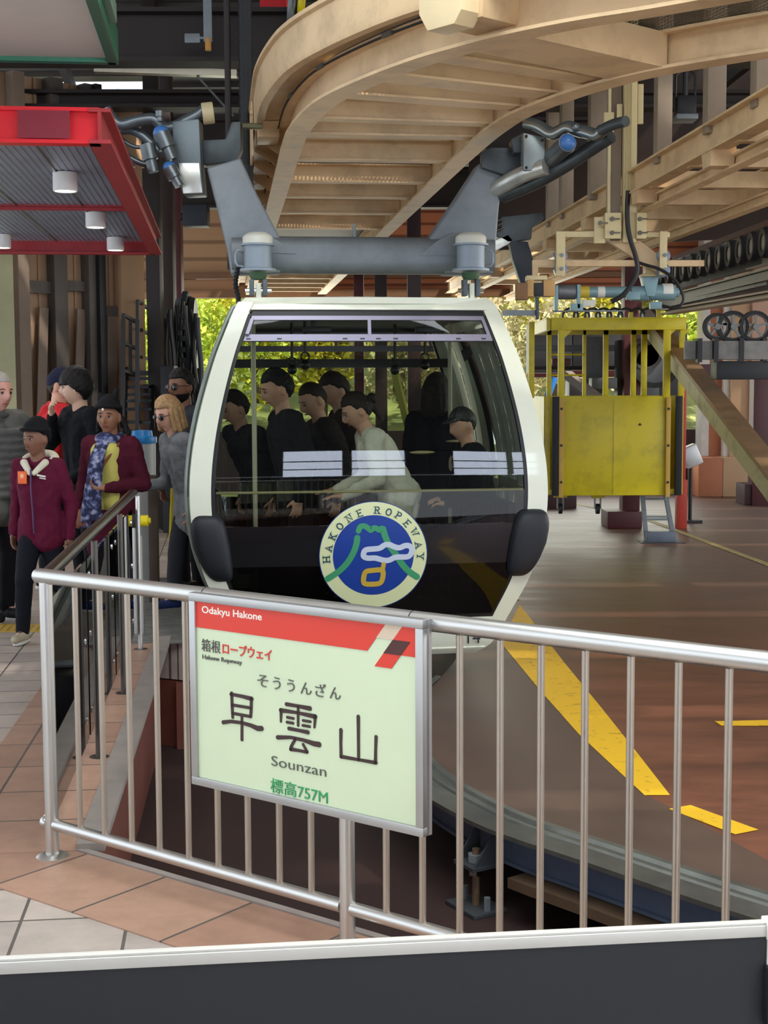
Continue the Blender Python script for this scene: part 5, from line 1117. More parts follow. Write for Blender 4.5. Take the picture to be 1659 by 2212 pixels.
b = MB(); b.tube(smooth_path([P(x, y, MY - .12) for x, y in ((1357, 412), (1354, 460), (1358, 510), (1376, 560), (1378, 590), (1362, 618), (1345, 640), (1320, 652))], 3), .022, 8); tag(b.build('power_cable', BCAB), 'thick black cable running down the cream hoist mast to the winch', 'cable')
b = MB(); b.tube(smooth_path([P(x, y, MY - .1) for x, y in ((1376, 566), (1400, 574), (1425, 580), (1456, 600), (1474, 630), (1478, 652), (1462, 668), (1430, 660))], 3), .014, 8); tag(b.build('power_cable', BCAB), 'thin black cable looping around the end of the winch motor', 'cable')
# timber jaw and clamp left of the winch
jp = P(1165, 625, 13.0); t = thing('timber_clamp', 'wooden blocks clamped on a dark pin beside the winch drum', 'clamp', jp)
for x0, x1, y0, y1, m_, nm in ((1114, 1140, 612, 648, mat('brown_wood', '#86603c', .6, var=.15), 'wood_block'), (1137, 1152, 604, 642, mat('light_wood', '#c59a5f', .6, var=.15), 'wood_block'), (1172, 1197, 606, 641, mat('light_wood', '#c59a5f', .6, var=.15), 'wood_block'), (1136, 1180, 596, 606, CREAM2, 'top_plate'), (1150, 1172, 612, 640, BLKM, 'pin_block'), (1156, 1163, 640, 690, GALVD, 'pin')):
    a, c = P(x0, y1, 13) - jp, P(x1, y0, 13) - jp; b = MB(); b.box(((a.x + c.x) / 2, 0, (a.z + c.z) / 2), (c.x - a.x, .14, c.z - a.z)); b.build(nm, m_, t, bevel=.006)
b = MB(); b.beam(P(1085, 676, 13) - jp, P(1160, 676, 13) - jp, .05, .05); b.build('tube_arm', GALV, t)

# ---- tyre conveyor under the right deck
TYRE = mat('dark_tyre', '#1d1e20', .7, var=.15); HUB = mat('tyre_hub_grey', '#6f6f6c', .4, .4, var=.15); CONV = mat('conveyor_grey', '#6d6459', .5, .2, var=.15)
cv = thing('tyre_conveyor', 'dark frame of the tyre conveyor with a row of black tyres under the right deck', 'conveyor', (0, 0, 0))
c0, c1 = P(1690, 520, 14.2), P(1440, 600, 19.6); cd_ = (c1 - c0).normalized(); cn = V((cd_.y, -cd_.x, 0)).normalized()
b = MB(); b.beam(c0 + cn * .2 - Z * .05, c1 + cn * .2 - Z * .05, .08, .2); b.build('frame_beam', DBROWN, cv)
b = MB(); b.beam(c0 - Z * .38, c1 - Z * .38, .3, .1); b.build('frame_beam', BLKM, cv)
b = MB(); b.beam(c0 + cn * .1 + Z * .26, c1 + cn * .1 + Z * .26, .05, .06); b.build('frame_beam', MAROON, cv)
def tyre(p, r, par, nrm):
    R = Matrix((nrm.cross(Z).normalized(), Z, nrm)).transposed().to_4x4(); M = Matrix.Translation(p) @ R
    b = MB(); b.lathe([(r * .55, -.05), (r * .9, -.055), (r, -.03), (r, .03), (r * .9, .055), (r * .55, .05)], M, 24); o = b.build('tyre', TYRE, par)
    b = MB(); b.lathe([(0, -.03), (r * .2, -.035), (r * .22, -.02), (r * .5, -.02), (r * .56, -.05), (r * .58, -.05), (r * .58, .04), (0, .04)], M, 20); b.build('hub', HUB, o)
for k in range(12): tyre(c0.lerp(c1, (k + .4) / 12) - cn * .1, .155, cv, -cn)
pk = thing('drive_wheel_bank', 'pair of big spoked black drive wheels on a grey rail at the right edge', 'drive wheels', (0, 0, 0))
for x in (1582, 1630, 1548):
    p = P(x, 706, 15.8); r = .175 if x > 1560 else .15; R = Matrix.Rotation(math.pi / 2, 4, 'X'); M = Matrix.Translation(p) @ R
    b = MB(); b.lathe([(r * .78, -.04), (r, -.045), (r * 1.02, 0), (r, .045), (r * .78, .04)], M, 28); o = b.build('wheel_rim', TYRE, pk)
    b = MB(); b.tube([p + V((r * .76 * math.cos(a), -.03, r * .76 * math.sin(a))) for a in [k * math.pi / 12 for k in range(24)]], .012, 6, closed=True)
    for k in range(5):
        a = k * 2 * math.pi / 5 + .3; b.beam(p + V((0, -.03, 0)), p + V((r * .76 * math.cos(a), -.03, r * .76 * math.sin(a))), .02, .028)
    b.tube([p + V((0, -.07, 0)), p + V((0, .03, 0))], .035, 10); b.build('spokes', HUB, o)
a, c = P(1478, 757, 15.8), P(1720, 757, 15.6); b = MB(); b.beam(a, c, .25, .2); b.build('rail_box', mat('stained_grey_rail', '#8b8983', .5, .2, var=.3, scale=10), pk)
for x in (1510, 1545, 1600, 1650):
    b = MB(); p = P(x, 757, 15.6); b.box(p, (.05, .1, .26)); b.build('rail_clamp', BLKM, pk)
b = MB(); b.box(P(1610, 800, 15.7), (.7, .3, .2)); b.build('drive_block', BLKM, pk, bevel=.01)
# long grey-brown rails running under the conveyor
for i, (x0, y0, Y0, x1, y1, Y1, w_, h, m_, lb) in enumerate(((1700, 598, 13.5, 1452, 656, 19, .14, .12, CONV, 'upper grey brown rail below the tyre conveyor'), (1700, 640, 13.5, 1440, 680, 19, .2, .07, mat('pale_rail_flange', '#a08d78', .5, .1, var=.15), 'pale lower rail below the tyre conveyor'), (1700, 562, 14.5, 1480, 620, 20, .08, .12, POSTT, 'taupe rail just behind the tyres'))):
    a, c = P(x0, y0, Y0), P(x1, y1, Y1); b = MB(); b.section(isec(w_, h, .02, .03), [a, c]); tag(b.build('conveyor_rail', m_), lb, 'rail')
# leaning beam across the right
a, c = P(1395, 690, 19.5), P(1720, 1110, 12.6); lb0 = thing('leaning_beam', 'long weathered cream beam slanting down across the right side', 'beam', a)
d = (c - a); sd = d.normalized().cross(Z).normalized(); up_ = sd.cross(d.normalized())
WBM = mat('weathered_cream', '#c0b88c', .5, var=.2, scale=5, dirt='#6f7a50', dirt_amt=.5)
b = MB(); b.section([(-.07, -.13), (.07, -.13), (.07, .1), (-.07, .1)], [V((0, 0, 0)), d]); b.build('web', WBM, lb0)
b = MB(); b.section([(-.11, .1), (.11, .1), (.11, .15), (-.11, .15)], [V((0, 0, 0)), d]); b.build('top_flange', mat('rusty_flange', '#9a7a58', .5, .2, var=.25), lb0)
# small things at the right
p = P(1492, 985, 20.5); t = thing('floodlight', 'grey floodlight on a stand right of the yellow cage', 'lamp', V((p.x, 20.5, -.3)))
b = MB(); b.box((0, 0, p.z + .3), (.24, .22, .3), Matrix.Rotation(-.4, 3, 'Y')); b.build('housing', mat('pale_grey_case', '#b9babb', .35, .4), t, bevel=.02)
b = MB(); b.tube([(0, 0, 0), (0, 0, p.z + .15)], .03, 8); b.build('stand', BLKM, t)
b = MB(); b.box((0, 0, .02), (.3, .3, .04)); b.build('base', BLKM, t)
p = P(1474, 950, 19.6); b = MB(); b.box((p.x, 19.6, 1.05), (.08, .12, 1.35)); b.box((p.x, 19.62, .04), (.14, .16, .68)); tag(b.build('red_post', mat('orange_red_paint', '#b0331f', .5), bevel=.01), 'bright red post beside the right edge of the yellow cage', 'post')
p = P(1190, 835, 20); b = MB(); b.tube([P(1182, 858, 20), P(1192, 832, 20), P(1198, 815, 20)], .05, 12); tag(b.build('blue_tarpaulin', mat('blue_tarp', '#2f77c4', .5, var=.1)), 'rolled blue sheet on the parapet seen left of the yellow cage', 'sheet')
# machinery behind the cage
mk = thing('drive_machinery', 'dark drive machinery with frames behind the yellow cage', 'machinery', (0, 0, 0))
GREYM = mat('machine_grey', '#55575b', .5, .3, var=.2)
for x0, y0, x1, y1, Y, m_ in ((1262, 728, 1310, 850, 20.5, GREYM), (1330, 735, 1370, 860, 20.2, mat('dark_machine', '#2b2a2c', .5, .2)), (1150, 745, 1480, 760, 20.8, GREYM), (1150, 790, 1480, 800, 20.8, DBROWN), (1275, 816, 1330, 840, 20.0, GREYM), (1225, 700, 1450, 712, 20.6, GREYM), (1380, 790, 1420, 860, 20.4, GREYM), (1190, 775, 1230, 790, 20.6, MAROON)):
    a, c = P(x0, y1, Y), P(x1, y0, Y); b = MB(); b.box(((a.x + c.x) / 2, Y, (a.z + c.z) / 2), (c.x - a.x, .3, c.z - a.z)); b.build('machine_frame', m_, mk, bevel=.01)
for x0, y0, x1, y1 in ((1140, 700, 1232, 806), (1232, 716, 1340, 800), (1340, 700, 1478, 862), (1225, 822, 1300, 860)):
    a, c = P(x0, y1, 22), P(x1, y0, 22); b = MB(); b.box(((a.x + c.x) / 2, 22, (a.z + c.z) / 2), (c.x - a.x, .5, c.z - a.z)); b.build('machine_housing', mat('dark_machine', '#2b2a2c', .5, .2), mk, bevel=.02)
for x, y, r in ((1415, 785, .34), (1395, 765, .22)):
    p = P(x, y, 19.8); M = Matrix.Translation(p) @ Matrix.Rotation(math.pi / 2, 4, 'X'); b = MB(); b.lathe([(r * .8, -.06), (r, -.07), (r * .95, 0), (r, .07), (r * .8, .06)], M, 28); o = b.build('pulley', TYRE, mk)
    b = MB(); b.lathe([(0, -.05), (r * .3, -.05), (r * .3, -.02), (r * .82, -.02), (r * .82, .03), (0, .03)], M, 24); b.build('pulley_hub', GREYM, o)
b = MB(); a, c = P(1225, 808, 20), P(1285, 856, 19.6); b.beam(a, c, .14, .1); b.build('slant_beam', CONV, mk)
for k in range(8):
    p = P(1232 + k * 24, 683, 18.6); b = MB(); b.tube([p + V((.1 * math.cos(a), .0, .1 * math.sin(a))) for a in [j * math.pi / 8 for j in range(16)]], .018, 6, closed=True); b.build('small_sheave', GALVD, mk)
# ---- bullwheel with hoses behind the cabin's left side
p = P(404, 735, 18.0); bw = thing('bullwheel', 'big dark ribbed bullwheel seen edge on behind the left side of the cabin', 'bullwheel', p)
RRIM = mat('greasy_rim', '#2a2926', .45, .3, var=.3)
M = Matrix.Rotation(math.radians(93), 4, 'Z') @ Matrix.Rotation(math.pi / 2, 4, 'X')
b = MB(); b.lathe([(.30, -.10), (.52, -.12), (.55, -.05), (.50, 0), (.55, .05), (.52, .12), (.30, .10)], M, 40); b.build('rim', RRIM, bw)
for k in range(26):
    a = k * 2 * math.pi / 26; q = M @ V((.57 * math.cos(a), .57 * math.sin(a), 0)); b = MB(); b.box(q, (.22, .07, .07), (M.to_3x3() @ Matrix.Rotation(a, 3, 'Z') @ Matrix(((0, 0, 1), (1, 0, 0), (0, 1, 0))).transposed()) if False else M.to_3x3()); b.build('rubber_pad', BLACK, bw, bevel=.01)
b = MB(); b.lathe([(0, -.14), (.12, -.14), (.12, .14), (0, .14)], M, 16)
for k in range(6):
    a = k * math.pi / 3; b.beam(M @ V((.1 * math.cos(a), .1 * math.sin(a), 0)), M @ V((.34 * math.cos(a), .34 * math.sin(a), 0)), .06, .06)
b.build('spokes', BLKM, bw)
for k in range(9):
    x = -.20 + k * .055; z1 = .45 - abs(k - 4) * .05; b = MB(); b.tube([(x + .02 * math.sin(k * 2.1 + j * .9), -.62 - .05 * math.sin(k), z1 - j * .16) for j in range(8)], .022 + .006 * (k % 3), 7); b.build('hanging_hose', (BLACK, RRIM, DSTEEL)[k % 3], bw)
b = MB(); q = P(400, 1000, 18.1) - p; b.box((0, .2, (-.7 - p.z) / 2 - .2), (.3, .3, p.z + .4)); b.build('pedestal', DBROWN, bw)
# dark gear in the gap left of the cabin
for i, (x0, y0, x1, y1, Y, m_, lb) in enumerate(((352, 790, 380, 905, 16.5, BLKM, 'black switch cabinet behind the men left of the cabin'), (318, 830, 345, 930, 17.4, MAROON, 'maroon machine guard behind the black stairs'), (398, 445, 450, 490, 17, mat('navy_box', '#1d2430', .5), 'navy camera box hanging before the tan end wall'))):
    a, c = P(x0, y1, Y), P(x1, y0, Y); z0 = -.7 if i < 2 else a.z; b = MB(); b.box(((a.x + c.x) / 2, Y, (z0 + c.z) / 2), (c.x - a.x, .3, c.z - z0)); tag(b.build(('switch_cabinet', 'machine_guard', 'camera_box')[i], m_, bevel=.01), lb, ('cabinet', 'guard', 'camera')[i])
p = P(440, 460, 17); b = MB(); b.tube([P(392, 468, 17), P(420, 468, 17)], .05, 12); tag(b.build('camera_lens', BLKM), 'dark lens tube on the navy camera box', 'camera')
# black stairs against the left wall
SX = P(296, 900, 16.2); st = thing('black_stairs', 'black steel stairs with barred railings rising behind the woman in the scarf', 'stairs', V((SX.x, 16.2, 0)))
def S_(px, py, y=0.): p = P(px, py, 16.2 + y); return V((p.x - SX.x, y, p.z))
for i, py in enumerate((818, 836, 852, 866, 884, 912, 932)):
    y = .9 - i * .15; a, c = S_(276, py, y), S_(330, py, y); b = MB(); b.box(((a.x + c.x) / 2, y, a.z), (c.x - a.x, .2, .035)); b.build('tread', BLKM, st)
for px in (272, 331):
    b = MB(); b.beam(S_(px, 805, 1.0), S_(px - 2, 960, -.2), .04, .16); b.build('stringer', BLKM, st)
def gridrail(x0, y0, x1, y1, z0, z1, yd, nm='stair_railing'):
    b = MB(); p00, p10, p01, p11 = S_(x0, y0, yd), S_(x1, y1, yd + .5), S_(x0, z0, yd), S_(x1, z1, yd + .5)
    for a, c in ((p00, p10), (p01, p11), (p00, p01), (p10, p11), (p00.lerp(p01, .5), p10.lerp(p11, .5)), (p00.lerp(p10, .5), p01.lerp(p11, .5))): b.beam(a, c, .035, .035)
    b.build(nm, BLKM, st)
gridrail(266, 680, 297, 697, 800, 812, .0); gridrail(297, 650, 322, 668, 770, 775, 1.0)
for px in (266, 297):
    b = MB(); b.beam(S_(px, 690), S_(px, 985), .045, .045); b.build('stair_post', BLKM, st)
b = MB(); a, c = S_(262, 806, 1.0), S_(335, 806, 1.0); b.box(((a.x + c.x) / 2, 1.2, a.z), (c.x - a.x, .6, .05)); b.build('landing', BLKM, st)
# bin with a blue lid
p = P(308, 1000, 12.2); t = thing('waste_bin', 'tall pale grey bin with a blue lid behind the woman in the scarf', 'bin', V((p.x, 12.2, 0)))
zt_ = P(308, 955, 12.2).z; b = MB(); b.lathe([(0, .02), (.10, .02), (.115, zt_), (0, zt_)], None, 28); b.build('body', mat('bin_grey', '#a9abab', .45, .2, var=.06), t)
b = MB(); b.lathe([(0, zt_ - .01), (.125, zt_ - .01), (.125, zt_ + .045), (.09, zt_ + .05), (.085, zt_ + .1), (0, zt_ + .105)], None, 28); b.build('lid', mat('bin_blue', '#1f7fc6', .35, var=.03), t, bevel=.004)
p = P(331, 1100, 10.9); b = MB(); b.box((p.x, 10.9, .5), (.07, .07, 1.0)); tag(b.build('gate_post', mat('brown_gate_post', '#4f4036', .5, .2), bevel=.006), 'short brown gate post between the waste bin and the cabin', 'post')
p = P(362, 1160, 11.2); b = MB(); b.tube([(p.x, 11.2, .0), (p.x + .05, 11.2, .95)], .016, 8); tag(b.build('yellow_pole', YEL), 'thin yellow pole leaning beside the cabin door', 'pole')
# machinery hanging in the pit below the boarding plate
p = PZ(355, 1480, -.3); t = thing('pit_machinery', 'dark machinery with grey pipes in the pit under the boarding plate', 'machinery', V((-1.15, 9.75, -.7)))
for x, y, z, sx, sy, sz, m_ in ((.02, .1, .2, .22, .3, .4, BLKM), (.26, .2, .22, .14, .3, .36, mat('navy_box', '#1d2430', .5)), (.1, .35, .38, .3, .1, .1, DSTEEL)):
    b = MB(); b.box((x, y, z), (sx, sy, sz)); b.build('housing', m_, t, bevel=.02)
b = MB(); b.tube([(-.1, -.15, .0), (-.1, -.15, .45), (-.05, -.15, .5), (.2, -.15, .5)], .022, 10); b.build('pipe', GALV, t)
b = MB(); b.tube([(.14, -.1, .0), (.14, -.1, .5)], .016, 10); b.build('pipe', GALV, t)

# =================================================================== TREES OUTSIDE
def leaf_mat(nm, c, c2):
    m = bpy.data.materials.new(nm); m.use_nodes = True; t = m.node_tree; b = t.nodes['Principled BSDF']; b.inputs['Roughness'].default_value = .6
    tc = t.nodes.new('ShaderNodeTexCoord'); n = t.nodes.new('ShaderNodeTexNoise'); n.inputs['Scale'].default_value = 1.5; n.inputs['Detail'].default_value = 5
    r = t.nodes.new('ShaderNodeValToRGB'); r.color_ramp.elements[0].position = .35; r.color_ramp.elements[0].color = lin(c); r.color_ramp.elements[1].position = .65; r.color_ramp.elements[1].color = lin(c2)
    t.links.new(tc.outputs['Object'], n.inputs[0]); t.links.new(n.outputs[0], r.inputs[0]); t.links.new(r.outputs[0], b.inputs['Base Color'])
    b.inputs['Transmission Weight'].default_value = 0; tl = t.nodes.new('ShaderNodeBsdfTranslucent'); t.links.new(r.outputs[0], tl.inputs[0]); mx = t.nodes.new('ShaderNodeMixShader'); mx.inputs[0].default_value = .35
    t.links.new(b.outputs[0], mx.inputs[1]); t.links.new(tl.outputs[0], mx.inputs[2]); t.links.new(mx.outputs[0], t.nodes['Material Output'].inputs[0]); return m
BARK = mat('bark', '#5d4a3a', .9, var=.3)
def tree_mesh(seed, m, h=4.5, rad=2.0, n=5200):
    rnd = np.random.default_rng(seed); vs, fs = [], []; cl = [V((rnd.normal(0, .45) * rad, rnd.normal(0, .35) * rad, h * .55 + rnd.normal(0, .3) * h * .5)) for _ in range(26)]
    for i in range(n):
        c = cl[rnd.integers(len(cl))]; d = V(rnd.normal(0, 1, 3)); d.normalize(); p = c + d * (.55 + .35 * rnd.random()); a = V(rnd.normal(0, 1, 3)).normalized(); q = a.cross(V(rnd.normal(0, 1, 3))).normalized(); s = .07 + .07 * rnd.random(); k = len(vs)
        vs += [p - a * s, p + q * s * .5, p + a * s, p - q * s * .5]; fs.append((k, k + 1, k + 2, k + 3))
    b = MB(); b.add(vs, fs); return b
def make_tree(seed, label, c, c2, loc_):
    t = thing('tree', label, 'tree', loc_, 0, 'trees outside the far openings'); m = leaf_mat('leaves_%d' % seed, c, c2)
    tree_mesh(seed, m).build('crown', m, t)
    b = MB(); b.tube([(0, 0, -.5), (.05, 0, 1.2), (-.1, .1, 2.6)], [.16, .12, .06], 8); b.tube([(.0, 0, 1.2), (.6, .2, 2.6)], [.08, .03], 6); b.tube([(.0, 0, 1.4), (-.7, -.1, 2.9)], [.08, .03], 6); b.build('trunk', BARK, t); return t
kinds = [make_tree(1, 'yellow green leafy tree outside the opening left of the cabin', '#7f9a2c', '#d8e05a', (-4.6, 33, 0.2)), make_tree(2, 'bright yellow tree seen through the middle of the cabin windows', '#a8a52a', '#ece058', (-1.5, 34, 0.4)), make_tree(3, 'greyish pink budding tree seen through the right of the cabin', '#8a8a5a', '#cdbd98', (2.2, 33, 0.2))]
for k, x, y, s, lb in ((0, 9.3, 36, 1.15, 'green leafy tree outside right of the yellow cage'), (1, -3.2, 36.5, 1.1, 'yellow green tree standing behind the front trees, left of the cabin'), (2, -6.3, 36, 1.2, 'pale budding tree at the far left of the opening'), (0, .4, 37, 1.15, 'green tree on the slope behind the middle of the cabin'), (1, 4.3, 35.5, 1.05, 'yellow tree seen between cabin and yellow cage'), (2, 6.4, 37, 1.2, 'pale budding tree behind the yellow cage'), (0, 8.3, 33, .9, 'low green tree beside the right terracotta piers')):
    dup(kinds[k], (x, y, .2 + max(0, y - 31) * .3), random.random() * 6, lb, s)
# =================================================================== PEOPLE
def sm(a, c, x): t = max(0, min(1, (x - a) / (c - a))); return t * t * (3 - 2 * t)
def head_pt(d, s=1., grow=0.):
    """point of the head's surface in direction d (face looks towards -y), centre of the head at the origin"""
    x, y, z = d
    px, py, pz = x * .076, y * .097, z * .122
    if z < 0:
        px *= 1 - .30 * (-z) ** 1.4; 
        if y > 0: py *= 1 - .45 * sm(0, .9, -z)
        else: py *= 1 - .04 * (-z)
    if z > 0: px *= 1 + .03 * z
    if y < 0:
        f = -y
        py -= .030 * math.exp(-(x / .16) ** 2) * sm(.22, -.12, z) * sm(-.42, -.26, z) * f          # nose
        py -= .006 * math.exp(-((z - .20) / .10) ** 2) * math.exp(-(x / .7) ** 2)                     # brow
        py += .012 * math.exp(-((abs(x) - .40) / .17) ** 2) * math.exp(-((z - .02) / .12) ** 2)       # eye sockets
        py -= .007 * math.exp(-(x / .28) ** 2) * math.exp(-((z + .52) / .07) ** 2)                    # lips
        py += .004 * math.exp(-(x / .3) ** 2) * math.exp(-((z + .66) / .05) ** 2)
        py -= .009 * math.exp(-(x / .3) ** 2) * math.exp(-((z + .84) / .10) ** 2)                     # chin
        px *= 1 + .05 * math.exp(-((z + .12) / .2) ** 2) * f * min(1, abs(x) * 2)                     # cheekbones
    return V((px, py, pz)) * (s) + V(d) * grow
def head_grid(b, M, s, fn=None, nu=40, nv=32):
    vs = []
    for j in range(nv + 1):
        ph = -math.pi / 2 + math.pi * j / nv
        for i in range(nu):
            th = 2 * math.pi * i / nu; d = V((math.cos(ph) * math.cos(th), math.cos(ph) * math.sin(th), math.sin(ph)))
            vs.append(M @ (head_pt(d, s, fn(d) if fn else 0)))
    b.add(vs, [(j * nu + i, j * nu + (i + 1) % nu, (j + 1) * nu + (i + 1) % nu, (j + 1) * nu + i) for j in range(nv) for i in range(nu)])
def hand(b, wrist, d, palm, s=1., curl=.5, thumb=1):
    """palm, four bent fingers of different lengths and a thumb leaving the palm's side"""
    d = V(d).normalized(); n = V(palm); n = (n - d * n.dot(d)).normalized(); side_ = d.cross(n).normalized() * thumb; w0 = V(wrist)
    b.capsule(w0, .025 * s, w0 + d * .035 * s, .028 * s)
    for k in (-1, -.33, .33, 1): b.capsule(w0 + d * .02 * s + side_ * k * .018 * s, .017 * s, w0 + d * .088 * s + side_ * k * .027 * s, .0125 * s)
    for k, L in ((1, .068), (.33, .080), (-.33, .074), (-1, .056)):
        p = w0 + d * .088 * s + side_ * k * .030 * s; a = curl * .6; dd = d.copy()
        for q, (f, r) in enumerate(((.45, .0096), (.32, .0088), (.23, .008))):
            dd = (d * math.cos(a) + n * math.sin(a) + side_ * k * .12).normalized(); e = p + dd * L * f * s; b.capsule(p, r * s, e, r * s * .94, 10); p = e; a += curl * .8
    p = w0 + d * .03 * s + side_ * .028 * s; dd = (d * .65 + side_ * .7 + n * .25).normalized()
    for f, r in ((.036, .0125), (.028, .0105)):
        e = p + dd * f * s; b.capsule(p, r * s, e, r * s * .92, 10); p = e; dd = (dd + d * .5 + n * .35 * curl).normalized()
SKINS = {'light': mat('skin_light', '#d3a088', .5, var=.06, scale=20), 'pale': mat('skin_pale', '#cfa78f', .5, var=.05, scale=20), 'pink': mat('skin_pink', '#d39a8a', .5, var=.08, scale=20), 'brown': mat('skin_brown', '#a06f54', .5, var=.06, scale=20), 'dark': mat('skin_dark', '#7d5440', .5, var=.06, scale=20)}
HAIRB = mat('black_hair', '#0f0d0e', .6, var=.2, scale=60, bump=.6, bscale=70, spec=.3); HAIRD = mat('dark_brown_hair', '#2a201b', .6, var=.25, scale=60, bump=.6, bscale=70, spec=.3); HAIRBL = mat('blonde_hair', '#b08a5e', .55, var=.4, scale=50, bump=.6, bscale=60); HAIRG = mat('grey_hair', '#a7a19b', .5, var=.2, scale=50)
EYEW = mat('eye_white', '#b5aca4', .25, var=0); EYEI = mat('eye_iris', '#1d120d', .15, var=0); LIPS = mat('lips', '#9a4f4a', .45, var=0); LIPD = mat('dark_lips', '#7a4238', .45, var=0)
SOLE = mat('white_sole', '#dcd8d0', .5, var=.05)
def cloth(nm, c, rough=.85, **k): return mat(nm, c, rough, var=k.pop('var', .12), scale=k.pop('scale', 9), bump=.25, bscale=160, spec=.2, **k)
HS = 1.13
def person(label, loc_, rz, h=1.7, skin='light', hair=HAIRB, hairkind='short', spine=(0, 0), head=(0, 0, 0), arms=None, legs=None, top=None, topcol=None, bottom=None, shoe=None, build_=1., hatmat=None, sleeve=1., hem=.86, lod=0, glasses=None, name='person', cat='person', puffer=False, vox=None, collar=None):
    """a posed figure: spine = forward and sideways lean of the chest, head = (turn, nod, tilt); arms/legs in figure space scaled to 1.75 m, facing -y"""
    k = h / 1.75; root = thing(name, label, cat, loc_, rz); w_ = build_
    J = lambda p: V(p) * k
    pel = V((0, 0, .96)); fx, sx = spine
    waist = pel + V((sx * .35, -fx * .35, .14)); chest = pel + V((sx * .8, -fx * .8, .36 - abs(fx) * .12)); neck = pel + V((sx * 1.15, -fx * 1.15, .53 - abs(fx) * .25)); up = (neck - waist).normalized(); lat = V((1, 0, 0)); lat = (lat - up * lat.dot(up)).normalized()
    turn, nod, tilt = head
    hc = neck + up * .055 + V((0, -.025 - .04 * nod, .112 - .02 * abs(nod))); HM = Matrix.Translation(hc * k) @ (Matrix.Rotation(turn, 4, 'Z') @ Matrix.Rotation(nod, 4, 'X') @ Matrix.Rotation(tilt, 4, 'Y')) @ Matrix.Diagonal((HS, HS, HS * 1.03, 1))
    sh = {s: neck + lat * s * .175 * w_ - up * .055 for s in (-1, 1)}; hp = {s: pel + V((s * .085 * w_, 0, -.04)) for s in (-1, 1)}
    arms = arms or {}; legs = legs or {}
    AR_ = {}
    for s in (-1, 1):
        a = arms.get(s) or ((s * .225, .02, 1.12), (s * .225, -.06, .87), (0, -.15, -1), (-s, 0, 0), .5)
        AR_[s] = tuple(V(q) if isinstance(q, tuple) else q for q in a)
    LG_ = {}
    for s in (-1, 1):
        a = legs.get(s) or ((s * .10 * w_, -.01, .50), (s * .10, .02, .09)); LG_[s] = tuple(V(q) for q in a)
    fine = lod == 0
    # ---- body: one surface
    b = MB(); head_grid(b, HM, k * 1.0)
    for s in (-1, 1): b.ell(HM @ (V((s * .078, .012, -.008)) * k), (.011 * k, .022 * k, .033 * k), HM.to_3x3())
    b.capsule(J(neck - up * .03), .062 * k, J(hc + V((0, .018, -.05))), .056 * k)
    def torso(b, g, lo=True):
        for t in (-1, 1):
            b.capsule(J(chest + lat * t * .075 * w_), (.105 * w_ + g) * k, J(chest + lat * t * .10 * w_ + up * .09), (.075 * w_ + g) * k, fl=1)
            b.capsule(J(waist + lat * t * .05 * w_), (.105 * w_ + g) * k, J(chest + lat * t * .065 * w_), (.115 * w_ + g) * k)
            b.capsule(J(pel + lat * t * .065 * w_), (.110 * w_ + g) * k, J(waist + lat * t * .05 * w_), (.105 * w_ + g) * k)
            b.capsule(J(neck - up * .04), (.055 + g * .7) * k, J(sh[t]), (.055 * w_ + g) * k)
    torso(b, 0)
    for s in (-1, 1):
        el, wr, hd, pn, cu = AR_[s]; b.capsule(J(sh[s]), .055 * k * w_, J(el), .042 * k * w_); b.capsule(J(el), .042 * k * w_, J(wr), .027 * k); hand(b, J(wr), hd, pn, k, cu, -s)
        kn, an = LG_[s]; b.capsule(J(hp[s]), .088 * k * w_, J(kn), .055 * k); b.capsule(J(kn), .054 * k, J(kn.lerp(an, .35)) + V((0, .012 * k, 0)), .052 * k); b.capsule(J(kn.lerp(an, .35)), .052 * k, J(an), .036 * k); b.capsule(J(an), .035 * k, J(an + V((0, -.10, -.05))), .03 * k)
    body = b.build('body', SKINS[skin], root, remesh=(vox or .0072) if fine else .013, smooth_it=2 if fine else 3)
    # ---- face details
    if fine:
        for s in (-1, 1):
            e = HM @ (V((s * .031, -.0815, .004)) * k); R = HM.to_3x3(); b = MB(); b.ell(e, (.0150 * k, .0075 * k, .0062 * k), R); o = b.build('eye', EYEW, body)
            b = MB(); b.ell(HM @ (V((s * .031, -.0885, .004)) * k), (.0068 * k, .0028 * k, .0060 * k), R); b.build('iris', EYEI, o)
            b = MB(); b.tube([HM @ (V((s * q, y, z)) * k) for q, y, z in ((.015, -.0875, .006), (.030, -.0905, .0115), (.046, -.083, .006))], [.0014 * k, .0024 * k, .0014 * k], 6); b.build('eyelid', HAIRD, o)
            b = MB(); b.tube([HM @ (V((s * q, y, z)) * k) for q, y, z in ((.014, -.0955, .026), (.030, -.0955, .031), (.046, -.085, .026), (.052, -.078, .021))], [.0022 * k, .0034 * k, .003 * k, .0015 * k], 6); b.build('eyebrow', hair if hair not in (HAIRBL, HAIRG) else HAIRD, body)
        b = MB(); b.tube([HM @ (V((x, y, z)) * k) for x, y, z in ((-.024, -.083, -.0615), (-.010, -.0945, -.0595), (0, -.0965, -.0605), (.010, -.0945, -.0595), (.024, -.083, -.0615))], [.002 * k, .005 * k, .0052 * k, .005 * k, .002 * k], 8); b.build('lips', LIPD if skin in ('brown', 'dark') else LIPS, body)
    if glasses:
        GL = mat('sunglass_black', '#0b0b0d', .1, var=0); b = MB()
        for s in (-1, 1):
            b.ell(HM @ (V((s * .033, -.100, .003)) * k), (.026 * k, .006 * k, .021 * k), HM.to_3x3()); b.tube([HM @ (V((s * .056, -.092, .012)) * k), HM @ (V((s * .082, -.04, .012)) * k), HM @ (V((s * .085, .01, .005)) * k)], .0028 * k, 6)
        b.tube([HM @ (V((-.012, -.104, .008)) * k), HM @ (V((.012, -.104, .008)) * k)], .003 * k, 6); b.build('sunglasses', GL, root)
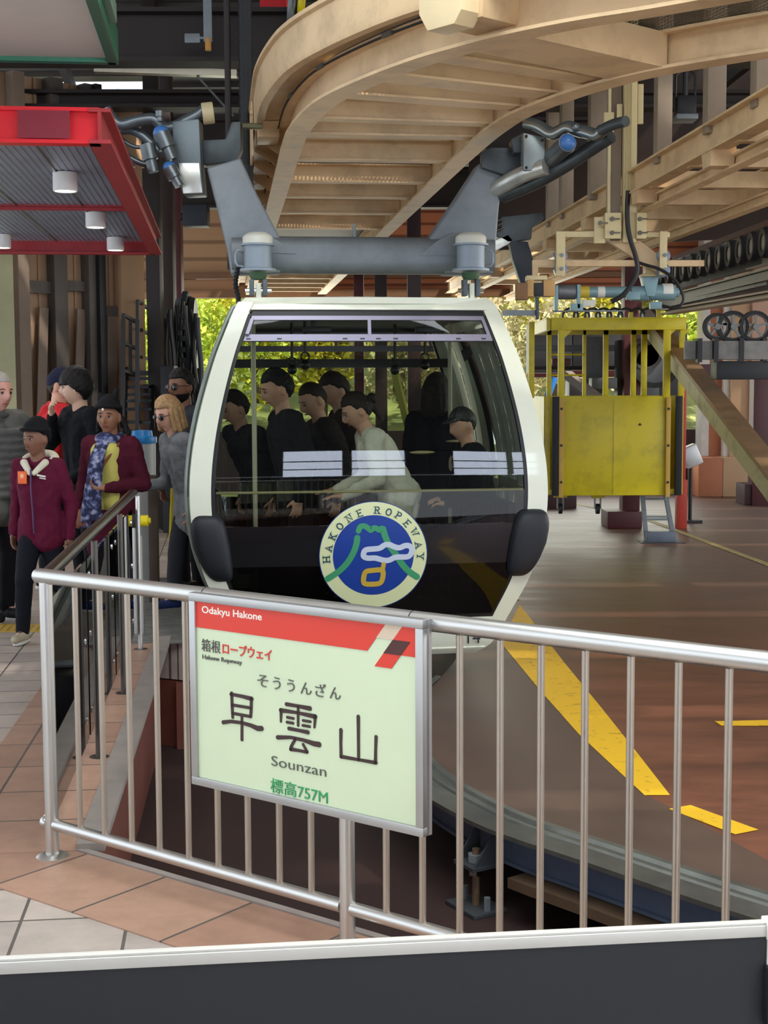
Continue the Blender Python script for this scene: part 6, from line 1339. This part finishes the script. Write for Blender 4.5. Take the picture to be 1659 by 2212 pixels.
    # ---- hair or hat
    def cap(thick, line, back=-.5, fringe=0., side=-.1):
        def fn(d):
            x, y, z = d; front_ = line - fringe
            lim = front_ * sm(.2, -.55, y) + side * (1 - sm(.2, -.55, y)) if y < .2 else side + (back - side) * sm(.2, .7, y)
            return (thick * k * (.55 + .45 * sm(lim, lim + .35, z)) if z > lim else -.02 * k)
        return fn
    if hairkind != 'none':
        b = MB()
        P_ = {'short': cap(.016, .50, -.55, 0, -.02), 'bowl': cap(.024, .10, -.72, 0, -.32), 'crop': cap(.008, .55, -.4, 0, .05), 'long': cap(.022, .52, -.9, 0, -.3), 'bob': cap(.026, .50, -.85, 0, -.4), 'beanie': cap(.024, .46, -.25, 0, .18), 'cap': cap(.014, .32, -.05, 0, .16), 'bun': cap(.012, .5, -.5, 0, -.1)}[hairkind]
        head_grid(b, HM, k, P_, 48, 40)
        HP = lambda p: HM @ (V(p) * k)
        if hairkind == 'bob':
            for s in (-1, 1):
                for dx, dy, zz in ((.074, -.035, -.095), (.084, .0, -.11), (.080, .04, -.10), (.055, .08, -.105)): b.capsule(HP((s * dx, dy, .03)), .024 * k, HP((s * (dx + .010), dy + .0, zz)), .022 * k)
            for dx in (-.03, 0, .03): b.capsule(HP((dx, .10, .03)), .026 * k, HP((dx, .10, -.10)), .022 * k)
        if hairkind == 'long':
            for s in (-1, 1):
                for dx, dy in ((.070, -.03), (.080, .01), (.075, .05), (.05, .085)): b.capsule(HP((s * dx, dy, .03)), .022 * k, HP((s * (dx + .012), dy + .005, -.16)), .020 * k)
            for dx in (-.03, 0, .03): b.capsule(HP((dx, .10, .03)), .024 * k, HP((dx, .10, -.17)), .022 * k)
        if hairkind == 'bun': b.ell(HP((0, .125, .03)), (.045 * k, .04 * k, .045 * k)); b.capsule(HP((0, .11, -.02)), .025 * k, HP((0, .12, -.12)), .02 * k)
        if hairkind == 'beanie': b.ell(HP((0, .022, .092)), (.084 * k, .094 * k, .078 * k))
        if hairkind == 'beanie': b.tube([HP((.084 * math.cos(a), .107 * math.sin(a), (.062 + .012 * -math.sin(a)))) for a in [q * math.pi / 14 for q in range(28)]], .017 * k, 8, closed=True)
        if hairkind == 'cap':
            b.add([HP((x, y, z)) for x, y, z in ((-.07, -.075, .045), (-.05, -.13, .042), (0, -.155, .043), (.05, -.13, .042), (.07, -.075, .045), (-.07, -.075, .062), (-.05, -.13, .057), (0, -.155, .057), (.05, -.13, .057), (.07, -.075, .062))], [(4, 3, 2, 1, 0), (5, 6, 7, 8, 9)] + [(i, i + 1, i + 6, i + 5) for i in range(4)] + [(4, 0, 5, 9)])
        hat = b.build('beanie' if hairkind == 'beanie' else 'cap' if hairkind == 'cap' else 'hair', hatmat or hair, root, remesh=.006 if fine else .011, smooth_it=2, disp=(.012, .03) if hairkind in ('short', 'bowl', 'long', 'bun') else None)
        if hairkind == 'cap':
            b = MB(); head_grid(b, HM, k, cap(.005, .6, -.5, 0, -.1), 32, 24); b.build('hair', hair, root)
    # ---- clothes
    b = MB(); g = .018 if not puffer else .04; torso(b, g)
    if hem < .93:
        for t in (-1, 1): b.capsule(J(pel + lat * t * .065 * w_), (.122 * w_ + g) * k, J(V((pel.x + t * .070 * w_, pel.y - .01, hem))), (.118 * w_ + g) * k)
    for s in (-1, 1):
        el, wr = AR_[s][0], AR_[s][1]; e2 = el.lerp(wr, sleeve); b.capsule(J(sh[s]), (.058 * w_ + g * .9) * k, J(el), (.047 * w_ + g * .8) * k)
        if sleeve > 0: b.capsule(J(el), (.047 * w_ + g * .8) * k, J(e2 + (el - wr).normalized() * -.0), (.033 + g * .5) * k)
    if puffer:
        for i in range(9):
            c = pel.lerp(chest + up * .08, i / 8) + V((0, 0, -.02)); 
            b.tube([J(c + lat * ((.175 * w_ + .04) * math.cos(a)) + lat.cross(up) * ((.125 * w_ + .045) * math.sin(a))) for a in [q * math.pi / 14 for q in range(28)]], .034 * k, 8, closed=True)
        for s in (-1, 1):
            el, wr = AR_[s][0], AR_[s][1]
            for i in range(5):
                c = sh[s].lerp(el, (i + .5) / 5); b.ell(J(c), ((.085) * k,) * 2 + (.035 * k,)); c = el.lerp(wr, (i + .4) / 5); b.ell(J(c), ((.072) * k,) * 2 + (.032 * k,))
    o = b.build(top or 'jacket', topcol, root, remesh=.0085 if fine else .014, smooth_it=3 if not puffer else 1, disp=(.024, .075) if not puffer else (.01, .05))
    b = MB()
    for s in (-1, 1):
        kn, an = LG_[s]; b.capsule(J(hp[s] + V((0, 0, .03))), (.098 * w_ + .012) * k, J(kn), .074 * k); b.capsule(J(kn), .074 * k, J(an + V((0, 0, .01))), .058 * k)
    for t in (-1, 1): b.capsule(J(pel + V((t * .06 * w_, 0, 0))), (.112 * w_ + .008) * k, J(pel + V((t * .05 * w_, 0, .06))), (.105 * w_ + .008) * k)
    b.build('trousers', bottom or cloth('black_trousers', '#17171b'), root, remesh=.011 if fine else .015, smooth_it=3, disp=(.012, .1))
    for s in (-1, 1):
        an = LG_[s][1]; up_ = an.z; b = MB(); a = J(an); toe = V((0, -1, 0)); dn = V((0, 0, -1)); tiltf = max(0, (up_ - .10)) * 2.2; td = (toe * math.cos(tiltf) + dn * math.sin(tiltf)); nd = (dn * math.cos(tiltf) - toe * math.sin(tiltf))
        heel = a + nd * .045 * k - td * .045 * k; to = heel + td * .20 * k
        b.capsule(heel, .040 * k, heel + td * .09 * k + nd * -.008 * k, .045 * k); b.capsule(heel + td * .09 * k, .044 * k, to, .034 * k); b.capsule(a, .045 * k, heel + td * .03 * k, .045 * k)
        so_ = b.build('shoe', shoe or cloth('black_shoe', '#1a1a1c', .6), root, remesh=.009, smooth_it=3)
        b = MB(); b.prism([heel + td * (q * .245 - .04) * k + V((1, 0, 0)) * (x * .046 * k) + nd * .026 * k for q, x in ((0, -.55), (.3, -.85), (.75, -.95), (.95, -.5), (1.0, 0), (.95, .5), (.75, .95), (.3, .85), (0, .55))], nd * .022 * k); b.build('sole', SOLE, so_, bevel=.006)
    if collar:
        b = MB(); c = neck + up * .0; b.tube([J(c + lat * (.072 * math.cos(a)) + lat.cross(up) * (.066 * math.sin(a)) + up * .012) for a in [q * math.pi / 12 for q in range(24)]], .026 * k, 10, closed=True); b.build('collar', collar, root)
    return root, dict(J=J, neck=neck, chest=chest, waist=waist, pel=pel, up=up, lat=lat, HM=HM, k=k, w=w_, sh=sh)
def face_to(loc_, tgt): return math.atan2(tgt[0] - loc_[0], -(tgt[1] - loc_[1]))
def at(px, Y): p = P(px, 900, Y); return (p.x, Y, 0)
CAMD = lambda L: math.atan2(L[0] * -1, L[1])          # turn that makes a figure face the viewer
# --- child in the maroon jacket, walking
L = at(84, 9.25); NAVY = cloth('navy_trousers', '#15171f')
MARO = cloth('maroon_fleece', '#5d1430', var=.18); r, q = person('child in a maroon zip jacket and black beanie walking at the front', L, -.18, 1.42, 'dark', HAIRB, 'beanie', (.03, 0), (-.35, .06, 0), {1: ((.235, .05, 1.12), (.235, .0, .86), (0, -.1, -1), (-1, 0, 0), .6), -1: ((-.235, .08, 1.13), (-.245, .0, .89), (0, -.15, -1), (1, 0, 0), .6)},
    {-1: ((-.09, -.16, .53), (-.14, -.10, .10)), 1: ((.10, .02, .50), (.12, .20, .16))}, 'jacket', MARO, NAVY, cloth('beige_trainer', '#b8ab92', .6), .94, cloth('black_beanie_knit', '#18181b', .95), 1.0, .85)
J, k = q['J'], q['k']
CRM = cloth('cream_hood', '#d9d2bb', .9)
b = MB(); n_ = q['neck']
b.tube([J(n_ + V((.115 * math.cos(a), .03 + .10 * math.sin(a), -.01 + .045 * math.sin(a)))) for a in [t * math.pi / 12 - .6 for t in range(17 + 2)]], [.02 * k] + [.042 * k] * 17 + [.02 * k], 12); b.build('hood', CRM, r)
b = MB(); b.capsule(J(n_ + V((-.09, -.07, -.02))), .03 * k, J(n_ + V((-.02, -.125, -.10))), .022 * k); b.build('collar_flap', CRM, r)
b = MB(); b.capsule(J(n_ + V((.09, -.07, -.02))), .03 * k, J(n_ + V((.02, -.125, -.10))), .022 * k); b.build('collar_flap', CRM, r)
b = MB(); c = q['chest'] + V((-.075, -.152, .03)); b.box(J(c), (.075 * k, .010, .10 * k), Matrix.Rotation(.0, 3, 'Z')); o = b.build('orange_badge', mat('orange_badge', '#e8682a', .5, var=.1), r, bevel=.004)
b = MB(); b.ell(J(c + V((0, -.006, .012))), (.016 * k, .004, .02 * k)); b.build('badge_figure', mat('badge_pale', '#f0b48c', .5, var=0), o)
b = MB(); b.box(J(q['chest'] + V((.085, -.150, .045))), (.07 * k, .012, .012 * k), Matrix.Rotation(.18, 3, 'Y')); b.box(J(q['chest'] + V((.095, -.150, .025))), (.05 * k, .012, .008 * k), Matrix.Rotation(.18, 3, 'Y')); b.build('white_chest_mark', SOLE, r)
b = MB(); b.tube([J(q['chest'] + V((-.0, -.155, .10))), J(q['chest'] + V((0, -.165, -.05))), J(q['waist'] + V((0, -.155, 0))), J(q['pel'] + V((0, -.15, -.06)))], .006 * k, 6); b.build('zip', mat('purple_zip', '#4a3560', .5), r)
# --- woman in maroon cardigan with scarf
L = at(238, 10.05); CARD = cloth('maroon_cardigan', '#4f1628', .9, var=.15)
r, q = person('woman in a black beanie, patterned blue scarf, yellow top and maroon cardigan', L, -.30, 1.545, 'brown', HAIRB, 'beanie', (.0, 0), (.18, .02, 0), {1: ((.27, .03, 1.12), (.07, -.22, 1.10), (-1, -.1, .25), (0, -.4, .8), .9), -1: ((-.26, .04, 1.12), (-.27, -.10, .90), (0, -.4, -1), (1, 0, 0), .7)},
    {-1: ((-.10, -.03, .50), (-.12, -.02, .09)), 1: ((.10, -.01, .50), (.10, .04, .09))}, 'cardigan', CARD, cloth('dark_navy_jeans', '#1b2030'), cloth('navy_trainer', '#2a3866', .6), 1.04, cloth('black_beanie_knit', '#18181b', .95), .95, .62)
J, k = q['J'], q['k']; YTOP = cloth('yellow_top', '#cfc56a', .85, var=.06)
b = MB()
for z0, z1, wv in ((0, 1, .07),):
    for t in (-1, 1): b.capsule(J(q['pel'] + V((t * .045, -.085, .02))), .085 * k, J(q['chest'] + V((t * .05, -.085, .06))), .080 * k)
b.build('yellow_top', YTOP, r, remesh=.01, smooth_it=3, disp=(.01, .08))
def scarf_mat():
    m = bpy.data.materials.new('patterned_scarf'); m.use_nodes = True; t = m.node_tree; bb = t.nodes['Principled BSDF']; bb.inputs['Roughness'].default_value = .8
    tc = t.nodes.new('ShaderNodeTexCoord'); vo = t.nodes.new('ShaderNodeTexNoise'); vo.inputs['Scale'].default_value = 22; vo.inputs['Detail'].default_value = 3; rr = t.nodes.new('ShaderNodeValToRGB'); e = rr.color_ramp.elements
    e[0].position = .45; e[0].color = lin('#23274a'); e[1].position = .64; e[1].color = lin('#a9a8bc'); x = e.new(.54); x.color = lin('#5a6390')
    t.links.new(tc.outputs['Object'], vo.inputs[0]); t.links.new(vo.outputs[0], rr.inputs[0]); t.links.new(rr.outputs[0], bb.inputs[0]); return m
SCF = scarf_mat(); b = MB(); n_ = q['neck']
b.tube([J(n_ + V((.085 * math.cos(a), -.015 + .085 * math.sin(a), .0 + .012 * math.sin(3 * a)))) for a in [t * math.pi / 12 for t in range(24)]], .036 * k, 12, closed=True)
b.tube([J(n_ + V((.055 * math.cos(a), -.04 + .06 * math.sin(a), -.03))) for a in [t * math.pi / 12 for t in range(24)]], .04 * k, 12, closed=True)
for dx, z1, x1 in ((-.02, .86, -.12), (.01, .92, -.02)):
    pts = [n_ + V((dx, -.10, -.03)), q['chest'] + V((dx - .01, -.215, .03)), q['waist'] + V((dx * .5 + x1 * .4, -.235, .02)), V((x1 * .8, -.235, .98)), V((x1, -.215, z1 - .08))]
    for off in (-.02, .02): b.tube(smooth_path([J(p + V((off, 0, 0))) for p in pts], 2), .026 * k, 8)
b.build('scarf', SCF, r, remesh=.009, smooth_it=3, disp=(.016, .06))
LEA = mat('brown_leather', '#7d4528', .45, var=.15); b = MB(); b.tube(smooth_path([J(p) for p in (q['sh'][1] + V((-.06, .02, .075)), q['sh'][1] + V((-.065, -.10, .0)), q['chest'] + V((.02, -.215, -.06)), q['waist'] + V((-.10, -.235, -.06)), V((-.15, -.22, .93)))], 2), .011 * k, 8); b.build('bag_strap', LEA, r)
b = MB(); b.box(J(V((-.16, -.21, .86))), (.16 * k, .06 * k, .14 * k)); b.build('shoulder_bag', LEA, r, bevel=.02)
b = MB(); b.ell(q['HM'] @ (V((.0, -.128, .055)) * k), (.011 * k, .004, .011 * k)); b.build('hat_badge', SOLE, r)
b = MB(); 
for s, hh in ((-1, .0), (1, .03)): b.capsule(q['HM'] @ (V((s * .045, .0, .125)) * k), .03 * k, q['HM'] @ (V((s * .06, .01, .150 + hh)) * k), .018 * k)
b.build('hat_ears', cloth('black_beanie_knit', '#18181b', .95), r)
for p0, p1, r0, r1 in (((.08, .05, -.02), (.12, .05, -.12), .03, .032), ((-.08, .05, -.02), (-.10, .06, -.10), .025, .02)):
    b = MB(); b.capsule(q['HM'] @ (V(p0) * k), r0 * k, q['HM'] @ (V(p1) * k), r1 * k); b.build('hair_lock', HAIRB, r, remesh=.008, smooth_it=1, disp=(.02, .03))
# --- young man with bowl cut, hand at his mouth
L = at(180, 11.1)
r, q = person('young man with a black bowl cut in black clothes holding a hand to his mouth', L, -.9, 1.775, 'pale', HAIRB, 'bowl', (.02, 0), (-.55, .06, 0), {-1: ((-.26, -.16, 1.22), (-.08, -.22, 1.43), (.35, -.35, 1), (.4, .6, 0), 1.0), 1: ((.29, .02, 1.12), (.22, -.20, .96), (-.6, -.6, 0), (0, -.2, -1), .6)}, None, 'pullover', cloth('black_knit', '#121418', .95), cloth('black_trousers', '#17171b'), cloth('beige_trainer', '#b8ab92', .6), 1.06, None, 1., .84)
# --- man in red jacket with navy cap
L = at(104, 11.75)
person('man in a bright red jacket and navy cap behind the bowl cut man', L, 2.1, 1.80, 'light', HAIRD, 'cap', (.07, 0), (-.6, .05, 0), None, None, 'jacket', cloth('red_jacket', '#c01c24', .6, var=.1), None, None, 1.15, cloth('navy_cap', '#1d2036', .8), 1., .84, collar=cloth('red_jacket', '#c01c24', .6))
# --- elderly man in grey puffer at the edge
L = at(-16, 10.1)
person('grey haired man in a grey quilted puffer jacket at the left edge', L, 1.0, 1.74, 'pink', HAIRG, 'crop', (.03, 0), (-.15, .1, 0), None, None, 'puffer_jacket', cloth('grey_puffer', '#5b5c5a', .55, var=.08), cloth('black_trousers', '#17171b'), None, 1.12, None, 1., .84, puffer=True, collar=cloth('grey_puffer', '#5b5c5a', .55))
# --- blonde woman with sunglasses stepping to the cabin
L = at(416, 10.6); GSW = cloth('grey_cardigan', '#7d7f82', .9, var=.2)
person('blonde woman in sunglasses and grey cardigan stepping towards the cabin door', L, -1.0, 1.59, 'light', HAIRBL, 'bob', (.14, 0), (.25, .25, 0), {-1: ((-.28, -.10, 1.05), (-.24, -.34, 1.02), (0, -1, .0), (0, 0, -1), .6), 1: ((.26, .0, 1.08), (.24, -.12, .86), (0, -.3, -1), (-1, 0, 0), .6)}, {-1: ((-.09, -.12, .5), (-.10, -.16, .09)), 1: ((.09, .02, .5), (.10, .12, .10))}, 'cardigan', GSW, cloth('dark_trousers_grey', '#33343a'), cloth('navy_trainer', '#2a3866', .6), 1.0, None, 1., .74, glasses=True)
# --- bearded man with sunglasses behind her
L = at(404, 11.6)
r, q = person('bearded man in black sunglasses behind the blonde woman beside the cabin', L, -.75, 1.775, 'dark', HAIRB, 'short', (.02, 0), (.05, .08, 0), None, None, 'jacket', cloth('charcoal_jacket', '#3a3c42', .85), None, None, 1.05, None, 1., .84, glasses=True)
b = MB(); head_grid(b, q['HM'], q['k'], lambda d: (.007 if d[2] < -.38 and d[1] < .15 and not (abs(d[0]) < .3 and -.62 < d[2] < -.42 and d[1] < -.3) else -.02), 40, 32); b.build('beard', HAIRB, r)
# =================================================================== PASSENGERS IN THE CABIN
def inside(px, Y): p = P(px, 900, Y); return (p.x, Y, .03)
DK = lambda i, c: cloth('passenger_%d' % i, c, .9)
PA = [
    (inside(568, 10.75), -.9, 1.62, 'light', HAIRD, 'short', (.18, 0), (-.2, .35, 0), 'passenger with short brown hair bowed low behind the left cabin pole', '#26272c', None),
    (inside(640, 10.15), -1.2, 1.74, 'light', HAIRB, 'short', (.08, 0), (-.1, .3, 0), 'tall dark haired man in black looking down inside the cabin on the left', '#1c1c22', None),
    (inside(722, 10.55), -1.2, 1.66, 'light', HAIRD, 'crop', (.10, 0), (.1, .45, 0), 'close cropped man looking down behind the tall man in the cabin', '#2a2424', None),
    (inside(762, 11.0), -1.3, 1.73, 'light', HAIRD, 'short', (.08, 0), (.2, .4, 0), 'brown haired passenger furthest back in the middle of the cabin', '#3a2224', None),
    (inside(862, 9.95), -1.35, 1.62, 'light', HAIRD, 'bun', (.22, 0), (-.05, .45, 0), 'woman in a white jacket and glasses bending with an arm reached out in the cabin', '#ece6d6', {-1: ((-.24, -.20, 1.08), (-.14, -.46, .98), (.0, -1, -.02), (0, 0, -1), .25), 1: ((.24, -.22, 1.08), (.18, -.46, .96), (0, -1, 0), (0, 0, -1), .3)}),
    (inside(940, 10.95), 2.7, 1.68, 'light', HAIRD, 'long', (.0, 0), (0, .05, 0), 'long haired passenger seen from behind at the right of the cabin', '#20222a', None),
]
for i, (L, rz, h, sk, hr2, hk, sp_, hd, lb, c, ar) in enumerate(PA):
    fig, q = person(lb, L, rz, h, sk, hr2, hk, sp_, hd, ar, None, 'jacket', DK(i, c), None, None, 1.05, None, 1., .84, lod=1 if i not in (0, 1, 2, 4) else 0)
    if i == 4:
        b = MB()
        for s in (-1, 1): b.tube([q['HM'] @ (V((s * .033 + .022 * math.cos(a), -.102, .002 + .02 * math.sin(a))) * q['k']) for a in [t * math.pi / 8 for t in range(16)]], .0022, 6, closed=True)
        b.build('eyeglasses', ALU, fig)
# seated passenger in a patterned cap on the right hand bench
seat_legs = {-1: ((-.10, -.42, .50), (-.10, -.40, .10)), 1: ((.10, -.42, .50), (.10, -.40, .10))}
L = P(1035, 900, 9.75); fig, q = person('passenger in a black cap and black jacket sitting at the right front of the cabin', (L.x, 9.75, .03), -1.35, 1.47, 'light', HAIRB, 'cap', (.08, 0), (.15, .25, 0), {-1: ((-.26, -.10, 1.10), (-.12, -.30, 1.02), (.6, -.8, 0), (0, 0, -1), .6), 1: ((.26, -.10, 1.10), (.12, -.30, 1.0), (-.6, -.8, 0), (0, 0, -1), .6)}, None, 'jacket', DK(9, '#17181c'), None, None, 1.12, mat('patterned_cap', '#1a1a1d', .5, var=.9, scale=60, dirt='#8a8a8a', dirt_amt=.6), 1., .84, lod=1)
b = MB(); c = q['J'](q['chest'] + V((0, -.15, .02))); b.tube([c + V((.03 * math.cos(a), -.01, .04 * math.sin(a))) for a in [t * math.pi / 8 for t in range(16)]], .004, 6, closed=True); b.build('chest_mark', mat('pinkish_mark', '#a8888a', .6, var=0), fig)
